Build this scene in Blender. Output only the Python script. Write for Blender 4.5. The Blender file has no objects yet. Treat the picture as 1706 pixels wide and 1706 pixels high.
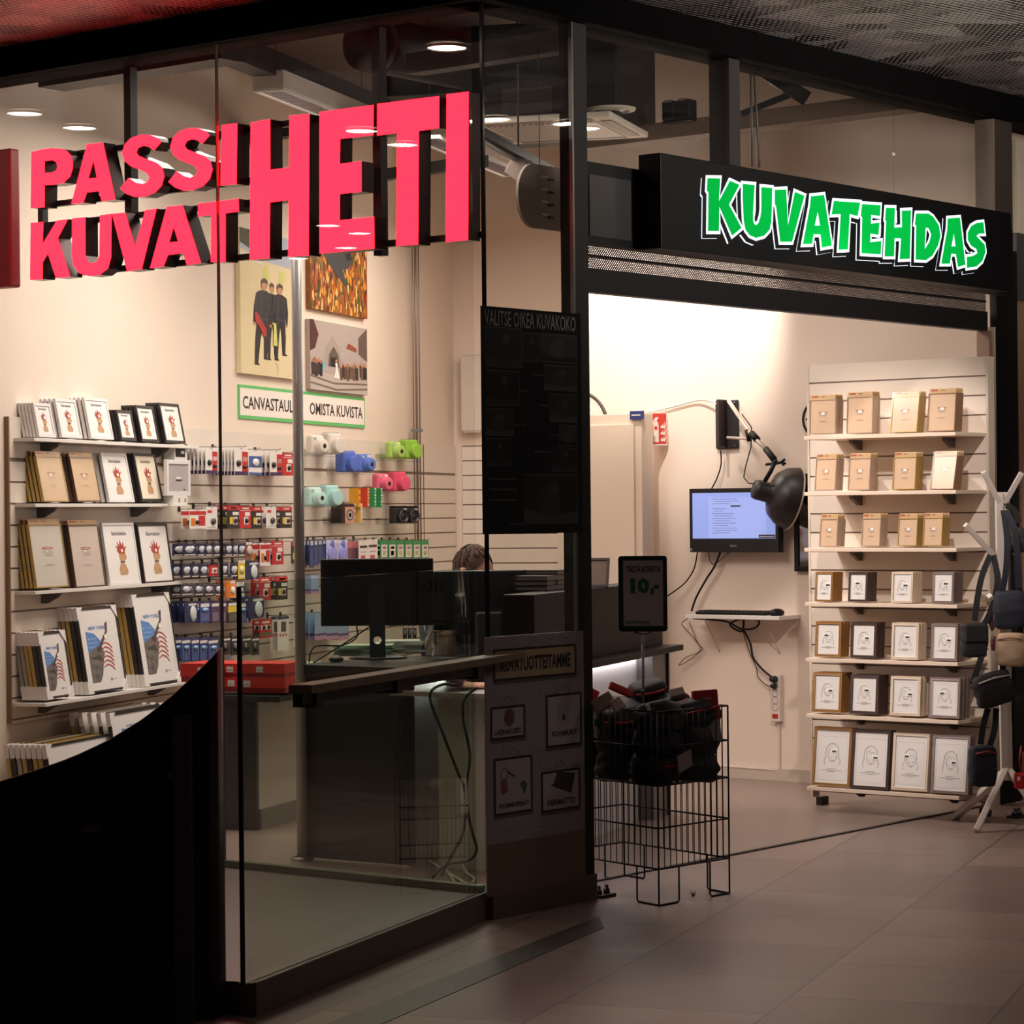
import bpy, math, random
from mathutils import Matrix, Vector
from mathutils.geometry import tessellate_polygon

random.seed(7)
SC = bpy.context.scene
COL = SC.collection
R_ = math.radians

# ------------------------------------------------------------------ camera
FPX, ROLL, EYE = 4400.0, 0.0102, 1.5
cd = bpy.data.cameras.new('camera')
cam = bpy.data.objects.new('camera', cd)
COL.objects.link(cam)
cd.sensor_width = 36.0
cd.lens = 36.0 * FPX / 1706.0
cd.clip_end = 100
c_, s_ = math.cos(ROLL), math.sin(ROLL)
cam.matrix_world = Matrix(((c_, s_, 0, 0), (0, 0, -1, 0), (-s_, c_, 0, EYE), (0, 0, 0, 1)))
SC.camera = cam

# ------------------------------------------------------------------ world, light, exposure
W = bpy.data.worlds.new('world')
SC.world = W
W.use_nodes = True
W.node_tree.nodes['Background'].inputs[0].default_value = (1.0, 0.86, 0.78, 1)
W.node_tree.nodes['Background'].inputs[1].default_value = 0.022
SC.view_settings.view_transform = 'Standard'
SC.view_settings.look = 'None'
SC.view_settings.exposure = 0.0
SC.view_settings.gamma = 1.0
SC.view_settings.use_curve_mapping = False


def area(name, loc, aim, size, power, color, sy=None, spread=180):
    l = bpy.data.lights.new(name, 'AREA')
    l.energy = power
    l.color = color
    l.size = size
    if sy:
        l.shape = 'RECTANGLE'
        l.size_y = sy
    l.spread = R_(spread)
    o = bpy.data.objects.new(name, l)
    COL.objects.link(o)
    o.location = loc
    o.rotation_euler = (Vector(aim) - Vector(loc)).to_track_quat('-Z', 'Y').to_euler()
    return o


def spot(name, loc, aim, power, color, ang, blend=.4, rad=.04):
    l = bpy.data.lights.new(name, 'SPOT')
    l.energy = power
    l.color = color
    l.spot_size = R_(ang)
    l.spot_blend = blend
    l.shadow_soft_size = rad
    o = bpy.data.objects.new(name, l)
    COL.objects.link(o)
    o.location = loc
    o.rotation_euler = (Vector(aim) - Vector(loc)).to_track_quat('-Z', 'Y').to_euler()
    return o


WARM = (1.0, .875, .775)
area('ceiling_fluorescents_front', (-.85, 12.3, 3.4), (-.85, 12.3, 0), 1.4, 82, WARM, 2.0)
area('ceiling_fluorescents_back', (.05, 15.6, 3.4), (.05, 15.6, 0), 1.2, 62, WARM, 2.2)
area('ceiling_fluorescents_right', (1.0, 13.2, 3.3), (1.0, 13.2, 0), .8, 14, WARM, 1.0)
spot('wall_washer', (.62, 14.05, 3.3), (.95, 14.95, 2.78), 125, (1, .92, .83), 78, .4)
spot('display_spot', (-.03, 12.3, 2.85), (1.85, 12.95, 1.3), 105, (1, .88, .79), 46, .6, .03)
spot('mall_track_spot', (1.3, 9.6, 3.35), (1.9, 13.0, 1.15), 255, (1, .88, .80), 30, .5, .04)
spot('left_wall_spot', (-.2, 12.4, 3.2), (-1.45, 13.6, 1.3), 45, (1, .89, .79), 85, .9, .05)
area('mall_downlights', (2.2, 6.8, 3.45), (2.6, 9.5, 0), 1.8, 10, (1, .82, .75), 1.8)
area('mall_ceiling_fill', (4.6, 8.6, 2.5), (2.9, 10.2, 3.52), .7, 46, (1, .93, .86), 1.0, spread=75)  # unseen fill lamp added to brighten the perforated mall ceiling


# ------------------------------------------------------------------ helpers
def lin(c):
    c /= 255.0
    return c / 12.92 if c <= .04045 else ((c + .055) / 1.055) ** 2.4


_mc = {}


def M(rgb, rough=.55, metal=0., emit=0., noise=.06, scale=9., bump=0., spec=.5, name=None):
    key = (tuple(rgb), rough, metal, emit, noise, scale, bump, spec)
    if key in _mc:
        return _mc[key]
    m = bpy.data.materials.new(name or 'surface')
    m.use_nodes = True
    nt = m.node_tree
    b = nt.nodes['Principled BSDF']
    L = [lin(v) for v in rgb]
    b.inputs['Roughness'].default_value = rough
    b.inputs['Metallic'].default_value = metal
    b.inputs['Specular IOR Level'].default_value = spec
    b.inputs['Base Color'].default_value = (*L, 1)
    if emit:
        b.inputs['Emission Color'].default_value = (*L, 1)
        b.inputs['Emission Strength'].default_value = emit
    if noise:
        tc = nt.nodes.new('ShaderNodeTexCoord')
        n = nt.nodes.new('ShaderNodeTexNoise')
        n.inputs['Scale'].default_value = scale
        n.inputs['Detail'].default_value = 4
        nt.links.new(tc.outputs['Object'], n.inputs['Vector'])
        mr = nt.nodes.new('ShaderNodeMapRange')
        mr.inputs['To Min'].default_value = 1 - noise
        mr.inputs['To Max'].default_value = 1 + noise
        nt.links.new(n.outputs['Fac'], mr.inputs['Value'])
        mx = nt.nodes.new('ShaderNodeMix')
        mx.data_type = 'RGBA'
        mx.blend_type = 'MULTIPLY'
        mx.inputs['Factor'].default_value = 1
        mx.inputs[6].default_value = (*L, 1)
        nt.links.new(mr.outputs['Result'], mx.inputs[7])
        nt.links.new(mx.outputs[2], b.inputs['Base Color'])
        if bump:
            bp = nt.nodes.new('ShaderNodeBump')
            bp.inputs['Strength'].default_value = bump
            bp.inputs['Distance'].default_value = .004
            nt.links.new(n.outputs['Fac'], bp.inputs['Height'])
            nt.links.new(bp.outputs['Normal'], b.inputs['Normal'])
    _mc[key] = m
    return m


def glass(tint=(.97, .98, .97), name='pane_glass', rough=0.):
    m = bpy.data.materials.new(name)
    m.use_nodes = True
    nt = m.node_tree
    nt.nodes.remove(nt.nodes['Principled BSDF'])
    out = nt.nodes['Material Output']
    f = nt.nodes.new('ShaderNodeFresnel')
    ge = nt.nodes.new('ShaderNodeNewGeometry')
    mr = nt.nodes.new('ShaderNodeMapRange')     # the same reflectance on both faces of a pane
    mr.inputs['To Min'].default_value = 1.45
    mr.inputs['To Max'].default_value = 1 / 1.45
    nt.links.new(ge.outputs['Backfacing'], mr.inputs['Value'])
    nt.links.new(mr.outputs[0], f.inputs['IOR'])
    t = nt.nodes.new('ShaderNodeBsdfTransparent')
    t.inputs['Color'].default_value = (*tint, 1)
    g = nt.nodes.new('ShaderNodeBsdfGlossy')
    g.inputs['Roughness'].default_value = rough
    x = nt.nodes.new('ShaderNodeMixShader')
    nt.links.new(f.outputs[0], x.inputs[0])
    nt.links.new(t.outputs[0], x.inputs[1])
    nt.links.new(g.outputs[0], x.inputs[2])
    nt.links.new(x.outputs[0], out.inputs['Surface'])
    return m


GLASS = glass()
GGREEN = glass((.86, .90, .84), 'greenish_glass')


class MB:
    """collects faces in local coordinates, then links them as one mesh object"""

    def __init__(s):
        s.v, s.f, s.m, s.sm = [], [], [], []
        s.mats = []

    def mi(s, m):
        if m not in s.mats:
            s.mats.append(m)
        return s.mats.index(m)

    def add(s, vs, fs, m, smooth=False):
        o = len(s.v)
        s.v += [tuple(p) for p in vs]
        i = s.mi(m)
        for f in fs:
            s.f.append(tuple(o + k for k in f))
            s.m.append(i)
            s.sm.append(smooth)
        return s

    def box(s, x0, x1, y0, y1, z0, z1, m):
        return s.add([(x0, y0, z0), (x1, y0, z0), (x1, y1, z0), (x0, y1, z0), (x0, y0, z1), (x1, y0, z1), (x1, y1, z1), (x0, y1, z1)],
                     [(0, 3, 2, 1), (4, 5, 6, 7), (0, 1, 5, 4), (1, 2, 6, 5), (2, 3, 7, 6), (3, 0, 4, 7)], m)

    def obox(s, p, q, w, h, m, up=(0, 0, 1)):
        """a bar from p to q of width w, height h"""
        p, q = Vector(p), Vector(q)
        d = (q - p).normalized()
        u = Vector(up)
        sd = d.cross(u)
        if sd.length < 1e-4:
            sd = d.cross(Vector((1, 0, 0)))
        sd.normalize()
        u = sd.cross(d)
        vs = []
        for e in (p, q):
            for a, b in ((-1, -1), (1, -1), (1, 1), (-1, 1)):
                vs.append(e + sd * a * w / 2 + u * b * h / 2)
        return s.add(vs, [(3, 2, 1, 0), (4, 5, 6, 7), (0, 1, 5, 4), (1, 2, 6, 5), (2, 3, 7, 6), (3, 0, 4, 7)], m)

    def tube(s, pts, r, m, n=8, cap=True):
        pts = [Vector(p) for p in pts]
        k = len(pts)
        rs = r if isinstance(r, (list, tuple)) else [r] * k
        vs, fs = [], []
        prev = None
        for i in range(k):
            d = (pts[min(i + 1, k - 1)] - pts[max(i - 1, 0)])
            d = d.normalized() if d.length > 1e-9 else Vector((0, 0, 1))
            if prev is None:
                a = d.cross(Vector((0, 0, 1)))
                if a.length < 1e-3:
                    a = d.cross(Vector((1, 0, 0)))
            else:
                a = prev - d * prev.dot(d)
                if a.length < 1e-6:
                    a = d.cross(Vector((1, 0, 0)))
            a.normalize()
            prev = a
            b = d.cross(a)
            for j in range(n):
                t = 2 * math.pi * j / n
                vs.append(pts[i] + (a * math.cos(t) + b * math.sin(t)) * rs[i])
        for i in range(k - 1):
            for j in range(n):
                fs.append((i * n + j, i * n + (j + 1) % n, (i + 1) * n + (j + 1) % n, (i + 1) * n + j))
        if cap:
            fs.append(tuple(reversed(range(n))))
            fs.append(tuple((k - 1) * n + j for j in range(n)))
        return s.add(vs, fs, m, True)

    def lathe(s, prof, m, n=24, mat=None, flip=False):
        """prof: (radius, z) pairs turned about z, then moved by mat"""
        vs, fs = [], []
        k = len(prof)
        for r, z in prof:
            for j in range(n):
                t = 2 * math.pi * j / n
                p = Vector((r * math.cos(t), r * math.sin(t), z))
                vs.append(mat @ p if mat else p)
        for i in range(k - 1):
            for j in range(n):
                fs.append((i * n + j, i * n + (j + 1) % n, (i + 1) * n + (j + 1) % n, (i + 1) * n + j))
        return s.add(vs, fs, m, True)

    def ball(s, c, r, m, nu=16, nv=10):
        c = Vector(c)
        rr = r if isinstance(r, (tuple, list)) else (r, r, r)
        vs, fs = [], []
        for i in range(nv + 1):
            a = math.pi * i / nv
            for j in range(nu):
                b = 2 * math.pi * j / nu
                vs.append((c.x + rr[0] * math.sin(a) * math.cos(b), c.y + rr[1] * math.sin(a) * math.sin(b), c.z - rr[2] * math.cos(a)))
        for i in range(nv):
            for j in range(nu):
                fs.append((i * nu + j, i * nu + (j + 1) % nu, (i + 1) * nu + (j + 1) % nu, (i + 1) * nu + j))
        return s.add(vs, fs, m, True)

    def poly(s, pts, y, m, holes=(), depth=0, side=None):
        """flat figure in the x-z plane facing -y; depth > 0 gives it returns going to +y"""
        loops = [[Vector((p[0], p[1], 0)) for p in pts]] + [[Vector((p[0], p[1], 0)) for p in h] for h in holes]
        tris = tessellate_polygon(loops)
        flat = [p for l in loops for p in l]
        vs = [(p.x, y, p.y) for p in flat]
        fs = []
        for t in tris:
            a, b, c = (flat[i] for i in t)
            if (b - a).cross(c - a).z < 0:
                t = (t[0], t[2], t[1])
            fs.append(tuple(t))
        s.add(vs, fs, m)
        if depth:
            o = 0
            for l in loops:
                n = len(l)
                ar = sum(l[i].x * l[(i + 1) % n].y - l[(i + 1) % n].x * l[i].y for i in range(n))
                ccw = (ar > 0) == (l is loops[0])
                vs = [(p.x, y, p.y) for p in l] + [(p.x, y + depth, p.y) for p in l]
                fs = [((i + 1) % n, i, n + i, n + (i + 1) % n) if ccw else (i, (i + 1) % n, n + (i + 1) % n, n + i) for i in range(n)]
                s.add(vs, fs, side or m)
            if depth > 0:
                vs = [(p.x, y + depth, p.y) for p in flat]
                s.add(vs, [tuple(reversed(f)) for f in [tuple(t) for t in s_tri(tris, flat)]], side or m)
        return s

    def ribbon(s, pts, w, y, m):
        pts = [Vector((p[0], p[1])) for p in pts]
        k = len(pts)
        vs, fs = [], []
        for i in range(k):
            d = pts[min(i + 1, k - 1)] - pts[max(i - 1, 0)]
            d = d.normalized() if d.length > 1e-9 else Vector((1, 0))
            nrm = Vector((-d.y, d.x)) * w / 2
            a, b = pts[i] + nrm, pts[i] - nrm
            vs += [(b.x, y, b.y), (a.x, y, a.y)]
        for i in range(k - 1):
            fs.append((2 * i, 2 * i + 2, 2 * i + 3, 2 * i + 1))
        return s.add(vs, fs, m)

    def disc(s, cx, cz, rx, rz, y, m, n=18):
        return s.poly([(cx + rx * math.cos(2 * math.pi * i / n), cz + rz * math.sin(2 * math.pi * i / n)) for i in range(n)], y, m)

    def rect(s, x0, x1, z0, z1, y, m):
        return s.add([(x0, y, z0), (x1, y, z0), (x1, y, z1), (x0, y, z1)], [(0, 1, 2, 3)], m)

    def text(s, t, x0, x1, z0, z1, y, m, bold=.0):
        vs, fs, bb = text_geo(t, bold)
        sx = (x1 - x0) / (bb[1] - bb[0])
        sz = (z1 - z0) / (bb[3] - bb[2])
        return s.add([(x0 + (p[0] - bb[0]) * sx, y, z0 + (p[1] - bb[2]) * sz) for p in vs], fs, m)

    def build(s, name, parent=None, loc=(0, 0, 0), rot=(0, 0, 0), bevel=0, seg=2, shade=None):
        me = bpy.data.meshes.new(name)
        me.from_pydata(s.v, [], s.f)
        for m in s.mats:
            me.materials.append(m)
        me.polygons.foreach_set('material_index', s.m)
        me.polygons.foreach_set('use_smooth', s.sm)
        me.update()
        o = bpy.data.objects.new(name, me)
        COL.objects.link(o)
        if parent:
            o.parent = parent
        o.location = loc
        o.rotation_euler = rot
        if bevel:
            b = o.modifiers.new('bevel', 'BEVEL')
            b.width = bevel
            b.segments = seg
            b.limit_method = 'ANGLE'
        return o


def s_tri(tris, flat):
    r = []
    for t in tris:
        a, b, c = (flat[i] for i in t)
        r.append((t[0], t[2], t[1]) if (b - a).cross(c - a).z < 0 else tuple(t))
    return r


_tc = {}


def text_geo(t, bold):
    k = (t, bold)
    if k in _tc:
        return _tc[k]
    cu = bpy.data.curves.new('lettering', 'FONT')
    cu.body = t
    cu.offset = bold
    cu.resolution_u = 2
    ob = bpy.data.objects.new('lettering', cu)
    me = bpy.data.meshes.new_from_object(ob)
    vs = [(v.co.x, v.co.y) for v in me.vertices]
    fs = []
    for p in me.polygons:
        q = list(p.vertices)
        a = sum(vs[q[i]][0] * vs[q[(i + 1) % len(q)]][1] - vs[q[(i + 1) % len(q)]][0] * vs[q[i]][1] for i in range(len(q)))
        fs.append(tuple(q if a > 0 else q[::-1]))
    bpy.data.objects.remove(ob)
    bpy.data.curves.remove(cu)
    bpy.data.meshes.remove(me)
    xs, ys = [v[0] for v in vs], [v[1] for v in vs]
    _tc[k] = (vs, fs, (min(xs), max(xs), min(ys), max(ys)))
    return _tc[k]


def grow(pts, d):
    """a polygon moved outwards by d"""
    n = len(pts)
    ar = sum(pts[i][0] * pts[(i + 1) % n][1] - pts[(i + 1) % n][0] * pts[i][1] for i in range(n))
    sg = 1 if ar > 0 else -1
    out = []
    for i in range(n):
        p, q, r = Vector(pts[i - 1]), Vector(pts[i]), Vector(pts[(i + 1) % n])
        a, b = (q - p).normalized(), (r - q).normalized()
        na, nb = Vector((a.y, -a.x)) * sg, Vector((b.y, -b.x)) * sg
        h = na + nb
        if h.length < .2:
            h = na
        h.normalize()
        c = max(.55, h.dot(na))
        out.append(tuple(q + h * d / c))
    return out


def tag(o, label=None, cat=None, group=None, kind=None):
    if label:
        o['label'] = label
    if cat:
        o['category'] = cat
    if group:
        o['group'] = group
    if kind:
        o['kind'] = kind
    return o


def thing(name, label, cat, loc=(0, 0, 0), rot=(0, 0, 0), group=None):
    o = bpy.data.objects.new(name, None)
    COL.objects.link(o)
    o.location = loc
    o.rotation_euler = rot
    o.empty_display_size = .05
    return tag(o, label, cat, group)


_kids = {}


def dup(o, loc, rot=None, label=None, group=None, parent=None):
    c = o.copy()
    COL.objects.link(c)
    if parent:
        c.parent = parent
    else:
        c.location = loc
        if rot is not None:
            c.rotation_euler = rot
        if label:
            c['label'] = label
        if group:
            c['group'] = group
    for ch in o.children:
        dup(ch, None, parent=c)
    return c


def ray(x, y):
    u, v = (x - 853) / FPX, (853 - y) / FPX
    return u + ROLL * v, v - ROLL * u


def on_z(x, y, z=0.):
    a, b = ray(x, y)
    t = (z - EYE) / b
    return Vector((a * t, t, z))


def at_depth(x, y, Y):
    a, b = ray(x, y)
    return Vector((a * Y, Y, EYE + b * Y))


class Plane:
    """an upright plane: s runs along it to the right, d comes off it towards the viewer, z up"""

    def __init__(s, x, y, a):
        s.P = Vector((x, y))
        s.X = Vector((math.sin(R_(a)), math.cos(R_(a))))
        s.N = Vector((math.cos(R_(a)), -math.sin(R_(a))))
        s.r = R_(90 - a)

    def px(s, x, y, d=0.):
        a, b = ray(x, y)
        D = Vector((a, 1))
        o = s.P + s.N * d
        t = s.N.dot(o) / s.N.dot(D)
        return (D * t - o).dot(s.X), EYE + b * t

    def w(s, q, d, z):
        p = s.P + s.X * q + s.N * d
        return (p.x, p.y, z)

    def rot(s, tilt=0):
        return (-tilt, 0, s.r)

    def org(s):
        return dict(loc=(s.P.x, s.P.y, 0), rot=(0, 0, s.r))


PA = Plane(-.131, 9.724, 128.3)      # left shop front
PB = Plane(-.093, 9.711, 38.5)       # right shop front
PS = Plane(.305, 10.674, 38.5)       # shutter line of the doorway
PL = Plane(-1.368, 15.29, 17.0)      # left wall
_c = PL.px(758, 850)[0]
_w = PL.w(_c, 0, 0)
PM = Plane(_w[0], _w[1], 107.0)      # wall behind the till
PR = Plane(1.04, 14.9, 127.5)        # right hand wall
PU = Plane(1.548, 13.353, 128.4)     # right display unit
PV = Plane(-.798, 7.862, 20.2)       # balustrade
PC = Plane(.72, 12.9, 18.8)          # service counter
CORNER = _c

# materials used often
CREAM = M((236, 218, 203), .85, noise=.025, scale=3, bump=.05, name='cream_wall_paint')
WHITE = M((232, 226, 220), .45, noise=.02, name='white_laminate')
SLAT = M((231, 219, 206), .5, noise=.02, name='slatwall_laminate')
GROOVE = M((140, 124, 114), .6, name='groove_shadow_gap')
BLACK = M((11, 10, 11), .5, spec=.35, name='black_paint')
DARK = M((30, 27, 28), .45, name='dark_powder_coat')
CHAR = M((44, 42, 44), .5, name='charcoal_laminate')
STEEL = M((150, 148, 146), .35, 1.0, name='brushed_steel')
PALE = M((205, 198, 190), .5, name='pale_plastic')
PAPER = M((238, 233, 230), .6, noise=.015, name='paper')
STICK = M((250, 250, 248), .5, noise=0, name='sticker')
INK = M((40, 38, 40), .6, noise=0, name='ink')
GREY = M((150, 146, 146), .6, noise=0, name='grey_ink')
RED = M((196, 34, 38), .45, name='red_card')

# ------------------------------------------------------------------ special materials
def tile_material():
    m = bpy.data.materials.new('mall_floor_tiles')
    m.use_nodes = True
    nt = m.node_tree
    b = nt.nodes['Principled BSDF']
    b.inputs['Roughness'].default_value = .38
    tc = nt.nodes.new('ShaderNodeTexCoord')
    mp = nt.nodes.new('ShaderNodeMapping')
    mp.inputs['Rotation'].default_value = (0, 0, R_(-70.5))
    mp.inputs['Location'].default_value = (.42, .03, 0)
    br = nt.nodes.new('ShaderNodeTexBrick')
    br.inputs['Scale'].default_value = 1
    br.inputs['Brick Width'].default_value = .62
    br.inputs['Row Height'].default_value = .65
    br.inputs['Mortar Size'].default_value = .004
    br.inputs['Color1'].default_value = (lin(156), lin(134), lin(126), 1)
    br.inputs['Color2'].default_value = (lin(130), lin(109), lin(103), 1)
    br.inputs['Mortar'].default_value = (lin(92), lin(78), lin(74), 1)
    n = nt.nodes.new('ShaderNodeTexNoise')
    n.inputs['Scale'].default_value = 2.2
    n.inputs['Detail'].default_value = 6
    mr = nt.nodes.new('ShaderNodeMapRange')
    mr.inputs['To Min'].default_value = .7
    mr.inputs['To Max'].default_value = 1.22
    mx = nt.nodes.new('ShaderNodeMix')
    mx.data_type = 'RGBA'
    mx.blend_type = 'MULTIPLY'
    mx.inputs['Factor'].default_value = 1
    l = nt.links.new
    l(tc.outputs['Object'], mp.inputs['Vector'])
    l(mp.outputs[0], br.inputs['Vector'])
    l(mp.outputs[0], n.inputs['Vector'])
    l(n.outputs['Fac'], mr.inputs['Value'])
    l(br.outputs['Color'], mx.inputs[6])
    l(mr.outputs[0], mx.inputs[7])
    l(mx.outputs[2], b.inputs['Base Color'])
    return m


def perforated(rgb, hole, pitch, rad, patch=.0, rough=.4, rot=0., see=False):
    """sheet metal with staggered rows of punched holes; patches have smaller holes"""
    m = bpy.data.materials.new('perforated_metal')
    m.use_nodes = True
    nt = m.node_tree
    b = nt.nodes['Principled BSDF']
    b.inputs['Roughness'].default_value = rough
    b.inputs['Metallic'].default_value = .0
    b.inputs['Specular IOR Level'].default_value = .2
    N = nt.nodes.new
    l = nt.links.new

    def mth(op, a, c=None):
        q = N('ShaderNodeMath')
        q.operation = op
        for i, v in enumerate((a, c)):
            if v is None:
                continue
            if isinstance(v, (int, float)):
                q.inputs[i].default_value = v
            else:
                l(v, q.inputs[i])
        return q.outputs[0]
    tc = N('ShaderNodeTexCoord')
    mp = N('ShaderNodeMapping')
    mp.inputs['Rotation'].default_value = (0, 0, rot)
    l(tc.outputs['Object'], mp.inputs['Vector'])
    sx = N('ShaderNodeSeparateXYZ')
    l(mp.outputs[0], sx.inputs[0])
    X, Y = sx.outputs[0], (sx.outputs[1] if patch else sx.outputs[2])
    v = mth('DIVIDE', Y, pitch * .5)
    row = mth('FLOOR', v)
    u = mth('ADD', mth('DIVIDE', X, pitch), mth('MULTIPLY', mth('MODULO', row, 2.0), .5))
    fu = mth('SUBTRACT', mth('FRACT', u), .5)
    fv = mth('MULTIPLY', mth('SUBTRACT', mth('FRACT', v), .5), .5)
    d = mth('SQRT', mth('ADD', mth('MULTIPLY', fu, fu), mth('MULTIPLY', fv, fv)))
    R = rad
    if patch:
        n = N('ShaderNodeTexVoronoi')
        n.inputs['Scale'].default_value = 5.5
        l(mp.outputs[0], n.inputs['Vector'])
        r2 = N('ShaderNodeMapRange')
        r2.inputs['To Min'].default_value = rad - patch
        r2.inputs['To Max'].default_value = rad + patch * .4
        sc = N('ShaderNodeSeparateColor')
        l(n.outputs['Color'], sc.inputs[0])
        l(sc.outputs[0], r2.inputs['Value'])
        R = r2.outputs[0]
    h = mth('LESS_THAN', d, R)
    mx = N('ShaderNodeMix')
    mx.data_type = 'RGBA'
    l(h, mx.inputs['Factor'])
    mx.inputs[6].default_value = (*[lin(c) for c in rgb], 1)
    mx.inputs[7].default_value = (*[lin(c) for c in hole], 1)
    l(mx.outputs[2], b.inputs['Base Color'])
    if see:                                     # open holes
        q = N('ShaderNodeBsdfTransparent')
        k = N('ShaderNodeMixShader')
        l(h, k.inputs[0])
        l(b.outputs[0], k.inputs[1])
        l(q.outputs[0], k.inputs[2])
        l(k.outputs[0], nt.nodes['Material Output'].inputs['Surface'])
    return m


def wood(rgb, rough=.45, sc=6):
    m = bpy.data.materials.new('wood_grain')
    m.use_nodes = True
    nt = m.node_tree
    b = nt.nodes['Principled BSDF']
    b.inputs['Roughness'].default_value = rough
    tc = nt.nodes.new('ShaderNodeTexCoord')
    mp = nt.nodes.new('ShaderNodeMapping')
    mp.inputs['Scale'].default_value = (1, 1, .12)
    n = nt.nodes.new('ShaderNodeTexNoise')
    n.inputs['Scale'].default_value = sc * 5
    n.inputs['Detail'].default_value = 5
    r = nt.nodes.new('ShaderNodeValToRGB')
    r.color_ramp.elements[0].color = (*[lin(c * .8) for c in rgb], 1)
    r.color_ramp.elements[1].color = (*[lin(min(255, c * 1.15)) for c in rgb], 1)
    nt.links.new(tc.outputs['Object'], mp.inputs['Vector'])
    nt.links.new(mp.outputs[0], n.inputs['Vector'])
    nt.links.new(n.outputs['Fac'], r.inputs['Fac'])
    b.inputs['Specular IOR Level'].default_value = .15
    nt.links.new(r.outputs[0], b.inputs['Base Color'])
    return m


# ------------------------------------------------------------------ the setting
def struct(mb, name, **k):
    return tag(mb.build(name, **k), kind='structure')


def slab(name, pts, z0, z1, m, **k):
    mb = MB()
    n = len(pts)
    vs = [(p[0], p[1], z0) for p in pts] + [(p[0], p[1], z1) for p in pts]
    ar = sum(pts[i][0] * pts[(i + 1) % n][1] - pts[(i + 1) % n][0] * pts[i][1] for i in range(n))
    if ar < 0:
        vs = [(p[0], p[1], z0) for p in pts[::-1]] + [(p[0], p[1], z1) for p in pts[::-1]]
    fs = [tuple(range(n))[::-1], tuple(range(n, 2 * n))] + [(i, (i + 1) % n, n + (i + 1) % n, n + i) for i in range(n)]
    mb.add(vs, fs, m)
    return struct(mb, name, **k)


TILES = tile_material()
slab('floor', [(-7, 2), (8, 2), (8, 20), (-7, 20)], -.06, 0, TILES)
SR = PR.px(972, 850)[0]
S_RET = PR.w(SR, 0, 0)
_q = Plane(S_RET[0], S_RET[1], 17.0)
_t = _q.px(770, 850)
# where the return wall meets the wall behind the till
_d = PM.P - Vector(S_RET[:2])
_len = _d.dot(PM.N) / _q.X.dot(PM.N)
RET_END = _q.w(_len, 0, 0)
room = [PA.w(-3.2, -.02, 0), PA.w(0, -.02, 0), PS.w(0, 0, 0), PS.w(3.62, 0, 0), PR.w(1.9, 0, 0), S_RET, RET_END, PM.w(0, 0, 0), PL.w(-(PL.P - PA.P).dot(PA.N) / PL.X.dot(PA.N), 0, 0)]
FLOORM = M((142, 124, 116), .3, noise=.04, scale=2, name='grey_vinyl')
slab('floor_shop', room, -.02, .003, FLOORM)
struct(MB().box(-.02, 3.45, -.012, .012, 0, .006, DARK), 'trim_1', **PS.org())
slab('ceiling', [(p[0], p[1]) for p in room], 4.15, 4.2, BLACK)
GREYP = perforated((150, 140, 136), (5, 5, 5), .046, .34, .17)
slab('ceiling_mall', [PA.w(-6, .0, 0), PA.w(0, .0, 0), PB.w(0, 0, 0), PB.w(8, 0, 0), (9, 12), (9, 1.5), (-7, 1.5), (-7, 9)], 3.505, 3.56, GREYP)
S_A = -(PL.P - PA.P).dot(PA.N) / PL.X.dot(PA.N)      # where the left wall meets the shop front
struct(MB().box(S_A + .02, CORNER, 0, .08, 0, 4.2, CREAM), 'wall_left', **PL.org())
ml = (Vector(RET_END[:2]) - PM.P).length
struct(MB().box(0, ml, 0, .08, 0, 4.2, CREAM), 'wall_back', **PM.org())
struct(MB().box(SR, 2.2, 0, .08, 0, 4.2, CREAM), 'wall_right', **PR.org())
struct(MB().box(0, _len, 0, .06, 0, 4.2, CREAM), 'wall_return', **_q.org())
struct(MB().box(SR, 2.0, -.015, 0, 0, .07, M((205, 190, 176), .5)), 'baseboard_right', **PR.org())
struct(MB().box(S_A + .02, CORNER, -.012, 0, 0, .07, M((205, 190, 176), .5)), 'baseboard_left', **PL.org())
# shop front frame
BEAM = M((9, 8, 8), .8, spec=.03, name='black_fascia')
struct(MB().box(-6, .02, -.04, .16, 3.38, 3.51, BEAM), 'trim_2', **PA.org())
struct(MB().box(-.02, 8, -.04, .16, 3.38, 3.51, BEAM), 'trim_3', **PB.org())
c0, c1 = PB.px(962, 850)[0], PB.px(984.5, 850)[0]
struct(MB().box(c0 - .01, c1, .0, .06, .0, 3.38, M((22, 19, 19), .6)).box(c0 - .014, c0 - .004, -.004, .012, 1.0, 3.38, STEEL), 'trim_4', **PB.org())
SLIM = M((52, 46, 44), .4, .6)
struct(MB().box(.0, .012, .0, .012, .1, 3.38, M((40, 36, 36), .15, .5)), 'trim_5', **PB.org())
mj = PA.px(358.5, 70)[0]
mw = PA.px(-60, 800)[0]
PANE = .012
struct(MB().box(mw, mj - .0025, 0, PANE, .125, 3.38, GLASS), 'window_1', **PA.org())
struct(MB().box(mj + .0025, -.012, 0, PANE, .125, 3.38, GLASS), 'window_2', **PA.org())
struct(MB().box(mj - .0022, mj + .0022, -.001, PANE + .001, .125, 3.38, M((96, 86, 80), .35)), 'trim_6', **PA.org())
struct(MB().box(.02, c0 - .015, 0, PANE, .1, 3.38, GLASS), 'window_3', **PB.org())
m0, m1 = PB.px(1215, 200)[0], PB.px(1233, 200)[0]
m2 = PB.px(1497, 250)[0]
m3, m4 = PB.px(1657, 250)[0], PB.px(1686, 250)[0]
zt = PB.px(975, 268)[1]
struct(MB().box(c1, m0, .02, .02 + PANE, zt, 3.38, GLASS), 'window_4', **PB.org())
struct(MB().box(m1, m2 - .003, .02, .02 + PANE, zt, 3.38, GLASS), 'window_5', **PB.org())
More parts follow.
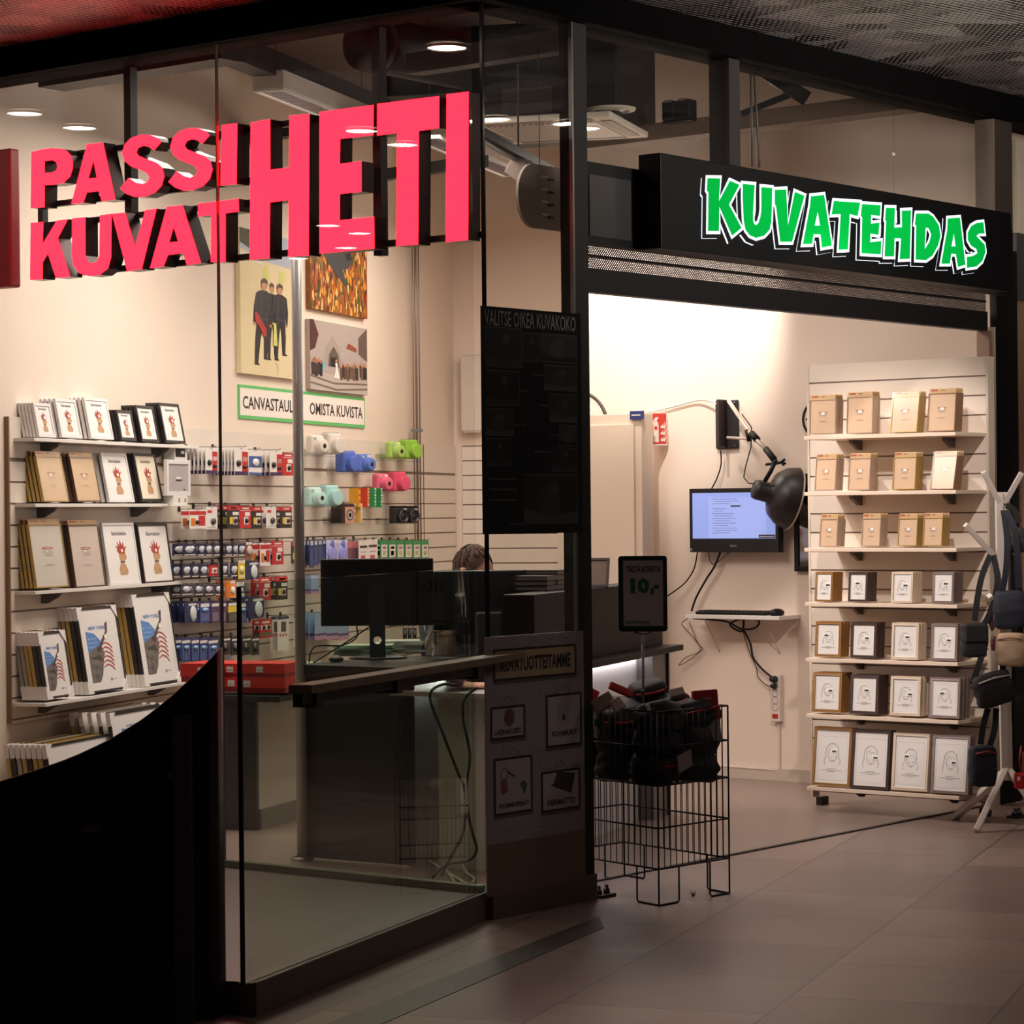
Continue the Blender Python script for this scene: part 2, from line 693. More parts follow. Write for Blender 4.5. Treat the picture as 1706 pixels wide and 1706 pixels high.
struct(MB().box(m2 + .003, m3, .02, .02 + PANE, zt, 3.38, GLASS), 'window_6', **PB.org())
struct(MB().box(m0, m1, .0, .10, zt, 3.38, M((44, 38, 37), .5)), 'trim_7', **PB.org())
struct(MB().box(m3, m4, .0, .10, zt, 3.38, M((60, 50, 46), .5)).box(m3 - .012, m3, .0, .1, zt, 3.38, M((120, 104, 92), .5)), 'trim_8', **PB.org())
# header box above the doorway, with a dull grey glossy panel
g0, g1 = PB.px(981, 340)[0], PB.px(1050, 340)[0]
hb = PB.px(975, 405)[1]
struct(MB().box(c1, m4, .0, .06, hb, zt, BLACK).box(g0, g1, -.004, 0, hb + .03, zt - .05, M((70, 68, 68), .35)), 'trim_9', **PB.org())
# rolled shutter: perforated slats and its bottom rail
sh = thing('roller_shutter', 'rolled up shutter with two perforated bands above the shop doorway', 'shutter', **PS.org())
PERF = perforated((84, 74, 70), (40, 34, 33), .014, .155, 0, see=True)
z1 = PS.px(975, 399)[1]
z2, z3, z4, z5 = PS.px(975, 423)[1], PS.px(975, 427)[1], PS.px(975, 447)[1], PS.px(975, 486)[1]
MB().rect(0, 3.36, z2, z1, 0, PERF).build('slat', sh)
MB().rect(0, 3.36, z4, z3, 0, PERF).build('slat', sh)
MB().box(0, 3.36, -.004, .012, z3, z2, DARK).box(0, 3.36, -.004, .04, z1, zt, DARK).box(0, 3.36, -.01, .04, z5, z4 + .002, M((30, 27, 28), .5)).build('bottom_rail', sh)
# right jamb
struct(MB().box(3.355, 3.385, -.02, .05, 0, z5, M((150, 120, 104), .5)).box(3.39, 3.425, -.03, .05, 0, z5 + .02, M((222, 200, 180), .4)), 'trim_10', **PS.org())
k0, k1 = PS.px(1653, 900)[0], PS.px(1687, 900)[0]
struct(MB().box(k0, k1, -.04, .0, 0, zt - .05, BLACK), 'trim_11', **PS.org())
struct(MB().box(k1, 8, .0, .1, 0, 2.62, M((176, 142, 122), .8, bump=.1)).box(k1, 8, -.04, .1, 2.56, 2.9, M((78, 78, 80), .5)), 'wall_neighbour', **PS.org())
struct(MB().box(k1 + .02, 8, .05, .06, 2.9, 3.4, GGREEN), 'window_7', **PS.org())
lw = PS.px(1691, 385, -.4)
struct(MB().box(lw[0], 8, .4, .42, lw[1], lw[1] + .16, M((190, 226, 224), .5, emit=.8, noise=0)), 'window_8', **PS.org())
# plinths
PLI = M((88, 76, 68), .4, name='dark_bronze_plinth')
struct(MB().box(.0, c1, -.012, .05, 0, .1, PLI), 'baseboard_front', **PB.org())
struct(MB().box(.03, 1.985, -.01, .05, 0, .1, PLI).box(.03, 1.985, -.012, .0, .096, .103, M((120, 110, 100), .3, .6)), 'baseboard_balustrade', **PV.org())
slab('trim_12', [(-2.6, 8.35), (-.815, 7.93), PV.w(1.95, -.04, 0)[:2], PA.w(0, .01, 0)[:2], PA.w(-3.2, .01, 0)[:2]], .01, .098, M((86, 66, 54), .5, noise=.03))
struct(MB().box(-3.2, 0, -.015, .03, .095, .125, M((132, 138, 122), .35, .5)), 'trim_13', **PA.org())
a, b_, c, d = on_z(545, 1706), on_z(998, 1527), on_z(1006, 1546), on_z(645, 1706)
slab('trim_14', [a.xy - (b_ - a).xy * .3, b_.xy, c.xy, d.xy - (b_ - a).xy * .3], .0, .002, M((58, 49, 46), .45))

# ------------------------------------------------------------------ balustrade, handrail and dark curved parapet
bal = thing('glass_balustrade', 'low glass balustrade pane with dark edge seal in front of the shop window', 'balustrade', **PV.org())
MB().box(.0, 1.93, .012, .022, .1, 1.296, GGREEN).build('glass_pane', bal)
MB().box(-.009, .001, .011, .023, .1, 1.285, BLACK).build('edge_seal', bal)
hr = thing('handrail', 'flat brown wooden handrail running along the glass balustrade', 'handrail', **PV.org())
h0, h1 = PV.px(470, 1143)[0], PV.px(842, 1086)[0]
RAILW = wood((120, 104, 86), .5)
MB().box(h0, h1, -.10, -.02, .95, .978, RAILW).build('rail', hr, bevel=.004)
for q in (h0 + .1, 1.0, 1.75):
    MB().box(q, q + .05, -.07, .012, .9, .951, DARK).build('bracket', hr, bevel=.003)
MB().box(h0 + .02, h1 - .3, -.06, -.03, .915, .951, M((40, 34, 32), .5)).build('under_rail', hr)

pan = thing('curved_parapet', 'near black parapet with a sweeping concave top edge at lower left', 'parapet')
path = [(-2.0, 7.50), (-1.7, 7.62), (-1.4, 7.71), (-1.15, 7.775), (-1.0, 7.81), (-.94, 7.83), (-.905, 7.85), (-.885, 7.885), (-.874, 7.94)]
EDGE = [(-400, 1385), (-200, 1350), (-60, 1318), (0, 1303), (60, 1284), (120, 1263), (180, 1235), (240, 1198), (290, 1158), (330, 1120), (352, 1098), (368, 1080)]


def edge_z(x):
    for (a0, b0), (a1, b1) in zip(EDGE, EDGE[1:]):
        if x <= a1:
            return b0 + (b1 - b0) * (x - a0) / (a1 - a0)
    return EDGE[-1][1]


mb = MB()
vs, fs = [], []
P2 = []
for (p, q) in zip(path, path[1:]):
    for i in range(6):
        P2.append((p[0] + (q[0] - p[0]) * i / 6, p[1] + (q[1] - p[1]) * i / 6))
P2.append(path[-1])
T = []
for x, y in P2:
    px_ = 853 + FPX * x / y - 0
    for _ in range(3):
        py = edge_z(px_)
        px_ = 853 + FPX * (x / y - ROLL * (853 - py) / FPX)
    T.append(EYE + y * ray(px_, edge_z(px_))[1])
n = len(P2)
for off in (0, .03):
    for (x, y), z in zip(P2, T):
        vs.append((x - off * .2, y + off, 0))
        vs.append((x - off * .2, y + off, z))
for i in range(n - 1):
    fs.append((2 * i, 2 * i + 2, 2 * i + 3, 2 * i + 1))
    o = 2 * n
    fs.append((o + 2 * i, o + 2 * i + 1, o + 2 * i + 3, o + 2 * i + 2))
    fs.append((2 * i + 1, 2 * i + 3, o + 2 * i + 3, o + 2 * i + 1))
fs.append((2 * n - 2, 4 * n - 2, 4 * n - 1, 2 * n - 1))
mb.add(vs, fs, wood((34, 24, 23), .55, 3), True)
o = mb.build('panel', pan)
f0 = on_z(327, 1690)
pz = f0.y - .14
a = (310 - 853) / FPX * pz
post = thing('steel_post', 'dark square post standing against the black curved parapet', 'post', (f0.x - .01, pz, 0))
MB().box(-.034, .022, -.02, .02, 0, at_depth(325, 1190, pz).z, M((52, 54, 54), .4)).build('shaft', post, bevel=.003)
MB().box(-.05, -.034, -.012, .012, at_depth(305, 1296, pz).z, at_depth(305, 1286, pz).z, M((96, 92, 90), .4)).build('clip', post)
cl = at_depth(152, 1380, 7.72)
tag(MB().box(-.03, .02, 0, .03, -.012, .008, M((70, 60, 58), .35)).build('latch', loc=cl), 'small dark metal latch on the face of the curved parapet', 'latch')

# ------------------------------------------------------------------ red channel letter sign behind the left shop window
def crop(ox, oy, k):
    return lambda pts, pl, d: [pl.px(ox + x / k, oy + y / k, d) for x, y in pts]


C3, C4 = crop(30, 180, 4.265), crop(390, 140, 4.062)
S_IN = [(968, 300), (930, 275), (890, 268), (855, 285), (842, 315), (858, 340), (910, 362), (980, 387), (1025, 425), (1040, 485), (1022, 550), (975, 600), (900, 630), (830, 633), (770, 610), (725, 572),
        (785, 497), (832, 530), (880, 542), (920, 525), (935, 492), (918, 465), (870, 440), (800, 412), (757, 375), (740, 320), (755, 262), (800, 215), (870, 190), (940, 192), (990, 212), (1020, 240)]
LET = [
    (C3, [(95, 312), (180, 292), (240, 286), (300, 289), (345, 303), (375, 335), (390, 385), (390, 425), (372, 485), (325, 530), (255, 545), (190, 548), (188, 705), (90, 712)], [[(190, 378), (245, 370), (270, 383), (282, 415), (270, 445), (240, 458), (190, 462)]]),
    (C3, [(490, 258), (605, 245), (692, 650), (595, 662), (575, 590), (490, 600), (465, 672), (378, 682)], [[(537, 375), (560, 495), (500, 502)]]),
    (C3, S_IN, []),
    (C3, [(x + 343, y - 47) for x, y in S_IN], []),
    (C3, [(1447, 122), (1558, 108), (1553, 540), (1438, 552)], []),
    (C3, [(90, 815), (180, 810), (176, 965), (275, 800), (355, 790), (283, 925), (370, 1197), (270, 1208), (213, 1035), (176, 1095), (174, 1215), (85, 1222)], []),
    (C3, [(385, 785), (478, 775), (480, 1050), (495, 1090), (525, 1105), (560, 1090), (578, 1050), (582, 762), (665, 752), (662, 1060), (640, 1140), (580, 1185), (510, 1195), (440, 1175), (395, 1120), (383, 1050)], []),
    (C3, [(668, 752), (762, 742), (832, 985), (905, 725), (985, 715), (880, 1145), (775, 1158)], []),
    (C3, [(1057, 702), (1170, 690), (1300, 1100), (1200, 1115), (1172, 1030), (1065, 1045), (1035, 1125), (938, 1138)], [[(1106, 845), (1138, 948), (1075, 955)]]),
    (C3, [(1280, 680), (1568, 645), (1570, 735), (1475, 748), (1475, 1092), (1370, 1095), (1372, 760), (1280, 770)], []),
    (C4, [(112, 262), (243, 238), (245, 580), (372, 565), (375, 215), (510, 203), (505, 1160), (366, 1168), (370, 783), (243, 802), (240, 1178), (105, 1190)], []),
    (C4, [(578, 190), (945, 142), (943, 345), (718, 372), (716, 540), (862, 522), (862, 728), (716, 745), (715, 922), (948, 898), (950, 1112), (578, 1148)], []),
    (C4, [(968, 135), (1388, 82), (1388, 298), (1250, 318), (1246, 1085), (1097, 1097), (1103, 330), (968, 350)], []),
    (C4, [(1438, 70), (1587, 52), (1583, 1055), (1432, 1070)], [])]
NEON = bpy.data.materials.new('red_lit_acrylic')
NEON.use_nodes = True
_b = NEON.node_tree.nodes['Principled BSDF']
_b.inputs['Base Color'].default_value = (.5, .02, .04, 1)
_b.inputs['Emission Color'].default_value = (1, .0042, .0105, 1)
_b.inputs['Emission Strength'].default_value = 14
RET = M((52, 40, 40), .3, .7)
DS = -.05
sign = thing('channel_letter_sign', 'red illuminated channel letters reading PASSI KUVAT HETI behind the left shop window', 'sign', **PA.org())
for cr, pts, holes in LET:
    p = cr(pts, PA, DS)
    h = [cr(q, PA, DS) for q in holes]
    f = MB().poly(p, -DS, NEON, h).build('letter', sign)
    MB().poly(p, -DS + .0015, RET, h, depth=.07).build('letter_return', f)


def rail(x0, y0, x1, y1, hpx=10):
    s0, z0 = PA.px(x0, y0, DS - .06)
    s1, _ = PA.px(x1, y1, DS - .06)
    MB().box(s0, s1, .12, .145, z0 - .012, z0 + .012, DARK).build('mounting_rail', sign)


rail(120, 256, 430, 214)
rail(72, 341, 430, 297)
rail(72, 375, 430, 340)
rail(60, 460, 800, 388)
rail(415, 213, 800, 168)
for x, top in ((213, 3.38), (628, 3.38)):
    q = PA.px(x, 300, DS - .1)[0]
    MB().box(q - .02, q + .02, .15, .19, PA.px(x, 438 if x < 400 else 420, DS)[1], top, DARK).build('hanger_post', sign)
q = PA.px(76, 360, DS - .1)[0]
MB().box(q - .016, q + .016, .12, .15, PA.px(70, 460, DS)[1], PA.px(70, 340, DS)[1], DARK).build('hanger_post', sign)

# dim red letter end at the left picture edge
q0, z0 = PA.px(18, 478, -.04)
sg = thing('red_sign_end', 'dim red sign panel cut off by the left picture edge', 'sign', **PA.org())
MB().box(q0 - .5, q0, .04, .1, z0, PA.px(18, 246, -.04)[1], M((120, 26, 28), .4, emit=.35)).build('panel', sg, bevel=.01)

# ------------------------------------------------------------------ green lettered light box above the doorway
G1, G2 = crop(1150, 270, 6.562), crop(1400, 310, 6.562)
KUV = [
    (G1, [(180, 178), (318, 180), (305, 430), (425, 205), (530, 250), (415, 465), (552, 720), (448, 805), (310, 490), (305, 755), (185, 755), (190, 335), (172, 310)], []),
    (G1, [(565, 240), (695, 250), (678, 560), (680, 640), (690, 680), (712, 690), (735, 670), (758, 600), (768, 520), (768, 275), (888, 285), (880, 640), (860, 740), (800, 805), (710, 830), (640, 800), (595, 740), (575, 640), (565, 400)], []),
    (G1, [(915, 305), (1040, 300), (1060, 690), (1135, 325), (1240, 370), (1105, 872), (975, 872), (930, 490), (915, 455)], []),
    (G1, [(1310, 375), (1455, 360), (1540, 915), (1430, 935), (1415, 790), (1340, 790), (1325, 895), (1222, 898), (1300, 480)], [[(1385, 545), (1410, 695), (1352, 695)]]),
    (G2, [(-80, 163), (208, 182), (182, 330), (95, 308), (75, 692), (-28, 697), (-5, 308), (-105, 312)], []),
    (G2, [(228, 198), (432, 210), (425, 330), (330, 315), (325, 412), (420, 400), (410, 535), (322, 520), (318, 615), (440, 600), (435, 748), (222, 735), (230, 345), (215, 320)], []),
    (G2, [(490, 238), (590, 240), (582, 455), (665, 450), (662, 270), (765, 265), (752, 795), (640, 800), (655, 575), (585, 570), (580, 770), (475, 770), (492, 390), (480, 370)], []),
    (G2, [(820, 300), (955, 300), (1010, 340), (1070, 430), (1088, 545), (1060, 650), (1000, 760), (930, 810), (815, 805), (820, 430), (805, 420)], [[(925, 455), (955, 460), (985, 530), (965, 610), (915, 690)]]),
    (G2, [(1165, 355), (1300, 345), (1360, 860), (1278, 885), (1255, 745), (1205, 740), (1190, 850), (1095, 850), (1160, 470)], [[(1232, 520), (1250, 660), (1208, 660)]]),
    (G2, [(1555, 395), (1570, 520), (1510, 520), (1480, 545), (1520, 590), (1570, 640), (1580, 720), (1545, 820), (1480, 880), (1375, 895), (1375, 775), (1440, 765), (1490, 735), (1480, 690), (1420, 650), (1385, 590), (1385, 510), (1420, 440), (1480, 405)], [])]
GREEN = M((0, 158, 58), .8, emit=.72, spec=.05, noise=0)
LIT = M((222, 232, 248), .8, emit=.78, spec=.05, noise=0)
DD = .12
ks = thing('light_box_sign', 'black light box sign with green cartoon letters reading KUVATEHDAS above the doorway', 'sign', **PB.org())
qa, za = PB.px(1100, 254, DD)
qb, zb = PB.px(1686, 486, DD)
MB().box(qa, qb, -DD, -.012, zb, za, M((5, 5, 6), .5, spec=.3)).build('box', ks, bevel=.004)
for cr, pts, holes in KUV:
    p = cr(pts, PB, DD)
    h = [cr(q, PB, DD) for q in holes]
    mb = MB()
    dx, dz = -.028, -.017
    sh = [(x + dx, z + dz) for x, z in p]
    mb.poly(grow(sh, .016), -DD - .001, LIT)
    sh2 = [(x + dx * .55, z + dz * .4) for x, z in p]
    mb.poly(grow(sh2, .023), -DD - .002, BLACK)
    big = [q for q in h if len(q) > 3]
    mb.poly(grow(p, .0125), -DD - .003, LIT, [grow(q, -.012) for q in big])
    for q in big:
        mb.poly(grow(q, -.013), -DD - .0035, BLACK)
    mb.poly(p, -DD - .004, GREEN, h)
    mb.build('letter', ks)

# ------------------------------------------------------------------ mall downlights whose images show in the panes
LAMP = M((255, 236, 210), .5, emit=80, noise=0)
LAMPS = [(PA, 38, 188), (PA, 130, 212), (PA, 600, 217), (PA, 668, 240), (PA, 545, 375), (PA, 597, 388), (PA, 575, 412), (PA, 742, 78), (PA, 495, 430), (PB, 825, 198), (PB, 950, 205), (PB, 985, 212)]
lp = None
for pl, x, y in LAMPS:
    a, b = ray(x, y)
    t = (3.498 - EYE) / b
    v = Vector((a * t, t))
    v = v - pl.N * 2 * (v - pl.P).dot(pl.N)
    if lp is None:
        lp = thing('downlight', 'round recessed downlight in the perforated mall ceiling, mirrored in the shop glass', 'ceiling light', (v.x, v.y, 3.497), group='mall ceiling downlights')
        MB().poly([(.078 * math.cos(i * math.pi / 12), .078 * math.sin(i * math.pi / 12)) for i in range(24)], 0, LAMP).build('lamp_disc', lp, rot=(R_(90), 0, 0))
        MB().lathe([(.078, .004), (.08, -.006), (.09, -.006), (.09, .006)], PALE, 24).build('trim_ring', lp)
    else:
        dup(lp, (v.x, v.y, 3.497))

# ------------------------------------------------------------------ ceiling fittings inside the shop
def along(x, y, Y, L, pl):
    """start point at pixel and depth, running L metres along the plane direction"""
    p = at_depth(x, y, Y)
    return p, Vector((p.x + pl.X.x * L, p.y + pl.X.y * L, p.z))


def luminaire(x, y, Y, L, label):
    p, q = along(x, y, Y, L, PL)
    t = thing('linear_luminaire', label, 'ceiling light', p, (0, 0, PL.r))
    MB().box(0, L, -.10, .06, .012, .10, M((176, 160, 150), .5)).build('housing', t, bevel=.004)
    m = MB()
    m.box(0, L, -.10, -.085, 0, .012, PALE).box(0, L, .045, .06, 0, .012, PALE).box(0, .03, -.085, .045, 0, .012, PALE).box(L - .03, L, -.085, .045, 0, .012, PALE)
    m.build('frame', t)
    m = MB()
    for i in range(int(L / .045)):
        m.box(.04 + i * .045, .055 + i * .045, -.07, .03, .0, .011, M((120, 112, 120), .25, .8))
    m.build('louvre', t)
    MB().box(.03, L - .03, -.08, .04, .011, .0125, M((255, 238, 220), .5, emit=1.6, noise=0)).build('tube_glow', t)
    for k in (.15, L - .15):
        MB().tube([(k, 0, .1), (k, 0, 4.15 - p.z)], .003, DARK, 6).build('suspension_wire', t)


luminaire(440, 152, 12.6, 1.5, 'pale linear ceiling luminaire hanging above the H and E letters')
luminaire(700, 232, 13.3, 1.6, 'pale linear ceiling luminaire behind the T and I letters')


def ceil_bar(name, label, cat, p, q, w, h, m, group=None):
    c = (Vector(p) + Vector(q)) / 2
    return tag(MB().obox(Vector(p) - c, Vector(q) - c, w, h, m).build(name, loc=c), label, cat, group)


p, q = along(383, 82, 12.2, 4.0, PL)
ceil_bar('roof_beam', 'dark steel roof beam running back above the luminaire', 'beam', p, q, .12, .12, M((26, 22, 22), .6))
p = at_depth(86, 138, 12.0)
q = Vector((p.x + PA.X.x * 1.15, p.y + PA.X.y * 1.15, p.z))
ceil_bar('cable_tray', 'black cable tray under the fascia at the upper left', 'cable tray', p, q, .16, .06, BLACK)
p = at_depth(640, 292, 14.2)
q = at_depth(805, 268, 13.2)
ceil_bar('ceiling_rail', 'black ceiling rail seen through the gaps of the T letter', 'rail', p, q, .06, .06, BLACK)
p = at_depth(395, 232, 15.0)
q = at_depth(530, 210, 14.4)
ceil_bar('ceiling_rail', 'black ceiling rail seen between the uprights of the H letter', 'rail', p, q, .08, .07, BLACK)
# ducts and an added black box in the dark void
dk = thing('black_void_box', 'big square black ventilation duct in the void above the till', 'duct', at_depth(900, 135, 13.3), (0, 0, PM.r))
MB().box(-.42, .40, 0, .8, -.22, .3, M((18, 17, 17), .6)).build('black_void_body', dk, bevel=.01)
MB().box(-.2, .06, -.006, 0, -.16, -.03, M((58, 50, 44), .5)).build('access_plate', dk)
wk = thing('black_void_box', 'wide flat black box added to darken the void above the T letter', 'duct', at_depth(722, 96, 14.6), (0, 0, PM.r))  # made-up box, put in to darken the void and block bounced light
MB().box(-.3, .24, 0, .5, -.2, .36, M((15, 14, 14), .6, spec=.2)).build('black_void_body', wk, bevel=.01)
dr = thing('round_duct', 'round black ventilation duct end above the E letter', 'duct', at_depth(606, 70, 13.0), (0, 0, PA.r))
MB().lathe([(.0, 0), (.14, 0), (.14, 1.2)], M((16, 15, 15), .5), 28, Matrix.Rotation(R_(-90), 4, 'X')).build('black_void_body', dr)
MB().lathe([(.142, .05), (.147, .05), (.147, .09), (.142, .09)], M((60, 52, 48), .5), 28, Matrix.Rotation(R_(-90), 4, 'X')).build('clamp_ring', dr)
bb = at_depth(800, 95, 12.6)
ceil_bar('roof_beam', 'brown painted beam in the dark void above the corner of the shop front', 'beam', at_depth(690, 108, 12.9), at_depth(960, 66, 12.0), .1, .1, M((40, 33, 30), .6))
# bulkhead above the doorway inside
ceil_bar('bulkhead_beam', 'long brown bulkhead beam crossing inside above the doorway', 'beam', at_depth(960, 240, 13.9), at_depth(1600, 160, 12.9), .16, .085, M((112, 94, 82), .7))
el = thing('emergency_lamp', 'black twin head emergency lamp standing on the bulkhead beam', 'lamp', at_depth(1132, 204, 13.45), (0, 0, PA.r))
MB().box(-.085, .085, -.03, .03, 0, .012, BLACK).build('base', el)
for k in (-.045, .045):
    h = MB().box(k - .038, k + .038, -.04, .04, .012, .11, BLACK).build('lamp_head', el, bevel=.008)
    MB().box(k - .02, k + .02, -.045, -.02, .102, .114, M((150, 130, 112), .5)).build('lens', h)
ceil_bar('steel_bracket', 'dark diagonal steel bracket above the letters of the light box sign', 'bracket', at_depth(1262, 112, 13.2), at_depth(1345, 165, 13.2), .04, .07, BLACK)
ceil_bar('steel_bracket', 'thin dark strut crossing below the diagonal steel bracket', 'bracket', at_depth(1235, 190, 13.25), at_depth(1330, 152, 13.25), .03, .03, BLACK)
for x0, y0, x1, y1, lb in ((1251, 108, 1253, 278, 'thin upright cable beside the transom mullion'), (1256, 108, 1265, 280, 'slanting thin cable beside the transom mullion')):
    p, q = at_depth(x0, y0, 11.6), at_depth(x1, y1, 11.6)
    tag(MB().tube([p, q], .006, M((90, 80, 74), .4), 6).build('hanging_cable'), lb, 'cable')
# air conditioning cassette and round diffuser
ca = on_z(927, 219, 3.36)
ac = thing('air_conditioner_cassette', 'white square ceiling cassette with perforated grille above the posters', 'air conditioner', ca, (0, 0, PL.r))
MB().box(-.37, .37, -.37, .37, .0, .03, M((214, 200, 184), .5)).build('frame', ac, bevel=.006)
MB().box(-.27, .27, -.27, .27, -.004, .0, perforated((196, 182, 168), (90, 80, 74), .03, .3, .001)).build('grille', ac)
for k in range(4):
    MB().box(-.27, .27, -.35, -.295, -.003, 0, M((110, 98, 90), .5)).build('louvre_slot', ac, rot=(0, 0, k * math.pi / 2))
cb = on_z(1018, 185, 3.50)
df = thing('round_diffuser', 'round white ceiling air diffuser beside the cassette', 'air vent', cb)
MB().lathe([(0, .0), (.07, 0), (.075, .008), (.085, .0), (.09, -.004), (.12, .0), (.125, .012)], M((205, 190, 174), .5), 32).build('cone', df)
# track rail with a spotlight head and an oval plate
p, q = at_depth(795, 218, 12.1), at_depth(936, 296, 12.9)
ceil_bar('track_rail', 'dark lighting track rail running back under the cassette', 'rail', p, q, .05, .04, DARK)
ceil_bar('track_rail', 'thin grey conduit beside the dark lighting track rail', 'rail', at_depth(797, 232, 12.1), at_depth(920, 300, 12.9), .015, .015, M((130, 120, 112), .4))
sp = thing('spotlight', 'grey square spotlight head tilted under the track rail', 'lamp', at_depth(864, 281, 12.5))
MB().box(-.05, .05, -.02, .06, -.05, .05, M((126, 112, 104), .45)).build('head', sp, rot=(R_(12), R_(38), R_(-20)), bevel=.005)
MB().tube([(0, .02, .03), (0, .02, 4.15 - sp.location.z)], .005, DARK, 8).build('arm', sp)
ov = thing('oval_plate', 'grey oval board with bolts hanging at the glass corner', 'board', at_depth(915, 330, 11.6), (0, 0, PB.r))
pts = [(-.13 + .11 * math.cos(R_(t)) + .02, .14 * math.sin(R_(t))) for t in range(90, 271, 10)] + [(.09, -.14), (.09, .14)]
MB().poly(pts, 0, M((150, 132, 120), .6), depth=.015).build('board', ov)
bo = MB()
for i in range(4):
    bo.box(-.07, -.02, -.012, 0, .085 - i * .055, .093 - i * .055, PALE)
    bo.box(-.012, .02, -.012, 0, .075 - i * .055, .083 - i * .055, DARK)
bo.build('bolt_row', ov)
MB().tube([(-.06, .005, .13), (-.06, .005, 4.15 - ov.location.z)], .002, DARK, 5).build('hanging_wire', ov)

# ------------------------------------------------------------------ posters on the glass by the corner
def poster(pl, tl, br, d, name, label, base, deco):
    s0, z1 = pl.px(*tl, d)
    s1, z0 = pl.px(*br, d)
    w, h = s1 - s0, z1 - z0
    t = thing(name, label, 'poster', pl.w(s0, d, z0), (0, 0, pl.r))
    MB().box(0, w, 0, .008, 0, h, base).build('sheet', t)
    mb = MB()
    deco(mb, w, h)
    mb.build('print', t)
    return t


BRN = [M((30, 36, 36), .3), M((44, 36, 30), .3), M((52, 54, 54), .3), M((70, 66, 62), .3), M((26, 24, 24), .3)]
LINE = M((70, 72, 72), .4, noise=0)


def size_chart(mb, w, h):
    U = lambda x, y: ((x - 100) / 680 * w, (1 - (y - 110) / 1540) * h)
    x0, zt_ = U(110, 170)
    x1, zb_ = U(742, 240)
    mb.text('VALITSE OIKEA KUVAKOKO', .012, x1, zb_ + .0, zt_ + .02, -.0012, M((128, 126, 124), .5, noise=0), .012)
    ph = [(115, 245, 368, 520, 0), (372, 270, 480, 470, 4), (490, 265, 748, 465, 2), (512, 480, 748, 660, 1), (118, 540, 345, 780, 4), (548, 680, 748, 880, 1), (110, 800, 305, 985, 1), (612, 895, 748, 1045, 2), (120, 1000, 282, 1185, 4), (560, 1055, 742, 1225, 0), (365, 1240, 748, 1585, 1)]
    for a, b, c, d, k in ph:
        (xa, zb2), (xb, za2) = U(a, d), U(c, b)
        mb.rect(xa, xb, zb2, za2, -.0008, LINE)
        mb.rect(xa + .003, xb - .003, zb2 + .003, za2 - .003, -.0012, BRN[k])
        cx, cz, rw, rh = (xa + xb) / 2, (zb2 + za2) / 2, (xb - xa), (za2 - zb2)
        mb.disc(cx - rw * .05, cz - rh * .05, rw * .22, rh * .3, -.0016, BRN[(k + 1) % 5])
        mb.disc(cx + rw * .05, cz + rh * .22, rw * .09, rh * .12, -.002, BRN[3])
        mb.poly([(xa + .004, zb2 + .004), (xb - .004, zb2 + .004), (xb - .004, zb2 + rh * .25), (cx, zb2 + rh * .16), (xa + .004, zb2 + rh * .3)], -.0014, BRN[(k + 2) % 5])
    for a, y, b in ((410, 358, 485), (440, 560, 510), (345, 675, 412), (475, 768, 545), (308, 910, 385), (540, 975, 610), (440, 1090, 556), (268, 1587, 365)):
        (xa, z), (xb, _) = U(a, y), U(b, y)
        mb.rect(xa, xb, z, z + .004, -.0012, LINE)
    for y in (1278, 1348, 1418):
        (xa, z), (xb, _) = U(130, y), U(320, y)
        mb.rect(xa, xb, z - .004, z + .004, -.0012, M((50, 44, 40), .5))


poster(PB, (803, 509), (971, 887), .012, 'size_chart_poster', 'tall black poster headed VALITSE OIKEA KUVAKOKO on the corner glass', M((22, 22, 24), .25, noise=.02), size_chart)


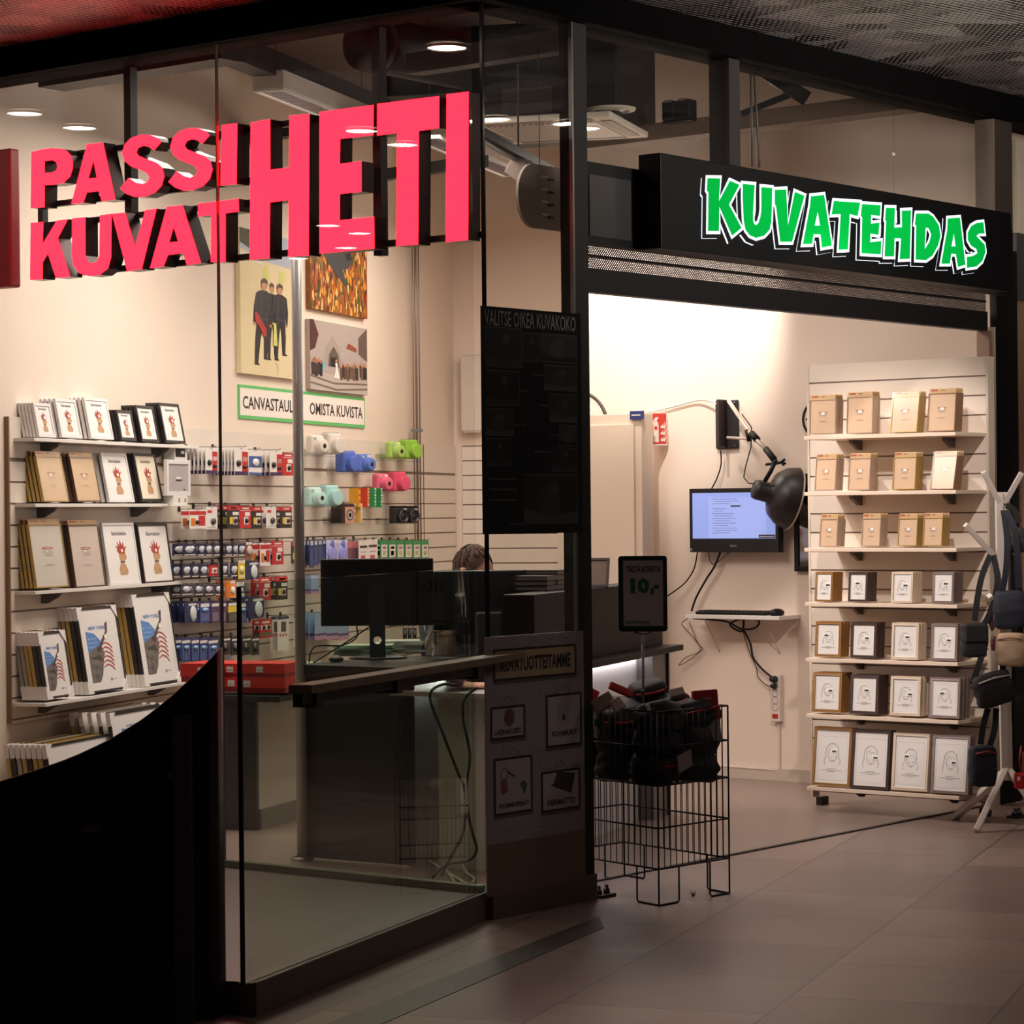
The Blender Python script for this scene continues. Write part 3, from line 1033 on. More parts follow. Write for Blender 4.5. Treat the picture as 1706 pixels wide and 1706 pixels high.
def products(mb, w, h):
    U = lambda x, y: ((x - 50) / 885 * w, (1 - (y - 80) / 2250) * h)
    BR = M((96, 86, 90), .6, noise=0)
    for r in range(11):
        z = .02 + h * .22 + r * .07
        for k in range(7):
            x = (k + (r % 2) * .5) * w / 6.5
            random.seed(r * 31 + k)
            if random.random() < .45:
                mb.rect(max(.004, x), min(w - .004, x + random.uniform(.03, .07)), z, z + .0025, -.0004, BR)
            if random.random() < .4 and .01 < x < w - .01:
                mb.rect(x, x + .0025, z, z + random.uniform(.02, .06), -.0004, BR)
    mb.rect(0, w, 0, h * .2, -.0004, M((112, 88, 74), .5))
    FR = M((26, 22, 26), .5, noise=0)
    IN = M((162, 154, 158), .6, noise=0)

    def fr(a, b, c, d, m=IN):
        (xa, za2), (xb, zb2) = U(a, b), U(c, d)
        mb.rect(xa - .004, xb + .006, zb2 - .012, za2 - .004, -.0006, M((86, 80, 84), .6))
        mb.rect(xa, xb, zb2, za2, -.001, FR)
        mb.rect(xa + .009, xb - .009, zb2 + .009, za2 - .009, -.0014, m)
        xm = (xa + xb) / 2
        mb.ribbon([(xm - .05, za2), (xm, za2 + .035), (xm + .05, za2)], .002, -.0012, M((60, 56, 60), .6))
        return xa, xb, zb2, za2
    xa, xb, z0, z1 = fr(115, 190, 860, 470, M((160, 140, 112), .6))
    mb.text('KUVATUOTTEITAMME', xa + .04, xb - .035, z0 + .032, z1 - .032, -.002, FR, .03)
    xa, xb, z0, z1 = fr(85, 690, 385, 980)
    mb.disc((xa + xb) / 2 + .008, (z0 + z1) / 2 + .018, .032, .034, -.002, M((90, 80, 84), .5))
    mb.disc((xa + xb) / 2 + .0, (z0 + z1) / 2 + .02, .014, .02, -.0024, M((120, 60, 60), .5))
    mb.text('LASINALUSET', xa + .022, xb - .022, z0 + .018, z0 + .038, -.002, FR, .03)
    xa, xb, z0, z1 = fr(580, 630, 905, 1105)
    cx, cz = (xa + xb) / 2, (z0 + z1) / 2
    mb.disc(cx, cz + .03, .046, .06, -.0018, M((148, 140, 144), .5))
    mb.ribbon([(cx + .045 + .022 * math.sin(t * .3), cz + .03 + .03 * math.cos(t * .3)) for t in range(11)], .006, -.002, M((140, 132, 136), .5))
    mb.rect(cx - .01, cx + .006, cz + .0, cz + .022, -.0022, M((60, 40, 44), .5))
    mb.text('KUVAMUKIT', xa + .035, xb - .03, z0 + .04, z0 + .062, -.002, FR, .03)
    xa, xb, z0, z1 = fr(110, 1140, 445, 1640)
    mb.ribbon([(xa + .06 + .022 * math.cos(t * .7), z1 - .06 + .022 * math.sin(t * .7)) for t in range(10)], .004, -.002, M((90, 84, 88), .5))
    mb.ribbon([(xa + .075, z1 - .05), (xa + .12, z1 - .075)], .008, -.002, M((64, 54, 54), .5))
    mb.poly([(xa + .035, z0 + .125), (xa + .07, z0 + .135), (xa + .08, z0 + .085), (xa + .045, z0 + .075)], -.002, M((120, 74, 62), .5))
    mb.poly([(xb - .075, z0 + .11), (xb - .05, z0 + .12), (xb - .03, z0 + .105), (xb - .045, z0 + .065)], -.002, M((70, 84, 74), .5))
    mb.text('AVAIMENPERÄT', xa + .025, xb - .02, z0 + .025, z0 + .047, -.002, FR, .03)
    xa, xb, z0, z1 = fr(530, 1310, 885, 1675)
    mb.poly([(xa + .055, z0 + .1), (xa + .075, z0 + .106), (xa + .09, z0 + .135), (xa + .1, z0 + .15), (xb - .03, z0 + .135), (xb - .055, z0 + .06)], -.002, M((48, 44, 48), .5))
    mb.text('HIIRIMATTO', xa + .035, xb - .03, z0 + .022, z0 + .046, -.002, FR, .03)


poster(PB, (809, 1062), (976, 1464), .012, 'product_poster', 'grey brick patterned poster headed KUVATUOTTEITAMME with hanging picture frames printed on it', M((138, 130, 136), .6, noise=.05), products)

# ------------------------------------------------------------------ canvases, banner and fittings on the left wall
def panel(pl, tl, bl, br, d, th, name, label, cat, face, deco, side=None):
    s0, z1 = pl.px(*tl, d)
    _, z0 = pl.px(*bl, d)
    s1, _ = pl.px(*br, d)
    w, h = s1 - s0, z1 - z0
    t = thing(name, label, cat, pl.w(s0, d, z0), (0, 0, pl.r))
    MB().box(0, w, 0, th, 0, h, side or face).build('stretcher', t)
    mb = MB()
    mb.rect(0, w, 0, h, -.0006, face)
    deco(mb, w, h)
    mb.build('print', t)
    return t


SKIN = M((196, 140, 110), .6, noise=0)


def beach(mb, w, h):
    P = lambda q: [(x * w, y * h) for x, y in q]
    mb.poly(P([(0, .86), (.45, .80), (1, .78), (1, 1), (0, 1)]), -.001, M((176, 184, 200), .6, noise=.03))
    mb.poly(P([(0, .84), (.25, .82), (.42, .77), (.3, .78), (0, .8)]), -.0012, M((226, 220, 214), .6))
    mb.poly(P([(0, .9), (.2, .86), (.35, .83), (.55, .86), (.52, .93), (.55, 1), (0, 1)]), -.0014, M((74, 72, 44), .7, noise=.5, scale=40))
    SUIT = M((26, 26, 34), .5, noise=.2, scale=30)
    SHIN = M((58, 58, 70), .5, noise=.2, scale=30)
    HR = M((86, 56, 36), .6, noise=.2, scale=60)
    FIN = M((206, 210, 110), .5, noise=.1, scale=40)

    def diver(cx, top, H, W, y, lean=0.):
        Q = lambda a, b: ((cx + a * W + lean * (1 - b)) * w, (top - (1 - b) * H) * h)
        mb.poly([Q(-.16, .86), (Q(.16, .86)), Q(.42, .82), Q(.5, .62), Q(.46, .44), Q(.36, .44), Q(.36, .6), Q(.30, .48), Q(.34, .24), Q(.30, .03), Q(.46, .0), Q(.14, .0), Q(.1, .24), Q(.02, .42), Q(-.08, .24), Q(-.16, -.05), Q(-.06, -.08), Q(-.34, -.08), Q(-.36, .24), Q(-.32, .5), Q(-.36, .6), Q(-.38, .44), Q(-.5, .44), Q(-.5, .64), Q(-.4, .82)], y, SUIT)
        mb.ribbon([Q(-.12, .82), Q(-.1, .66), Q(-.14, .52)], .012, y - .0002, SHIN)
        mb.ribbon([Q(.2, .8), Q(.28, .66), Q(.22, .54)], .008, y - .0002, SHIN)
        mb.ribbon([Q(-.3, .5), Q(.3, .5)], .01, y - .0002, SHIN)
        mb.disc(*Q(0, .925), .17 * W * w, .062 * H * h, y - .0004, SKIN)
        mb.poly([Q(-.18, .92), Q(-.16, .99), Q(0, 1.02), Q(.17, .99), Q(.18, .93), Q(.1, .955), Q(-.08, .955)], y - .0006, HR)
        mb.disc(*Q(-.44, .43), .06 * W * w, .02 * H * h, y - .0004, SKIN)
        mb.disc(*Q(.42, .43), .06 * W * w, .02 * H * h, y - .0004, SKIN)
    mb.poly(P([(.36, .66), (.38, .76), (.44, .78), (.46, .68)]), -.0014, FIN)
    mb.poly(P([(.62, .68), (.63, .75), (.72, .75), (.70, .67)]), -.0014, FIN)
    diver(.50, .655, .5, .22, -.0016)
    diver(.38, .675, .56, .30, -.0026, -.06)
    diver(.63, .66, .50, .27, -.0036)
    mb.poly(P([(.21, .43), (.25, .44), (.40, .33), (.40, .28), (.36, .27), (.27, .35), (.22, .37)]), -.005, M((176, 40, 36), .5, noise=.2, scale=50))
    mb.poly(P([(.52, .38), (.56, .38), (.58, .22), (.51, .22)]), -.005, FIN)
    mb.ribbon(P([(.56, .1), (.6, .06), (.58, .02)]), .006, -.0012, M((150, 124, 90), .6))


panel(PL, (399, 378), (399, 621), (503, 630), .03, .028, 'canvas_print', 'tall canvas print of divers standing on a sandy beach', 'picture', M((226, 208, 168), .7, noise=.08, scale=14), beach)


def autumn(mb, w, h):
    ms = [M(c, .6, noise=.3, scale=50) for c in ((214, 142, 46), (150, 60, 26), (238, 190, 110), (60, 84, 40), (96, 40, 20), (190, 96, 34))]
    random.seed(5)
    for i in range(420):
        x, z, r = random.random() * w, random.random() * h, random.uniform(.012, .028)
        n = 5
        a0 = random.random() * 6
        q = [(min(w, max(0, x + r * math.cos(a0 + k * 6.283 / n) * (1 if k % 2 else .5))), min(h, max(0, z + r * 1.4 * math.sin(a0 + k * 6.283 / n)))) for k in range(n)]
        mb.poly(q, -.0008 - i * .000004, ms[i % 6])
    P = lambda q: [(x * w, y * h) for x, y in q]
    mb.poly(P([(.22, .97), (.42, .98), (.52, .85), (.6, .9), (.72, .82), (.66, .68), (.55, .66), (.6, .5), (.62, .4), (.5, .5), (.36, .64), (.24, .8)]), -.0032, M((66, 68, 72), .5, noise=.3, scale=25))
    mb.poly(P([(.6, .96), (.7, .92), (.72, .82), (.62, .8)]), -.0036, M((38, 38, 42), .5))


panel(PL, (516, 395), (516, 513), (612, 529), .03, .028, 'canvas_print', 'canvas print of a dark animal in orange autumn leaves', 'picture', M((150, 92, 36), .6, noise=.5, scale=30), autumn)


def wedding(mb, w, h):
    P = lambda q: [(x * w, y * h) for x, y in q]
    ST = M((132, 120, 116), .7, noise=.25, scale=40)
    mb.poly(P([(0, 0), (1, 0), (1, .2), (0, .28)]), -.0008, M((190, 176, 166), .6, noise=.1))
    mb.ribbon(P([(0, .2), (.4, .12), (1, .16)]), .012, -.001, M((120, 108, 100), .6))
    mb.ribbon(P([(0, .1), (.45, .03), (1, .09)]), .012, -.001, M((120, 108, 100), .6))
    mb.poly(P([(.22, .36), (.26, .62), (.38, .82), (.5, .64), (.56, .36)]), -.001, M((168, 152, 144), .7, noise=.2, scale=40))
    mb.poly(P([(.3, .36), (.32, .54), (.4, .66), (.48, .54), (.5, .36)]), -.0014, M((96, 84, 78), .7))
    mb.poly(P([(.34, .36), (.35, .5), (.45, .5), (.46, .36)]), -.0016, M((40, 30, 28), .7))
    random.seed(3)
    for i in range(34):
        x = random.choice((random.uniform(.02, .2), random.uniform(.52, .97)))
        k = .30 + .1 * abs(x - .42) + random.uniform(0, .05)
        mb.poly(P([(x - .022, k - .14), (x + .022, k - .14), (x + .026, k + .04), (x - .026, k + .04)]), -.0018 - i * 1e-5, M(random.choice([(34, 30, 34), (60, 44, 44), (52, 50, 58), (110, 80, 66), (30, 28, 30)]), .6))
        mb.disc(x * w, (k + .06) * h, .016 * w, .022 * h, -.0023, SKIN)
    mb.poly(P([(.2, .3), (.24, .3), (.24, .42), (.21, .42)]), -.0026, M((120, 190, 200), .6))
    mb.poly(P([(.4, .2), (.5, .2), (.46, .34), (.46, .42), (.42, .42), (.43, .34)]), -.0026, M((242, 236, 230), .6))
    mb.disc(.44 * w, .45 * h, .018 * w, .024 * h, -.0027, SKIN)
    mb.poly(P([(0, .55), (.08, .6), (.14, .8), (.06, 1), (0, 1)]), -.0022, M((84, 40, 34), .7, noise=.3, scale=40))
    mb.poly(P([(.62, .66), (.8, .62), (.8, .68), (.66, .74)]), -.0022, M((150, 74, 50), .6))
    mb.poly(P([(.84, .6), (1, .5), (1, 1), (.84, .84)]), -.0012, M((104, 84, 76), .7, noise=.2, scale=40))


panel(PL, (516, 531), (516, 648), (612, 658), .03, .028, 'canvas_print', 'square canvas print of a wedding outside a stone church', 'picture', M((178, 164, 158), .7, noise=.18, scale=40), wedding)


def banner(mb, w, h):
    mb.rect(.012, w - .012, .02, h - .018, -.001, M((246, 236, 228), .6, noise=0))
    mb.text('CANVASTAULUT', .05, w * .475, h * .3, h * .68, -.0016, INK, .016)
    mb.text('OMISTA KUVISTA', w * .53, w - .045, h * .3, h * .68, -.0016, INK, .016)


panel(PL, (398, 640), (398, 697), (608, 715), .008, .006, 'banner', 'white banner with green border reading CANVASTAULUT OMISTA KUVISTA', 'sign', M((104, 194, 112), .6, noise=.02), banner)

# ------------------------------------------------------------------ slat walls
def slatwall(pl, s0, s1, z0, z1, pitch, d, name, label, edge=None, top=0.):
    t = thing(name, label, 'display wall', **pl.org())
    mb = MB()
    mb.box(s0, s1, -d + .006, 0, z0, z1, GROOVE)
    z = z1 - top
    if top:
        mb.box(s0, s1, -d, -d + .007, z + .009, z1, SLAT)
    while z > z0 + .02:
        mb.box(s0, s1, -d, -d + .007, max(z0, z - pitch), z - .009, SLAT)
        z -= pitch
    mb.build('board', t)
    if edge:
        MB().box(s0 - .012, s0, -d - .002, 0, z0, z1, edge).build('edge_trim', t)
    return t


def LS(x, y, d=.02):
    return PL.px(x, y, d)


sl0 = LS(17, 900)[0]
sl1 = LS(706, 900)[0]
ZT = LS(300, 712)[1] - .0
EDGEW = M((140, 104, 78), .6)
# pitch from the grooves at the left end
gz = [LS(17, y)[1] for y in (765.5, 945.7)]
PITCH = (gz[0] - gz[1]) / 5
topz = LS(17, 694)[1]
wallL = slatwall(PL, sl0, sl1, .55, topz, PITCH, .02, 'slatwall_panel', 'long white slatted display wall along the left side of the shop', EDGEW, topz - gz[0])
slatwall(PL, sl1 + .03, CORNER - .02, .55, topz, PITCH, .015, 'slatwall_panel', 'narrow white slatted panel between brown edge and wall corner', EDGEW, topz - gz[0])
sm0, sm1 = PM.px(772, 850)[0], PM.px(936, 850)[0]
slatwall(PM, sm0, sm1, .55, PM.px(800, 742)[1], .102, .015, 'slatwall_panel', 'white slatted panel on the back wall behind the seated person', None)
q0, z0 = PM.px(768, 718, .12)
q1, z1 = PM.px(800, 592, .12)
eb = thing('wall_box', 'white metal box on the back wall left of the black poster', 'electrical box', PM.w(q0, .12, z0), (0, 0, PM.r))
MB().box(0, q1 - q0, 0, .12, 0, z1 - z0, M((214, 202, 190), .5)).build('cabinet', eb, bevel=.006)
m = MB()
for k in range(6):
    m.box(.02 + k * .022, .034 + k * .022, -.004, .0, -.012, 0, PALE).box(.02 + k * .022, .034 + k * .022, -.004, 0, z1 - z0, z1 - z0 + .01, PALE)
m.build('vent_teeth', eb)
for x, r, lb in ((688.5, .004, 'thin'), (693.5, .008, 'thick'), (698.5, .005, 'middle')):
    q, _ = LS(x, 600, .045)
    t = thing('conduit', f'{lb} grey upright conduit on the left wall near the corner', 'pipe', PL.w(q, .045, 0))
    MB().tube([(0, 0, LS(x, 905)[1]), (0, 0, 4.1)], r, M((150, 138, 130), .35, .6), 8).build('pipe', t)
    MB().box(-.02, .02, -.014, .014, LS(x, 720)[1], LS(x, 720)[1] + .02, STEEL).build('clip', t)
px_ = on_z(504, 1434)
co = thing('steel_column', 'slim round grey steel column standing behind the red sign', 'column', (px_.x, px_.y, 0))
MB().tube([(0, 0, 0), (0, 0, 3.14)], .0235, M((210, 204, 200), .3, .35, noise=.01), 24).build('tube', co)
MB().lathe([(.032, .02), (.05, .015), (.052, 0)], STEEL, 24).build('base_collar', co)

# ------------------------------------------------------------------ picture frames
def moulding(w, h, t, b, m, lip=None):
    mb = MB()
    for x0, x1, z0, z1 in ((0, b, 0, h), (w - b, w, 0, h), (b, w - b, 0, b), (b, w - b, h - b, h)):
        mb.box(x0, x1, 0, t, z0, z1, m)
    if lip:
        i = b * .72
        for x0, x1, z0, z1 in ((i, b, i, h - i), (w - b, w - i, i, h - i), (b, w - b, i, b), (b, w - b, h - b, h - i)):
            mb.box(x0, x1, .0015 - .003, t * .5, z0, z1, lip)
    return mb


def art_bust(mb, w, h, stick):
    TAN, CR = M((196, 152, 112), .6, noise=.1, scale=60), M((176, 66, 52), .6, noise=.2, scale=60)
    P = lambda q: [(x * w, y * h) for x, y in q]
    mb.text('Störtskön', w * .27, w * .73, h * .80, h * .865, -.001, M((70, 66, 70), .6, noise=0), .012)
    mb.poly(P([(.40, .16), (.62, .16), (.66, .22), (.60, .32), (.55, .36), (.56, .40), (.62, .40), (.66, .45), (.62, .52), (.58, .56), (.44, .56), (.42, .46), (.46, .38), (.44, .34), (.38, .26)]), -.001, TAN)
    sp = [(.44, .5), (.36, .57), (.42, .56), (.33, .64), (.43, .6), (.40, .7), (.47, .63), (.50, .74), (.54, .63), (.60, .7), (.60, .6), (.69, .63), (.62, .55), (.6, .5)]
    mb.poly(P(sp), -.0014, CR)
    mb.poly(P([(.44, .36), (.58, .36), (.59, .385), (.45, .385)]), -.0016, M((90, 80, 74), .6))
    if stick:
        mb.rect(w * .5, w * .5 + .02, h * .53, h * .53 + .014, -.0018, STICK)


def art_card(mb, w, h, stick):
    OV = M((170, 70, 66), .6, noise=0)
    mb.disc(w * .5, h * .62, w * .17, h * .022, -.001, OV)
    mb.disc(w * .5, h * .62, w * .12, h * .010, -.0013, M((226, 206, 198), .6, noise=0))
    for k, (a, z) in enumerate(((.16, .56), (.12, .53), (.14, .5), (.1, .36), (.16, .34))):
        mb.rect(w * (.5 - a), w * (.5 + a), h * z, h * z + .0018, -.001, M((176, 160, 150), .6, noise=0))
    if stick:
        mb.rect(w * .44, w * .44 + .02, h * .555, h * .555 + .013, -.0016, STICK)


def art_face(mb, w, h, stick):
    P = lambda q: [(.5 * w + (x - .5) * w * .78, y * h) for x, y in q]
    g = M((84, 78, 82), .6, noise=0)
    t = max(.0014, w * .008)
    mb.ribbon(P([(.26, .36), (.22, .43), (.28, .5), (.27, .56), (.31, .66), (.42, .72), (.58, .72), (.69, .66), (.72, .56), (.7, .5), (.78, .43), (.73, .36)]), t, -.001, g)
    mb.ribbon(P([(.36, .5), (.36, .6), (.44, .64), (.52, .6), (.6, .62), (.66, .55), (.63, .46), (.52, .4), (.42, .43), (.36, .5)]), t * .8, -.001, g)
    mb.ribbon(P([(.42, .49), (.47, .485)]), t, -.001, g)
    mb.ribbon(P([(.55, .49), (.6, .495)]), t, -.001, g)
    mb.ribbon(P([(.46, .435), (.56, .43)]), t, -.001, g)
    for a, z in ((.12, .29), (.26, .265), (.1, .24)):
        mb.rect(w * (.5 - a), w * (.5 + a), h * z, h * z + .0016, -.001, M((150, 144, 146), .6, noise=0))
    if w > .16:
        for x0, x1, z0, z1 in ((.12, .88, .10, .103), (.12, .88, .84, .843), (.12, .126, .1, .84), (.874, .88, .1, .84)):
            mb.rect(w * x0, w * x1, h * z0, h * z1, -.0006, M((196, 190, 190), .6, noise=0))
    if stick:
        ox, oz = stick
        mb.rect(w * ox, w * ox + .034, h * oz, h * oz + .022, -.0016, STICK)
        mb.rect(w * ox + .007, w * ox + .029, h * oz + .004, h * oz + .013, -.002, M((70, 66, 66), .6, noise=0))


def art_city(mb, w, h, stick):
    P = lambda q: [(x * w, y * h) for x, y in q]
    SKY = M((92, 140, 206), .6, noise=.12, scale=60)
    mb.text('NEW YORK', w * .24, w * .66, h * .735, h * .775, -.001, SKY, .02)
    mb.poly(P([(.16, .48), (.16, .72), (.36, .69), (.5, .60), (.44, .50), (.3, .48)]), -.001, SKY)
    for i in range(4):
        for j in range(3):
            mb.disc(w * (.2 + i * .06), h * (.53 + j * .05), w * .008, w * .008, -.0013, STICK, 6)
    ST = M((112, 104, 100), .6, noise=.35, scale=40)
    mb.poly(P([(.16, .12), (.36, .12), (.44, .2), (.5, .34), (.56, .44), (.52, .52), (.4, .54), (.16, .47)]), -.0015, ST)
    mb.poly(P([(.42, .5), (.5, .52), (.70, .70), (.73, .82), (.66, .8), (.66, .71), (.46, .56)]), -.0018, M((92, 76, 76), .6, noise=.2, scale=40))
    DKS, LTS = M((66, 60, 60), .6, noise=.3, scale=40), M((152, 144, 138), .6, noise=.2, scale=40)
    mb.poly(P([(.2, .4), (.42, .44), (.5, .36), (.4, .38)]), -.0018, DKS)
    for k in range(5):
        mb.ribbon(P([(.17, .44 - k * .06), (.26, .40 - k * .055), (.34, .41 - k * .05), (.44 - k * .02, .36 - k * .05)]), h * .008, -.0019 - k * 1e-5, (DKS, LTS)[k % 2])
    mb.ribbon(P([(.3, .14), (.28, .22), (.31, .3)]), h * .012, -.002, DKS)
    mb.ribbon(P([(.22, .13), (.2, .2), (.23, .28)]), h * .01, -.002, LTS)
    mb.disc(w * .43, h * .50, w * .05, h * .032, -.0021, DKS)
    for k in range(6):
        z = .56 - k * .052
        mb.ribbon(P([(.5, z - .015), (.6, z + .015), (.7, z - .01), (.77, z - .06)]), h * .014, -.0016, M((184, 66, 66), .6, noise=0))
    mb.rect(w * .62, w * .67, h * .12, h * .15, -.001, GREY)
    mb.rect(w * .69, w * .8, h * .135, h * .139, -.001, GREY)
    if stick:
        mb.disc(w * .64, h * .64, w * .035, w * .03, -.0022, STICK)
    return


def make_frame(w, h, style, mold, face, lip=None, stick=True, guards=False, header=None, th=.014, border=None):
    r = thing('picture_frame', 'frame', 'picture frame')
    b = border or max(.006, min(.014, w * .09))
    moulding(w, h, th, b, mold, lip).build('moulding', r)
    mb = MB()
    mb.box(b * .7, w - b * .7, .004, th * .8, b * .7, h - b * .7, face)
    pm = MB()
    {'bust': art_bust, 'card': art_card, 'face': art_face, 'city': art_city}[style](pm, w, h, stick)
    o = len(mb.v)
    for v in pm.v:
        mb.v.append((v[0], v[1] + .004, v[2]))
    for f, i, s in zip(pm.f, pm.m, pm.sm):
        mb.f.append(tuple(o + k for k in f))
        mb.m.append(mb.mi(pm.mats[i]))
        mb.sm.append(s)
    mb.build('print', r)
    if header:
        hm = MB().box(w * .03, w * .97, .004, .008, h - .002, h + .024, header)
        hm.rect(w * .42, w * .58, h + .012, h + .016, .0036, M((120, 92, 74), .6))
        hm.rect(w * .06, w * .32, h + .010, h + .019, .0036, M((184, 92, 76), .6))
        hm.build('header_card', r)
        MB().box(-.001, w + .001, -.0025, -.0015, -.001, h + .02, CELLO).build('clear_sleeve', r)
    if guards:
        k = min(.06, w * .24)
        for a, c, sx, sz in ((0, 0, 1, 1), (w, 0, -1, 1), (0, h, 1, -1), (w, h, -1, -1)):
            MB().poly([(a - .003 * sx, c - .003 * sz), (a + k * sx, c - .003 * sz), (a - .003 * sx, c + k * sz)], -.002, M((236, 230, 228), .5, noise=0), depth=th + .004).build('corner_guard', r)
    return r


CELLO = glass((.985, .98, .97), 'cellophane', .12)


def stack(pl, d, BL, BR, top, n, dep, frame_kw, front, behind, group, tilt=11, hd=0., molds=None):
    s0, z0 = pl.px(*BL, d)
    s1, _ = pl.px(BR[0], BR[1], d)
    w = s1 - s0
    h = (pl.px(BL[0], top, d)[1] - z0) / math.cos(R_(tilt)) - hd
    step = dep / max(1, n - 1) if n > 1 else 0
    kw = dict(frame_kw)
    kw['th'] = min(kw.get('th', .014), step * .8) if step else kw.get('th', .014)
    rt = (-R_(tilt), 0, pl.r)
    protos = []
    f = make_frame(w, h, **kw)
    f.location = pl.w(s0, d, z0 + .002)
    f.rotation_euler = rt
    tag(f, front, 'picture frame', group)
    protos.append(f)
    backs = {}
    for i in range(1, n):
        loc = pl.w(s0, d - step * i, z0 + .002)
        if molds and molds[i] is not None:
            mk = molds[i]
            if mk not in backs:
                k2 = dict(kw)
                k2['mold'] = mk[0]
                g = make_frame(w, h, **k2)
                g.location, g.rotation_euler = loc, rt
                tag(g, mk[1], 'picture frame', group)
                backs[mk] = g
            else:
                dup(backs[mk], loc, rt, mk[1], group)
        else:
            dup(f, loc, rt, behind, group)
    return f


def shelf(pl, s0, s1, d, zt_, th, label, brk, m=None, base=.02):
    t = thing('display_shelf', label, 'shelf', pl.w(s0, base, zt_), (0, 0, pl.r))
    L = s1 - s0
    MB().box(0, L, -(d - base), 0, -th, 0, m or WHITE).build('board', t, bevel=.0015)
    for q in brk:
        MB().poly([(0, -th), (0, -th - .05), (.03, -th - .05), (.09, -th - .018), (.10, -th)], 0, M((92, 84, 82), .5), depth=.02).build('bracket', t, loc=(q * L, 0, 0), rot=(0, 0, R_(-90)))
    return t


# left wall shelves
DL = .125
sA = LS(15, 730)[0]
ROWS = [(57, 729, 332, 747, DL, 'top shelf of the left wall, holding small white and black frames'),
        (59, 839, 291, 841, DL, 'second shelf of the left wall, holding two card faced packs and two crowned busts'),
        (59, 985, 332, 969, DL, 'third shelf of the left wall, with the pale upright frames'),
        (76, 1172, 345, 1130, .19, 'fourth shelf of the left wall, holding large frames with flag prints')]
SH = []
for x0, y0, x1, y1, d, lb in ROWS:
    s0, z0 = LS(x0, y0, d)
    s1, _ = LS(x1, y1, d)
    shelf(PL, s0, s1, d, z0, .016, lb, (.14, .80))
    SH.append(z0)
WF = M((226, 222, 222), .4, noise=.02)
BF = M((38, 35, 38), .35)
GO = M((186, 152, 84), .4, .2)
GOLDD = M((150, 112, 62), .35, .5)
BRNF = M((84, 58, 46), .4)
SILV = M((166, 158, 152), .4, .2)
BEIGE = M((224, 192, 158), .55, noise=.04)
PALEW = M((226, 222, 216), .5, noise=.02)
PINKW = M((226, 214, 208), .5, noise=.02)
HDR = M((214, 178, 132), .6, noise=.03)
g = 'picture frames on the top left shelf'
dd = .115
for BL, BR, top, n, dep, mold, lb in (
        ((65.8, 728), (93.7, 728), 671, 5, .07, WF, 'smallest of the three white bust frames on the top left shelf'),
        ((103.6, 729), (137.5, 730), 664, 4, .07, WF, 'middle of the three white bust frames on the top left shelf'),
        ((152.5, 731), (190.3, 733), 662, 4, .07, WF, 'largest of the three white bust frames on the top left shelf'),
        ((203, 733.5), (228, 734.5), 683, 5, .07, BF, 'smallest of the three black bust frames on the top left shelf'),
        ((237, 736), (266, 737.5), 675, 4, .07, BF, 'middle of the three black bust frames on the top left shelf'),
        ((277, 738), (310, 740), 671, 4, .07, BF, 'largest of the three black bust frames on the top left shelf')):
    stack(PL, dd, BL, BR, top, n, dep, dict(style='bust', mold=mold, face=PAPER), lb, 'frame tucked behind the ' + lb.replace('bust frames', 'frames'), g)
g = 'picture frames on the second left shelf'
stack(PL, dd, (73.7, 836), (115.6, 836), 751, 5, .085, dict(style='card', mold=GO, face=BEIGE, header=HDR, border=.005), 'gold framed beige card pack at the left end of the second left shelf', 'gold frame lined up behind the beige card pack on the second left shelf', g, hd=.024)
stack(PL, dd, (129.5, 836), (169.4, 837), 753, 4, .075, dict(style='card', mold=BRNF, face=BEIGE, header=HDR, border=.005), 'brown framed beige card pack in crinkled sleeve on the second left shelf', 'brown frame lined up behind the beige pack on the second left shelf', g, hd=.024)
stack(PL, dd, (183, 837), (225, 837.5), 754, 3, .06, dict(style='bust', mold=WF, face=PAPER), 'white frame with crowned bust print on the second left shelf', 'white frame lined up behind the bust print on the second left shelf', g)
stack(PL, dd, (237, 836), (273, 836), 755, 4, .075, dict(style='bust', mold=BF, face=M((240, 228, 208), .5)), 'black frame with crowned bust on cream paper on the second left shelf', 'black frame lined up behind the cream bust print on the second left shelf', g)
g = 'picture frames on the third left shelf'
stack(PL, dd, (61.8, 981), (115.6, 979.5), 874, 5, .085, dict(style='card', mold=GO, face=PALEW, header=HDR, border=.006), 'tall gold frame with pale card at the left end of the third left shelf', 'gold frame lined up behind the pale card on the third left shelf', g, tilt=8)
stack(PL, dd, (127.5, 980), (177, 977), 875, 3, .06, dict(style='card', mold=BRNF, face=PINKW, header=HDR, border=.006), 'tall dark brown frame with pinkish card on the third left shelf', 'dark brown frame lined up behind the pinkish card on the third left shelf', g, tilt=8)
stack(PL, dd, (184, 976.5), (236, 974.5), 872, 3, .06, dict(style='bust', mold=WF, face=PAPER, border=.012), 'tall white frame with crowned bust on the third left shelf', 'tall white frame lined up behind another on the third left shelf', g, tilt=8)
stack(PL, dd, (242, 974), (291, 970), 873, 4, .075, dict(style='bust', mold=BF, face=PAPER, border=.012), 'tall black frame with crowned bust on the third left shelf', 'tall black frame lined up behind another on the third left shelf', g, tilt=8)
g = 'large corner guarded frames on the fourth left shelf'
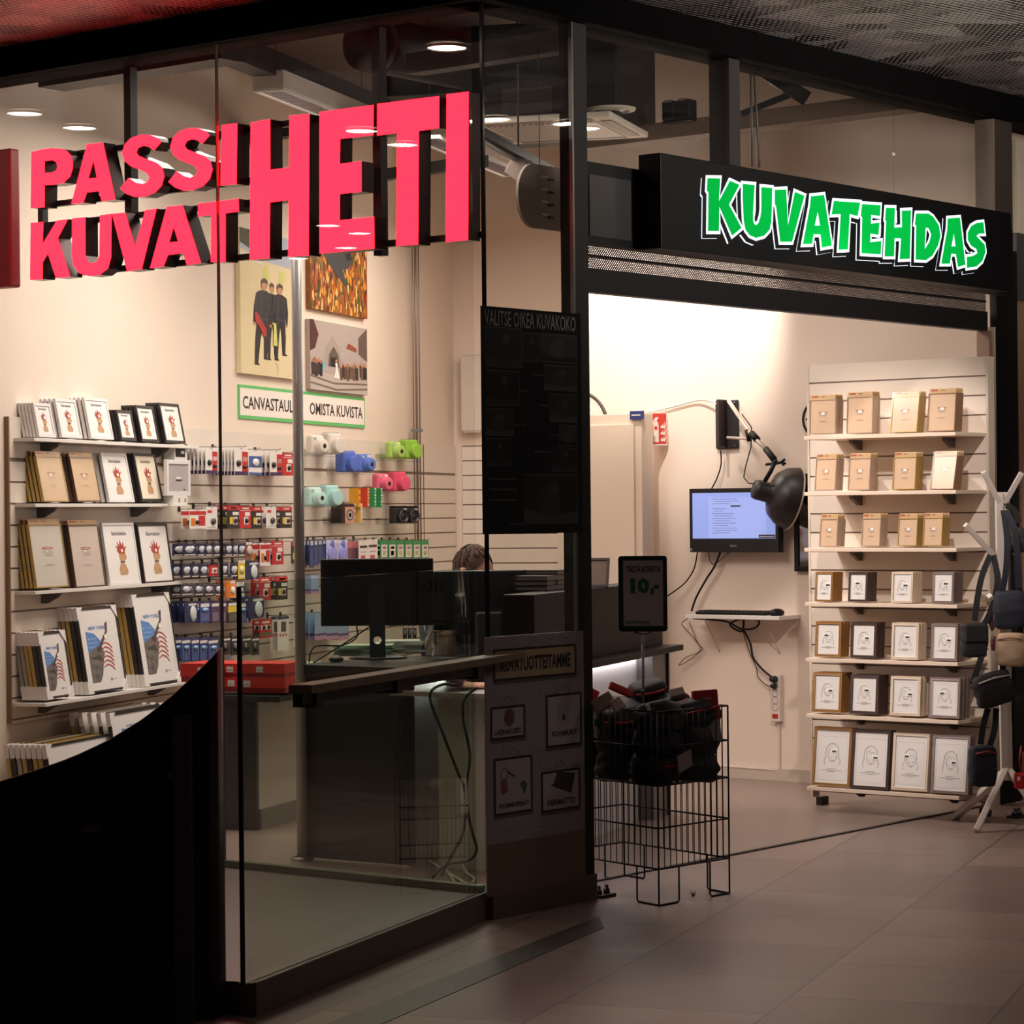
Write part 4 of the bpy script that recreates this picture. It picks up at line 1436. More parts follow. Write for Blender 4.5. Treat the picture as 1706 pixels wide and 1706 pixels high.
for BL, BR, top, n, dep, lb in (
        ((79.7, 1166), (123.5, 1159), 1055, 6, .11, 'smallest'),
        ((148.5, 1157), (213, 1148), 1014.4, 6, .12, 'middle'),
        ((242, 1144), (303, 1134.5), 992.5, 6, .12, 'largest')):
    ms = [None, None, (GO, f'gold frame with corner guards behind the {lb} flag print'), (GO, f'gold frame with corner guards behind the {lb} flag print'),
          (SILV, f'silver frame with corner guards at the back behind the {lb} flag print'), (SILV, f'silver frame with corner guards at the back behind the {lb} flag print')]
    stack(PL, .18, BL, BR, top, n, dep, dict(style='city', mold=BF, face=PAPER, guards=True, th=.018, border=.010), f'{lb} of the three black framed flag and statue prints on the fourth left shelf', f'black frame with corner guards right behind the {lb} flag print', g, tilt=9, molds=ms)
g = 'large frames low on the left wall'
for BL, BR, h_, n, lb, nm in (((196, 1290), (300, 1268), 1190, 5, 'white cornered frames in the upper leaning stack above the parapet', 'upper'), ((96, 1390), (225, 1350), 1243, 8, 'white cornered frames in the lowest leaning stack above the parapet', 'lowest')):
    ms = [None] + [(random.choice((GO, SILV, BF)), f'frame edge in the {nm} leaning stack above the parapet') for _ in range(n - 1)]
    stack(PL, .34, BL, BR, h_, n, .19, dict(style='city', mold=BF, face=PAPER, guards=True, th=.018, border=.010), 'front one of the ' + lb, 'x', g, tilt=8, molds=ms)
s0, z0 = LS(160, 1297, .36)
shelf(PL, s0, s0 + .75, .36, z0 - .003, .018, 'deep low shelf under the upper leaning stack, hidden by the parapet', (.1, .85))
s0, z0 = LS(60, 1400, .36)
shelf(PL, s0, s0 + .75, .36, z0 - .003, .018, 'lowest deep shelf under the lowest leaning stack, hidden by the parapet', (.1, .85))
# the white digital frame display at the end of the second shelf
s0, z0 = LS(279, 826, .16)
dg = thing('digital_frame', 'white digital photo frame with a grey screen beside the second left shelf', 'picture frame', PL.w(s0, .16, z0), (0, 0, PL.r))
wd = LS(318, 826, .16)[0] - s0
moulding(wd, .185, .02, .022, WF).build('moulding', dg, bevel=.002)
m = MB().box(.02, wd - .02, .006, .018, .02, .165, M((176, 168, 170), .3))
m.rect(wd * .42, wd * .62, .088, .098, .0055, PAPER).rect(wd * .4, wd * .66, .076, .084, .005, INK).rect(wd * .72, wd * .8, .03, .036, .0055, INK)
m.build('screen', dg)
s1, z1 = LS(296, 841, .16)
bx = thing('carton', 'small white carton with two grey squares under the digital photo frame', 'box', PL.w(s1, .16, z1), (0, 0, PL.r))
MB().box(-.05, .125, 0, .12, 0, .048, WHITE).rect(.01, .03, .012, .034, -.0006, GREY).rect(.085, .105, .012, .034, -.0006, GREY).build('carton_body', bx, bevel=.002)
shelf(PL, s1 - .1, s1 + .13, .17, z1 - .001, .008, 'narrow ledge carrying the white carton at the end of the second left shelf', ())
s2, z2 = LS(291, 765, .1)
bk = thing('carton', 'white box with black window behind the digital photo frame', 'box', PL.w(s2, .1, z2), (0, 0, PL.r))
MB().box(0, .16, 0, .06, -.02, .075, WHITE).rect(.01, .13, .012, .072, -.0006, BLACK).rect(.08, .12, .03, .045, -.001, PAPER).build('carton_body', bk)

# ------------------------------------------------------------------ right display unit
UL, UR = PU.px(1355, 1340)[0], .955
ut = PU.px(1353, 608)[1]
un = thing('display_unit', 'tall free standing slatted display unit of cream boards at the doorway', 'display unit', **PU.org())
mb = MB()
mb.box(UL, UR, .006, .05, .07, ut, GROOVE)
gz0 = PU.px(1357, 638.5)[1]
gp = (gz0 - PU.px(1357, 1080)[1]) / 14
gp = .0945
mb.box(UL, UR, 0, .007, gz0 + .004, ut, SLAT)
z = gz0 - .004
while z > .12:
    mb.box(UL, UR, 0, .007, max(.075, z - gp + .008), z, SLAT)
    z -= gp
mb.build('board', un)
MB().box(UL - .012, UL, -.003, .06, .04, ut, M((222, 206, 190), .5)).build('side_upright', un)
MB().box(UR, UR + .012, -.003, .06, .04, ut, M((222, 206, 190), .5)).build('side_upright', un)
for q in (UL + .03, UR - .05):
    MB().box(q, q + .03, -.02, .05, 0.003, .045, DARK).build('foot', un)
DU = .30
ORD = ['top', 'second', 'third', 'fourth', 'fifth', 'sixth', 'bottom']
SY = [727, 820, 913, 1003.5, 1096, 1189, 1310]
SX = [1339, 1339.5, 1340, 1341, 1342, 1343, 1344]
for k in range(7):
    s0, z0 = PU.px(SX[k], SY[k], DU)
    shelf(PU, s0, UR - .005, DU, z0, .018, f'{ORD[k]} cream shelf of the right display unit', (.16, .78), M((238, 216, 196), .4, noise=.01), base=.0)
BG2 = M((228, 196, 166), .5, noise=.05)
RW = [
    [(1348, 1391.6, 724, 659, 6), (1409.6, 1452.7, 723, 654, 7), (1482, 1526.6, 721.5, 653, 7), (1544, 1590, 720, 648, 6)],
    [(1356.6, 1391, 817.5, 757, 6), (1412, 1447.8, 817, 756, 6), (1486, 1524, 816.5, 754, 6), (1548.8, 1588, 816, 752, 6)],
    [(1364.5, 1393.6, 911, 857, 5), (1434, 1465, 910.5, 856, 7), (1494.6, 1526.6, 910, 856, 5), (1536.5, 1568.5, 910, 855, 5)]]
EDT, EDK = M((190, 164, 142), .5), M((150, 112, 84), .5)
EDG = [[EDT, EDT, GO, EDK], [EDT, EDT, GO, EDK], [EDT, EDT, GO, GO]]
NM = ['first', 'second', 'third', 'fourth']
for r, row in enumerate(RW):
    for c, (x0, x1, yb, yt, n) in enumerate(row):
        stack(PU, .285, (x0, yb), (x1, yb), yt, n, .062, dict(style='card', mold=EDG[r][c], face=BG2, header=HDR, border=.004),
              f'{NM[c]} sleeved beige frame pack from the left on the {ORD[r]} shelf of the display unit',
              f'sleeved frame hidden behind the {NM[c]} pack on the {ORD[r]} shelf of the display unit',
              f'sleeved frame packs on the {ORD[r]} shelf of the display unit', tilt={(0, 0): 3, (0, 1): 4, (0, 2): 10.5, (1, 3): 14.5}.get((r, c), 7), hd=.024)
GDF, DKF, CRF, PWF = M((170, 122, 70), .35, .2), M((78, 62, 58), .35, .1), M((228, 208, 184), .35, .1), M((146, 126, 120), .3, .25)
LIP = [M((196, 160, 110), .3, .5), M((96, 80, 74), .3, .3), M((244, 230, 212), .3), M((206, 196, 196), .25, .6)]
FRN = ['gold', 'dark bronze', 'cream', 'pewter']
RW2 = [
    [(1357, 1386, 1002.4, 953.5, 4), (1412.5, 1444, 1002.5, 954, 5), (1484, 1519.5, 1004.5, 953.5, 4), (1552, 1588, 1005, 953.5, 5)],
    [(1357, 1400, 1094.3, 1036, 3), (1416, 1459, 1096, 1037, 3), (1484, 1529, 1099, 1038, 3), (1549.6, 1594, 1101, 1039, 3)],
    [(1352.6, 1400.7, 1186, 1120.6, 4), (1415, 1462, 1189, 1124.5, 4), (1482, 1532, 1192, 1127, 3), (1546.8, 1598, 1196, 1129, 3)],
    [(1352, 1415, 1308, 1211.5, 2), (1416, 1479, 1313, 1215.5, 2), (1484, 1544, 1316, 1221.5, 1), (1549, 1612, 1321, 1225, 2)]]
MOL = [GDF, DKF, CRF, PWF]
DEP = [.075, .06, .075, .03]
for r, row in enumerate(RW2):
    for c, (x0, x1, yb, yt, n) in enumerate(row):
        zz = PU.px(SX[r + 3], SY[r + 3], DU)[1]
        ybz = yb
        stk = ((.54, .5), (.3, .56), (.5, .5), (.46, .56))[(c + r) % 4]
        f = stack(PU, .29, (x0, ybz), (x1, ybz), yt, n, DEP[r], dict(style='face', mold=MOL[c], face=PAPER, lip=LIP[c], stick=stk, th=.02),
                  f'{FRN[c]} frame with line drawn face on the {ORD[r + 3]} shelf of the display unit',
                  f'{FRN[c]} frame standing behind its twin on the {ORD[r + 3]} shelf of the display unit',
                  f'line drawing frames on the {ORD[r + 3]} shelf of the display unit', tilt=5 if r < 3 else 7)

# ------------------------------------------------------------------ instant cameras on clear ledges
ACRY = glass((.93, .94, .93), 'clear_acrylic')


def camera_body(rgb):
    m = M(rgb, .4, noise=.02)
    r = thing('instant_camera', 'camera', 'camera')
    MB().box(0, .105, 0, .05, 0, .105, m).build('body', r, bevel=.016, seg=3)
    mt = Matrix.Translation((.062, -.002, .045)) @ Matrix.Rotation(R_(90), 4, 'X')
    MB().lathe([(.043, -.01), (.043, .007), (.0425, .009), (.037, .019), (.0362, .0205), (.035, .033), (.034, .0348), (.032, .0354), (.0, .036)], m, 28, mt).build('lens_barrel', r)
    MB().lathe([(.013, .0365), (.012, .038), (0, .0382)], M((30, 28, 30), .2), 20, mt).build('lens', r)
    MB().box(.018, .038, -.003, .004, .078, .094, M((190, 190, 190), .2)).build('viewfinder', r, bevel=.003)
    MB().box(.062, .09, -.003, .004, .082, .097, M((236, 236, 230), .3)).build('flash', r, bevel=.003)
    return r


def camera_case(rgb):
    m = M(rgb, .5, noise=.03, bump=.1)
    r = thing('camera_case', 'case', 'camera case')
    MB().box(0, .11, -.012, .058, 0, .118, m).build('shell', r, bevel=.014, seg=4)
    mt = Matrix.Translation((.062, -.01, .048)) @ Matrix.Rotation(R_(90), 4, 'X')
    MB().lathe([(.044, -.005), (.044, .033), (.0436, .035), (.0415, .0378), (.0395, .0384), (.037, .0386), (0, .0388)], m, 28, mt).build('lens_cover', r)
    MB().box(.012, .098, -.002, .05, .1165, .1195, M((40, 36, 40), .6)).build('flap_gap', r, bevel=.001)
    return r


def ledge(x0, x1, y, label):
    s0, z = LS(x0, y, .13)
    s1, _ = LS(x1, y, .13)
    t = thing('acrylic_ledge', label, 'shelf', PL.w(s0, .021, z), (0, 0, PL.r))
    MB().box(0, s1 - s0, -.11, 0, -.004, 0, ACRY).box(0, s1 - s0, -.003, 0, 0, .04, ACRY).build('ledge_board', t)
    return t


CAMS = [('white', 525, 552, 550, 574, 757, (232, 222, 212), (222, 212, 204), 0), ('blue', 605, 632, 575, 606, 787, (92, 122, 204), (84, 112, 200), 1),
        ('green', 655, 681, 680, 708, 765, (168, 206, 106), (150, 200, 72), 0), ('pink', 634, 663, 660, 690, 819, (238, 108, 136), (232, 86, 122), 0),
        ('mint', 521, 549, 546, 575, 844, (190, 226, 220), (172, 216, 214), 0)]
for nm, a0, a1, b0, b1, y, c1, c2, fl in CAMS:
    lo = min(a0, b0) - 3
    hi = max(a1, b1) - 6
    ledge(lo, hi, y + 1, f'small clear ledge under the {nm} instant camera')
    cb = camera_body(c1)
    cc = camera_case(c2)
    for o, x, d, lb, ct in ((cb, a0, .125 if not fl else .10, f'{nm} instant camera standing beside its matching case', 'camera'), (cc, b0, .12 if not fl else .13, f'{nm} moulded carrying case for the instant camera', 'camera case')):
        s, z = LS(x, y, d)
        o.location = PL.w(s, d - .02, z + .002)
        o.rotation_euler = (0, 0, PL.r - R_(22))
        k = 1.08
        o.scale = (k, k, k)
        tag(o, lb, ct, 'instant cameras and their cases')
# dark camera pair and small film boxes
ledge(652, 702, 873, 'small clear ledge under the two black compact cameras')
for i, (x, d) in enumerate(((657, .11), (675, .135))):
    r = thing('compact_camera', ('left' if i == 0 else 'right') + ' one of the two black compact cameras with big ringed lens', 'camera')
    s, z = LS(x, 872, d)
    r.location = PL.w(s, d, z)
    r.rotation_euler = (0, 0, PL.r - R_(25))
    MB().box(0, .12, 0, .05, 0, .10, M((40, 38, 40), .45)).build('body', r, bevel=.006)
    MB().box(.0, .12, .004, .046, .10, .112, BLACK).build('top_plate', r, bevel=.003)
    mt = Matrix.Translation((.07, 0, .045)) @ Matrix.Rotation(R_(90), 4, 'X')
    MB().lathe([(.043, 0), (.043, .02), (.040, .024), (.036, .024), (.034, .016), (.02, .012), (.018, .016), (.0, .018)], M((60, 58, 60), .3, .5), 28, mt).build('lens_barrel', r)
    MB().lathe([(.0435, .018), (.0445, .021), (.0415, .025)], STEEL, 28, mt).build('lens_ring', r)
    MB().box(.085, .112, -.002, .004, .082, .096, PALE).build('flash', r)
ledge(566, 612, 873, 'small clear ledge under the copper fronted camera box')
s, z = LS(569, 872, .12)
cbx = thing('camera_carton', 'black carton with copper fronted camera picture on the wall ledge', 'box', PL.w(s, .12, z), (0, 0, PL.r - R_(25)))
m = MB().box(0, .11, 0, .09, 0, .115, M((52, 36, 34), .5))
m.rect(.03, .11, 0, .1, -.0006, M((206, 150, 126), .4)).disc(.072, .05, .03, .034, -.001, M((90, 70, 66), .3)).disc(.072, .05, .022, .026, -.0014, M((190, 176, 170), .3)).disc(.072, .05, .012, .014, -.0018, BLACK)
m.build('carton_body', cbx)
FB = []


def film_box(x, y, d, w, h, body, cap, label, grp, dots=True):
    s, z = LS(x, y, d)
    t = thing('film_box', label, 'film box', PL.w(s, d, z), (0, 0, PL.r), grp)
    m = MB().box(0, w, 0, .06, 0, h, M(body, .5))
    m.rect(0, w, h * .72, h, -.0005, M(cap, .5))
    if dots:
        m.disc(w * .3, h * .4, w * .14, h * .2, -.001, PAPER, 8).disc(w * .7, h * .4, w * .14, h * .2, -.001, PAPER, 8)
    m.build('carton_body', t)


for r in range(3):
    zz = 845 - r * 10.6
    film_box(597, zz, .13, .04, .041, (236, 166, 40), (196, 88, 24), f'yellow film box, {("bottom", "middle", "top")[r]} of the stack of three beside the red ones', 'film boxes on the wall ledge', False)
    film_box(612, zz, .13, .036, .041, (222, 70, 44), (240, 160, 50), f'orange red film box, {("bottom", "middle", "top")[r]} of its stack of three', 'film boxes on the wall ledge')
    film_box(624, zz, .13, .031, .041, (52, 160, 96), (226, 232, 222), f'green film box, {("bottom", "middle", "top")[r]} of the left green stack', 'film boxes on the wall ledge')
    film_box(634.5, zz, .13, .031, .041, (44, 150, 86), (226, 232, 222), f'green film box, {("bottom", "middle", "top")[r]} of the right green stack', 'film boxes on the wall ledge')
    zz = 871 - r * 10.6
    film_box(589, zz, .13, .038, .041, (150, 120, 124), (206, 194, 194), f'grey patterned film box, {("bottom", "middle", "top")[r]} of the stack beside the camera carton', 'film boxes beside the camera carton', False)
    film_box(601, zz, .13, .028, .041, (240, 196, 110), (236, 226, 214), f'pale yellow film box, {("bottom", "middle", "top")[r]} of the stack beside the camera carton', 'film boxes beside the camera carton')
ledge(595, 643, 846, 'small clear ledge under the orange and green film boxes')

# ------------------------------------------------------------------ goods on hooks
WH, BK, NV, RD, YE, PU_, BL, OR, GR = (238, 232, 228), (28, 26, 28), (26, 32, 66), (196, 36, 44), (226, 196, 60), (56, 36, 84), (58, 92, 160), (222, 120, 40), (40, 150, 80)
KINDS = {
    'photo card blister': (WH, [(.55, 1, .12, .85, RD), (0, 1, 0, .13, PU_), (.62, .95, .5, .66, WH)], [(.28, .42, .16, .12, BK), (.76, .3, .16, .07, BK)]),
    'red memory blister': (RD, [(0, 1, .78, .8, WH), (.2, .8, .86, .92, WH), (.45, .9, .55, .72, WH), (.35, .75, .16, .5, WH)], [(.55, .33, .12, .12, BK)]),
    'black and yellow memory blister': (BK, [(0, 1, .8, 1, RD), (.3, .8, .86, .93, WH), (.45, .95, .58, .72, WH), (.2, .5, .2, .5, YE), (.45, .85, .18, .5, WH)], [(.65, .34, .12, .12, (90, 30, 30))]),
    'white blister': (WH, [(.1, .5, .72, .84, RD), (.1, .9, .05, .12, (200, 196, 196))], [(.6, .35, .22, .15, (70, 70, 84))]),
    'red and white ink blister': (WH, [(0, 1, .72, .92, RD), (.08, .35, .15, .55, OR), (.55, .95, .15, .68, RD)], [(.45, .34, .1, .12, BK)]),
    'navy lamp blister': (NV, [(.1, .9, .02, .1, WH)], [(.42, .5, .32, .3, (196, 196, 206)), (.62, .62, .14, .18, (236, 236, 240))]),
    'silver lamp blister': ((60, 56, 74), [(.1, .9, .02, .12, WH)], [(.4, .55, .3, .32, (206, 204, 212)), (.72, .5, .14, .3, (120, 116, 130))]),
    'copper lamp blister': ((150, 76, 52), [(.1, .9, .85, 1, WH)], [(.5, .5, .35, .3, (206, 196, 190))]),
    'small red blister': (RD, [(.3, .95, .25, .75, WH)], [(.6, .5, .14, .12, RD)]),
    'yellow boxed lamp': (YE, [(0, 1, .85, 1, WH), (.1, .9, .1, .2, WH)], [(.5, .5, .3, .2, (240, 232, 170))]),
    'orange boxed lamp': (OR, [(.35, 1, .0, .8, (238, 150, 80)), (.4, .9, .82, .95, WH)], [(.65, .42, .18, .22, WH)]),
    'blue and white boxed lamp': (WH, [(0, 1, .3, .75, BL), (0, 1, 0, .1, BL)], [(.5, .5, .25, .16, WH)]),
    'dark blue torch card': ((24, 40, 84), [(.3, .9, .82, .92, WH)], [(.62, .42, .24, .4, (216, 222, 226)), (.62, .4, .1, .3, (200, 196, 90))]),
    'blue battery card': ((40, 60, 130), [(.1, .9, .75, .92, WH), (.1, .9, .08, .5, (90, 100, 150))], [(.5, .62, .3, .1, (150, 190, 230))]),
    'purple battery card': ((74, 48, 92), [(.1, .9, .78, .92, WH), (.15, .85, .08, .5, (120, 110, 130))], []),
    'yellow battery card': (BK, [(.05, .95, .5, .8, YE), (.1, .9, .82, .95, WH), (.15, .85, .08, .46, (90, 84, 80))], []),
    'blue battery bottle card': ((36, 50, 104), [(.05, .95, .78, .9, WH), (.1, .28, .06, .7, (70, 100, 160)), (.4, .6, .06, .7, (80, 112, 170)), (.72, .9, .06, .7, (70, 100, 160))], [(.5, .6, .25, .08, (150, 190, 220))]),
    'black accessory card': ((40, 40, 44), [(.05, .95, .8, .9, WH)], [(.5, .42, .3, .26, (20, 20, 22)), (.3, .5, .1, .2, (120, 120, 124))]),
    'red striped card': (RD, [(.1, .9, .45, .7, WH), (.1, .9, .12, .3, (80, 110, 70)), (.2, .8, .8, .9, WH)], [(.3, .58, .1, .12, BK), (.7, .58, .1, .12, BK)]),
    'white boxed cable': (WH, [(0, 1, .92, 1, (40, 40, 80)), (.3, .75, .55, .85, (84, 76, 70)), (.15, .28, .42, .5, RD), (.4, .53, .42, .5, RD), (.65, .78, .42, .5, RD)], []),
    'navy brush sleeve': ((40, 56, 104), [(.2, .8, .82, .98, (200, 206, 220)), (.3, .6, .05, .7, (70, 90, 150))], []),
    'lavender blower pack': ((190, 190, 226), [(0, 1, .85, 1, (214, 214, 230))], [(.5, .4, .42, .4, (150, 150, 226)), (.5, .8, .16, .2, (110, 116, 200))]),
    'maroon pouch': ((120, 76, 96), [(0, 1, .72, 1, (206, 120, 130))], []),
    'white paper pack': (WH, [(.1, .9, .62, .74, (60, 56, 56)), (.2, .8, .4, .44, GREY and (180, 150, 150)), (.2, .7, .08, .25, (190, 90, 90))], []),
    'green and white film pouch': (GR, [(.12, .9, .05, .76, WH), (.3, .75, .52, .66, (170, 80, 110)), (.3, .7, .15, .4, (226, 206, 140))], []),
    'light blue sleeve': ((150, 178, 214), [(0, 1, .16, .24, (110, 50, 120)), (0, 1, 0, .12, (206, 150, 180))], []),
}
_rows = {}


def pack(kind, x0, x1, yt, yb, row, d=.13, n=1, back=None, label=None, varta=False):
    """n alike packs on one hook: the nearest one at d, the others behind it (towards the wall)"""
    s0, z0 = LS(x0, yb, d)
    s1, z1 = LS(x1, yt, d)
    w, h = s1 - s0, z1 - z0
    base, rc, dc = KINDS[kind]
    i = _rows.get(row, 0) + 1
    _rows[row] = i
    nth = ['first', 'second', 'third', 'fourth', 'fifth', 'sixth', 'seventh', 'eighth', 'ninth', 'tenth', 'eleventh', 'twelfth', '13th', '14th', '15th', '16th', '17th', '18th'][i - 1]
    lb = label or f'{kind}, {nth} from the left on the {row}'
    t = thing('hanging_pack', lb, 'hanging pack', PL.w(s0, d, z0), (0, 0, PL.r), f'goods on the {row}')
    c = M(base, .4, noise=.04)
    m = MB().box(0, w, 0, .003, 0, h, c)
    for a, b, p, q, col in rc:
        m.rect(a * w, b * w, p * h, q * h, -.0006, M(col, .45, noise=0))
    m.rect(w * .4, w * .6, h * .955, h * .975, -.001, GROOVE)
    if varta:
        m.text('VARTA', w * .35, w * .95, h * .84, h * .94, -.0012, PAPER, .03)
    m.build('card', t)
    if dc:
        m = MB()
        for k, (a, b, p, q, col) in enumerate(dc):
            m.ball((a * w, -.003, b * h), (p * w, .010, q * h), M(col, .25, noise=.05), 10, 6)
        m.build('blister', t)
    for k in range(1, n):
        dd_ = d - k * (d - .035) / max(n, 2)
        dup(t, PL.w(s0, dd_, z0), None, f'pack behind the {kind}, {nth} on the {row}')
    hk = MB()
    hk.tube([((s0 + s1) / 2, -.022, z1 + .004), ((s0 + s1) / 2, -d - .02, z1 + .004), ((s0 + s1) / 2, -d - .03, z1 + .012)], .0022, STEEL, 6)
    hk.box((s0 + s1) / 2 - .012, (s0 + s1) / 2 + .012, -.026, -.02, z1 - .01, z1 + .02, DARK)
    hk.build('hook', wallL)
    return t


R1, R2, R3, R4, R5, R6, R7, R8, R9 = ('topmost hook row', 'second hook row', 'third hook row', 'fourth hook row', 'fifth hook row', 'sixth hook row', 'lowest hook row', 'hook row behind the monitor', 'low hook row behind the monitor')
pack('photo card blister', 343, 362, 746, 789, R1, .17, 6)
pack('photo card blister', 391, 413, 746, 791, R1, .19, 8)
pack('blue and white boxed lamp', 415, 436, 750, 791, R1, .13, 1)
pack('photo card blister', 450, 470, 751, 792, R1, .15, 4)
pack('red memory blister', 471, 489, 755, 792, R1, .14, 3)
pack('red and white ink blister', 316, 343, 849, 881, R2, .13, 2)
pack('white blister', 344, 362, 844, 882, R2, .13)
pack('black and yellow memory blister', 379, 398, 842, 881, R2, .16, 3)
pack('red memory blister', 400, 418, 843, 880, R2, .14, 2)
pack('black and yellow memory blister', 419, 436, 844, 881, R2, .13, 2)
pack('white blister', 444, 460, 844, 880, R2, .13, 2)
pack('black and yellow memory blister', 467, 486, 844, 880, R2, .14, 2)
for i, (a, b) in enumerate(((305, 328), (330, 341), (342, 353), (355, 367), (375, 387), (388, 395), (397, 408))):
    pack('navy lamp blister', a, b, 905, 926, R3, .15, 2)
pack('copper lamp blister', 409, 421, 903, 931, R3, .12)
pack('red and white ink blister', 434, 450, 904, 943, R3, .13, 2)
pack('red memory blister', 454, 472, 901, 941, R3, .13, 2)
pack('black and yellow memory blister', 486, 495, 903, 939, R3, .13)
for i, (a, b) in enumerate(((304, 318), (319, 331), (333, 346))):
    pack('navy lamp blister', a, b, 939, 962, R4, .15, 2)
pack('small red blister', 349, 363, 941, 960, R4, .14, 2)
for a, b in ((366, 380), (384, 396)):
    pack('navy lamp blister', a, b, 938, 961, R4, .15, 2)
pack('yellow boxed lamp', 397, 408, 933, 965, R4, .15)
pack('dark blue torch card', 409, 431, 935, 966, R4, .14, 3, varta=True)
pack('red memory blister', 432, 451, 961, 1001, R4, .13, 2)
pack('black and yellow memory blister', 460, 479, 960, 1000, R4, .13, 2)
for a, b in ((302, 322), (324, 339), (341, 356), (358, 373)):
    pack('silver lamp blister', a, b, 973, 992, R5, .15, 2)
pack('orange boxed lamp', 377, 393, 966, 997, R5, .15, 2)
pack('blue and white boxed lamp', 395, 407, 969, 997, R5, .14)
for kd, a, b, n in (('dark blue torch card', 308, 329, 4), ('blue battery card', 333, 350, 3), ('purple battery card', 352, 366, 3), ('purple battery card', 367, 377, 2), ('yellow battery card', 379, 397, 3), ('blue battery card', 399, 411, 2)):
    pack(kd, a, b, 1002, 1038, R6, .16, n)
pack('dark blue torch card', 414, 440, 994, 1031, R6, .17, 3, varta=True)
pack('red striped card', 433, 453, 1031, 1064, R6, .12, 2)
pack('white boxed cable', 463, 481, 1026, 1085, R6, .12, 2)
pack('white boxed cable', 490, 497, 1025, 1078, R6, .12, 1)
for a, b in ((303, 317), (319, 332), (333, 345), (347, 364)):
    pack('blue battery bottle card', a, b, 1062, 1103, R7, .18, 3)
for a, b in ((370, 384), (386, 402), (404, 418), (420, 432)):
    pack('black accessory card', a, b, 1060, 1092, R7, .17, 2)
for k in range(4):
    pack('navy brush sleeve', 516 + k * 7, 523 + k * 7, 900, 946 - k * 4, R8, .13, 2)
pack('lavender blower pack', 544, 562, 899, 940, R8, .14, 2)
pack('lavender blower pack', 563, 579, 899, 940, R8, .14, 2)
pack('maroon pouch', 580, 588, 902, 940, R8, .12)
pack('maroon pouch', 589, 598, 902, 940, R8, .12)
pack('white paper pack', 598, 613, 900, 934, R8, .15)
pack('white paper pack', 613, 629, 898, 934, R8, .15, 2)
for k in range(6):
    pack('green and white film pouch', 634 + k * 13.6, 646 + k * 13.6, 900, 930, R8, .15, 3)
pack('light blue sleeve', 519, 531, 958, 990, R9, .13, 2)
for k in range(3):
    pack('light blue sleeve', 525 + k * 19, 543 + k * 19, 1020, 1067, R9, .15, 3)
for k in range(3):
    pack('black accessory card', 672 + k * 8, 678 + k * 8, 1040, 1068, R9, .12)

# ------------------------------------------------------------------ side counter along the left wall with red cartons and prints
cf = on_z(428, 1385)
PK = Plane(cf.x, cf.y, 18.5)
sc = thing('side_counter', 'low white side counter with dark end panel and dark top under the hanging goods', 'counter', PK.org()['loc'], (0, 0, PK.r))
CT = .645
MB().box(.03, 1.9, 0, .33, .09, CT - .03, M((222, 212, 200), .5)).build('carcass', sc)
MB().box(0, .03, -.0, .33, .0, CT - .03, M((58, 56, 58), .5)).build('end_panel', sc)
MB().box(.03, 1.9, -.012, .0, .0, .10, M((140, 132, 126), .5)).build('kick_board', sc)
MB().box(-.04, 1.95, -.14, .36, CT - .03, CT, CHAR).build('worktop', sc, bevel=.003)
REDB = M((206, 40, 32), .45)
REDT = M((222, 96, 84), .5)


def carton(x0, x1, yb, yt, off, dep, label, tab):
    """red carton on the counter; px x range, front face at distance off before the counter face"""
    P_ = Plane(cf.x, cf.y, 108.5)
    s0, z0 = P_.px(x0, yb, off)
    s1, z1 = P_.px(x1, yt, off)
    t = thing('shoe_box', label, 'box', P_.w(s0, off, z0), (0, 0, P_.r), 'red cartons on the side counter')
    h = z1 - z0
    MB().box(0, s1 - s0, 0, dep, 0, h * .62, M((168, 28, 26), .5)).build('box_base', t)
    m = MB().box(-.002, s1 - s0 + .002, -.006, dep + .003, h * .30, h, REDB)
    m.build('box_lid', t)
    MB().rect(tab, tab + .035, h * .38, h * .8, -.0075, PAPER).rect(tab + .004, tab + .03, h * .5, h * .56, -.008, GREY).build('price_label', t)
    return t


carton(402, 475, 1154, 1129, .0, .26, 'red carton at the right end of the lower layer on the side counter', .015)
carton(371, 401, 1152, 1128, .0, .26, 'red carton in the middle of the lower layer on the side counter', .03)
carton(415, 474, 1128.5, 1106, .0, .26, 'red carton lying on top at the right of the pile', .04)
carton(372, 414, 1128, 1106, .0, .26, 'red carton lying on top at the left of the pile', .02)
carton(302, 368, 1136, 1106, .03, .26, 'red carton left of the pile under the battery cards', .09)
random.seed(11)
stk = ((478, 1118, 14, .30, 'pale green print sleeves stacked right of the red cartons'), (452, 1092, 4, .34, 'dark album sleeves lying behind the red cartons'))
for x, y, n, w, lb in stk:
    p = on_z(x, y + 30, CT)
    if lb.startswith('dark'):
        p = Vector((p.x - .12, p.y + .30, CT))
    for k in range(n):
        o = MB().box(-w / 2, w / 2, -.11, .11, 0, .0075, M(random.choice([(176, 196, 176), (206, 212, 204), (150, 176, 158), (196, 206, 200)]) if n > 5 else (60, 66, 66), .4)).build('print_sleeve', loc=(p.x + random.uniform(-.01, .01), p.y + .16 + random.uniform(-.01, .01), CT + .001 + k * .0085), rot=(0, 0, PK.r + random.uniform(-.08, .08)))
        tag(o, lb.replace('sleeves stacked', 'sleeve in the stack').replace('sleeves lying', 'sleeve lying'), 'photo sleeve', 'print sleeves on the side counter')

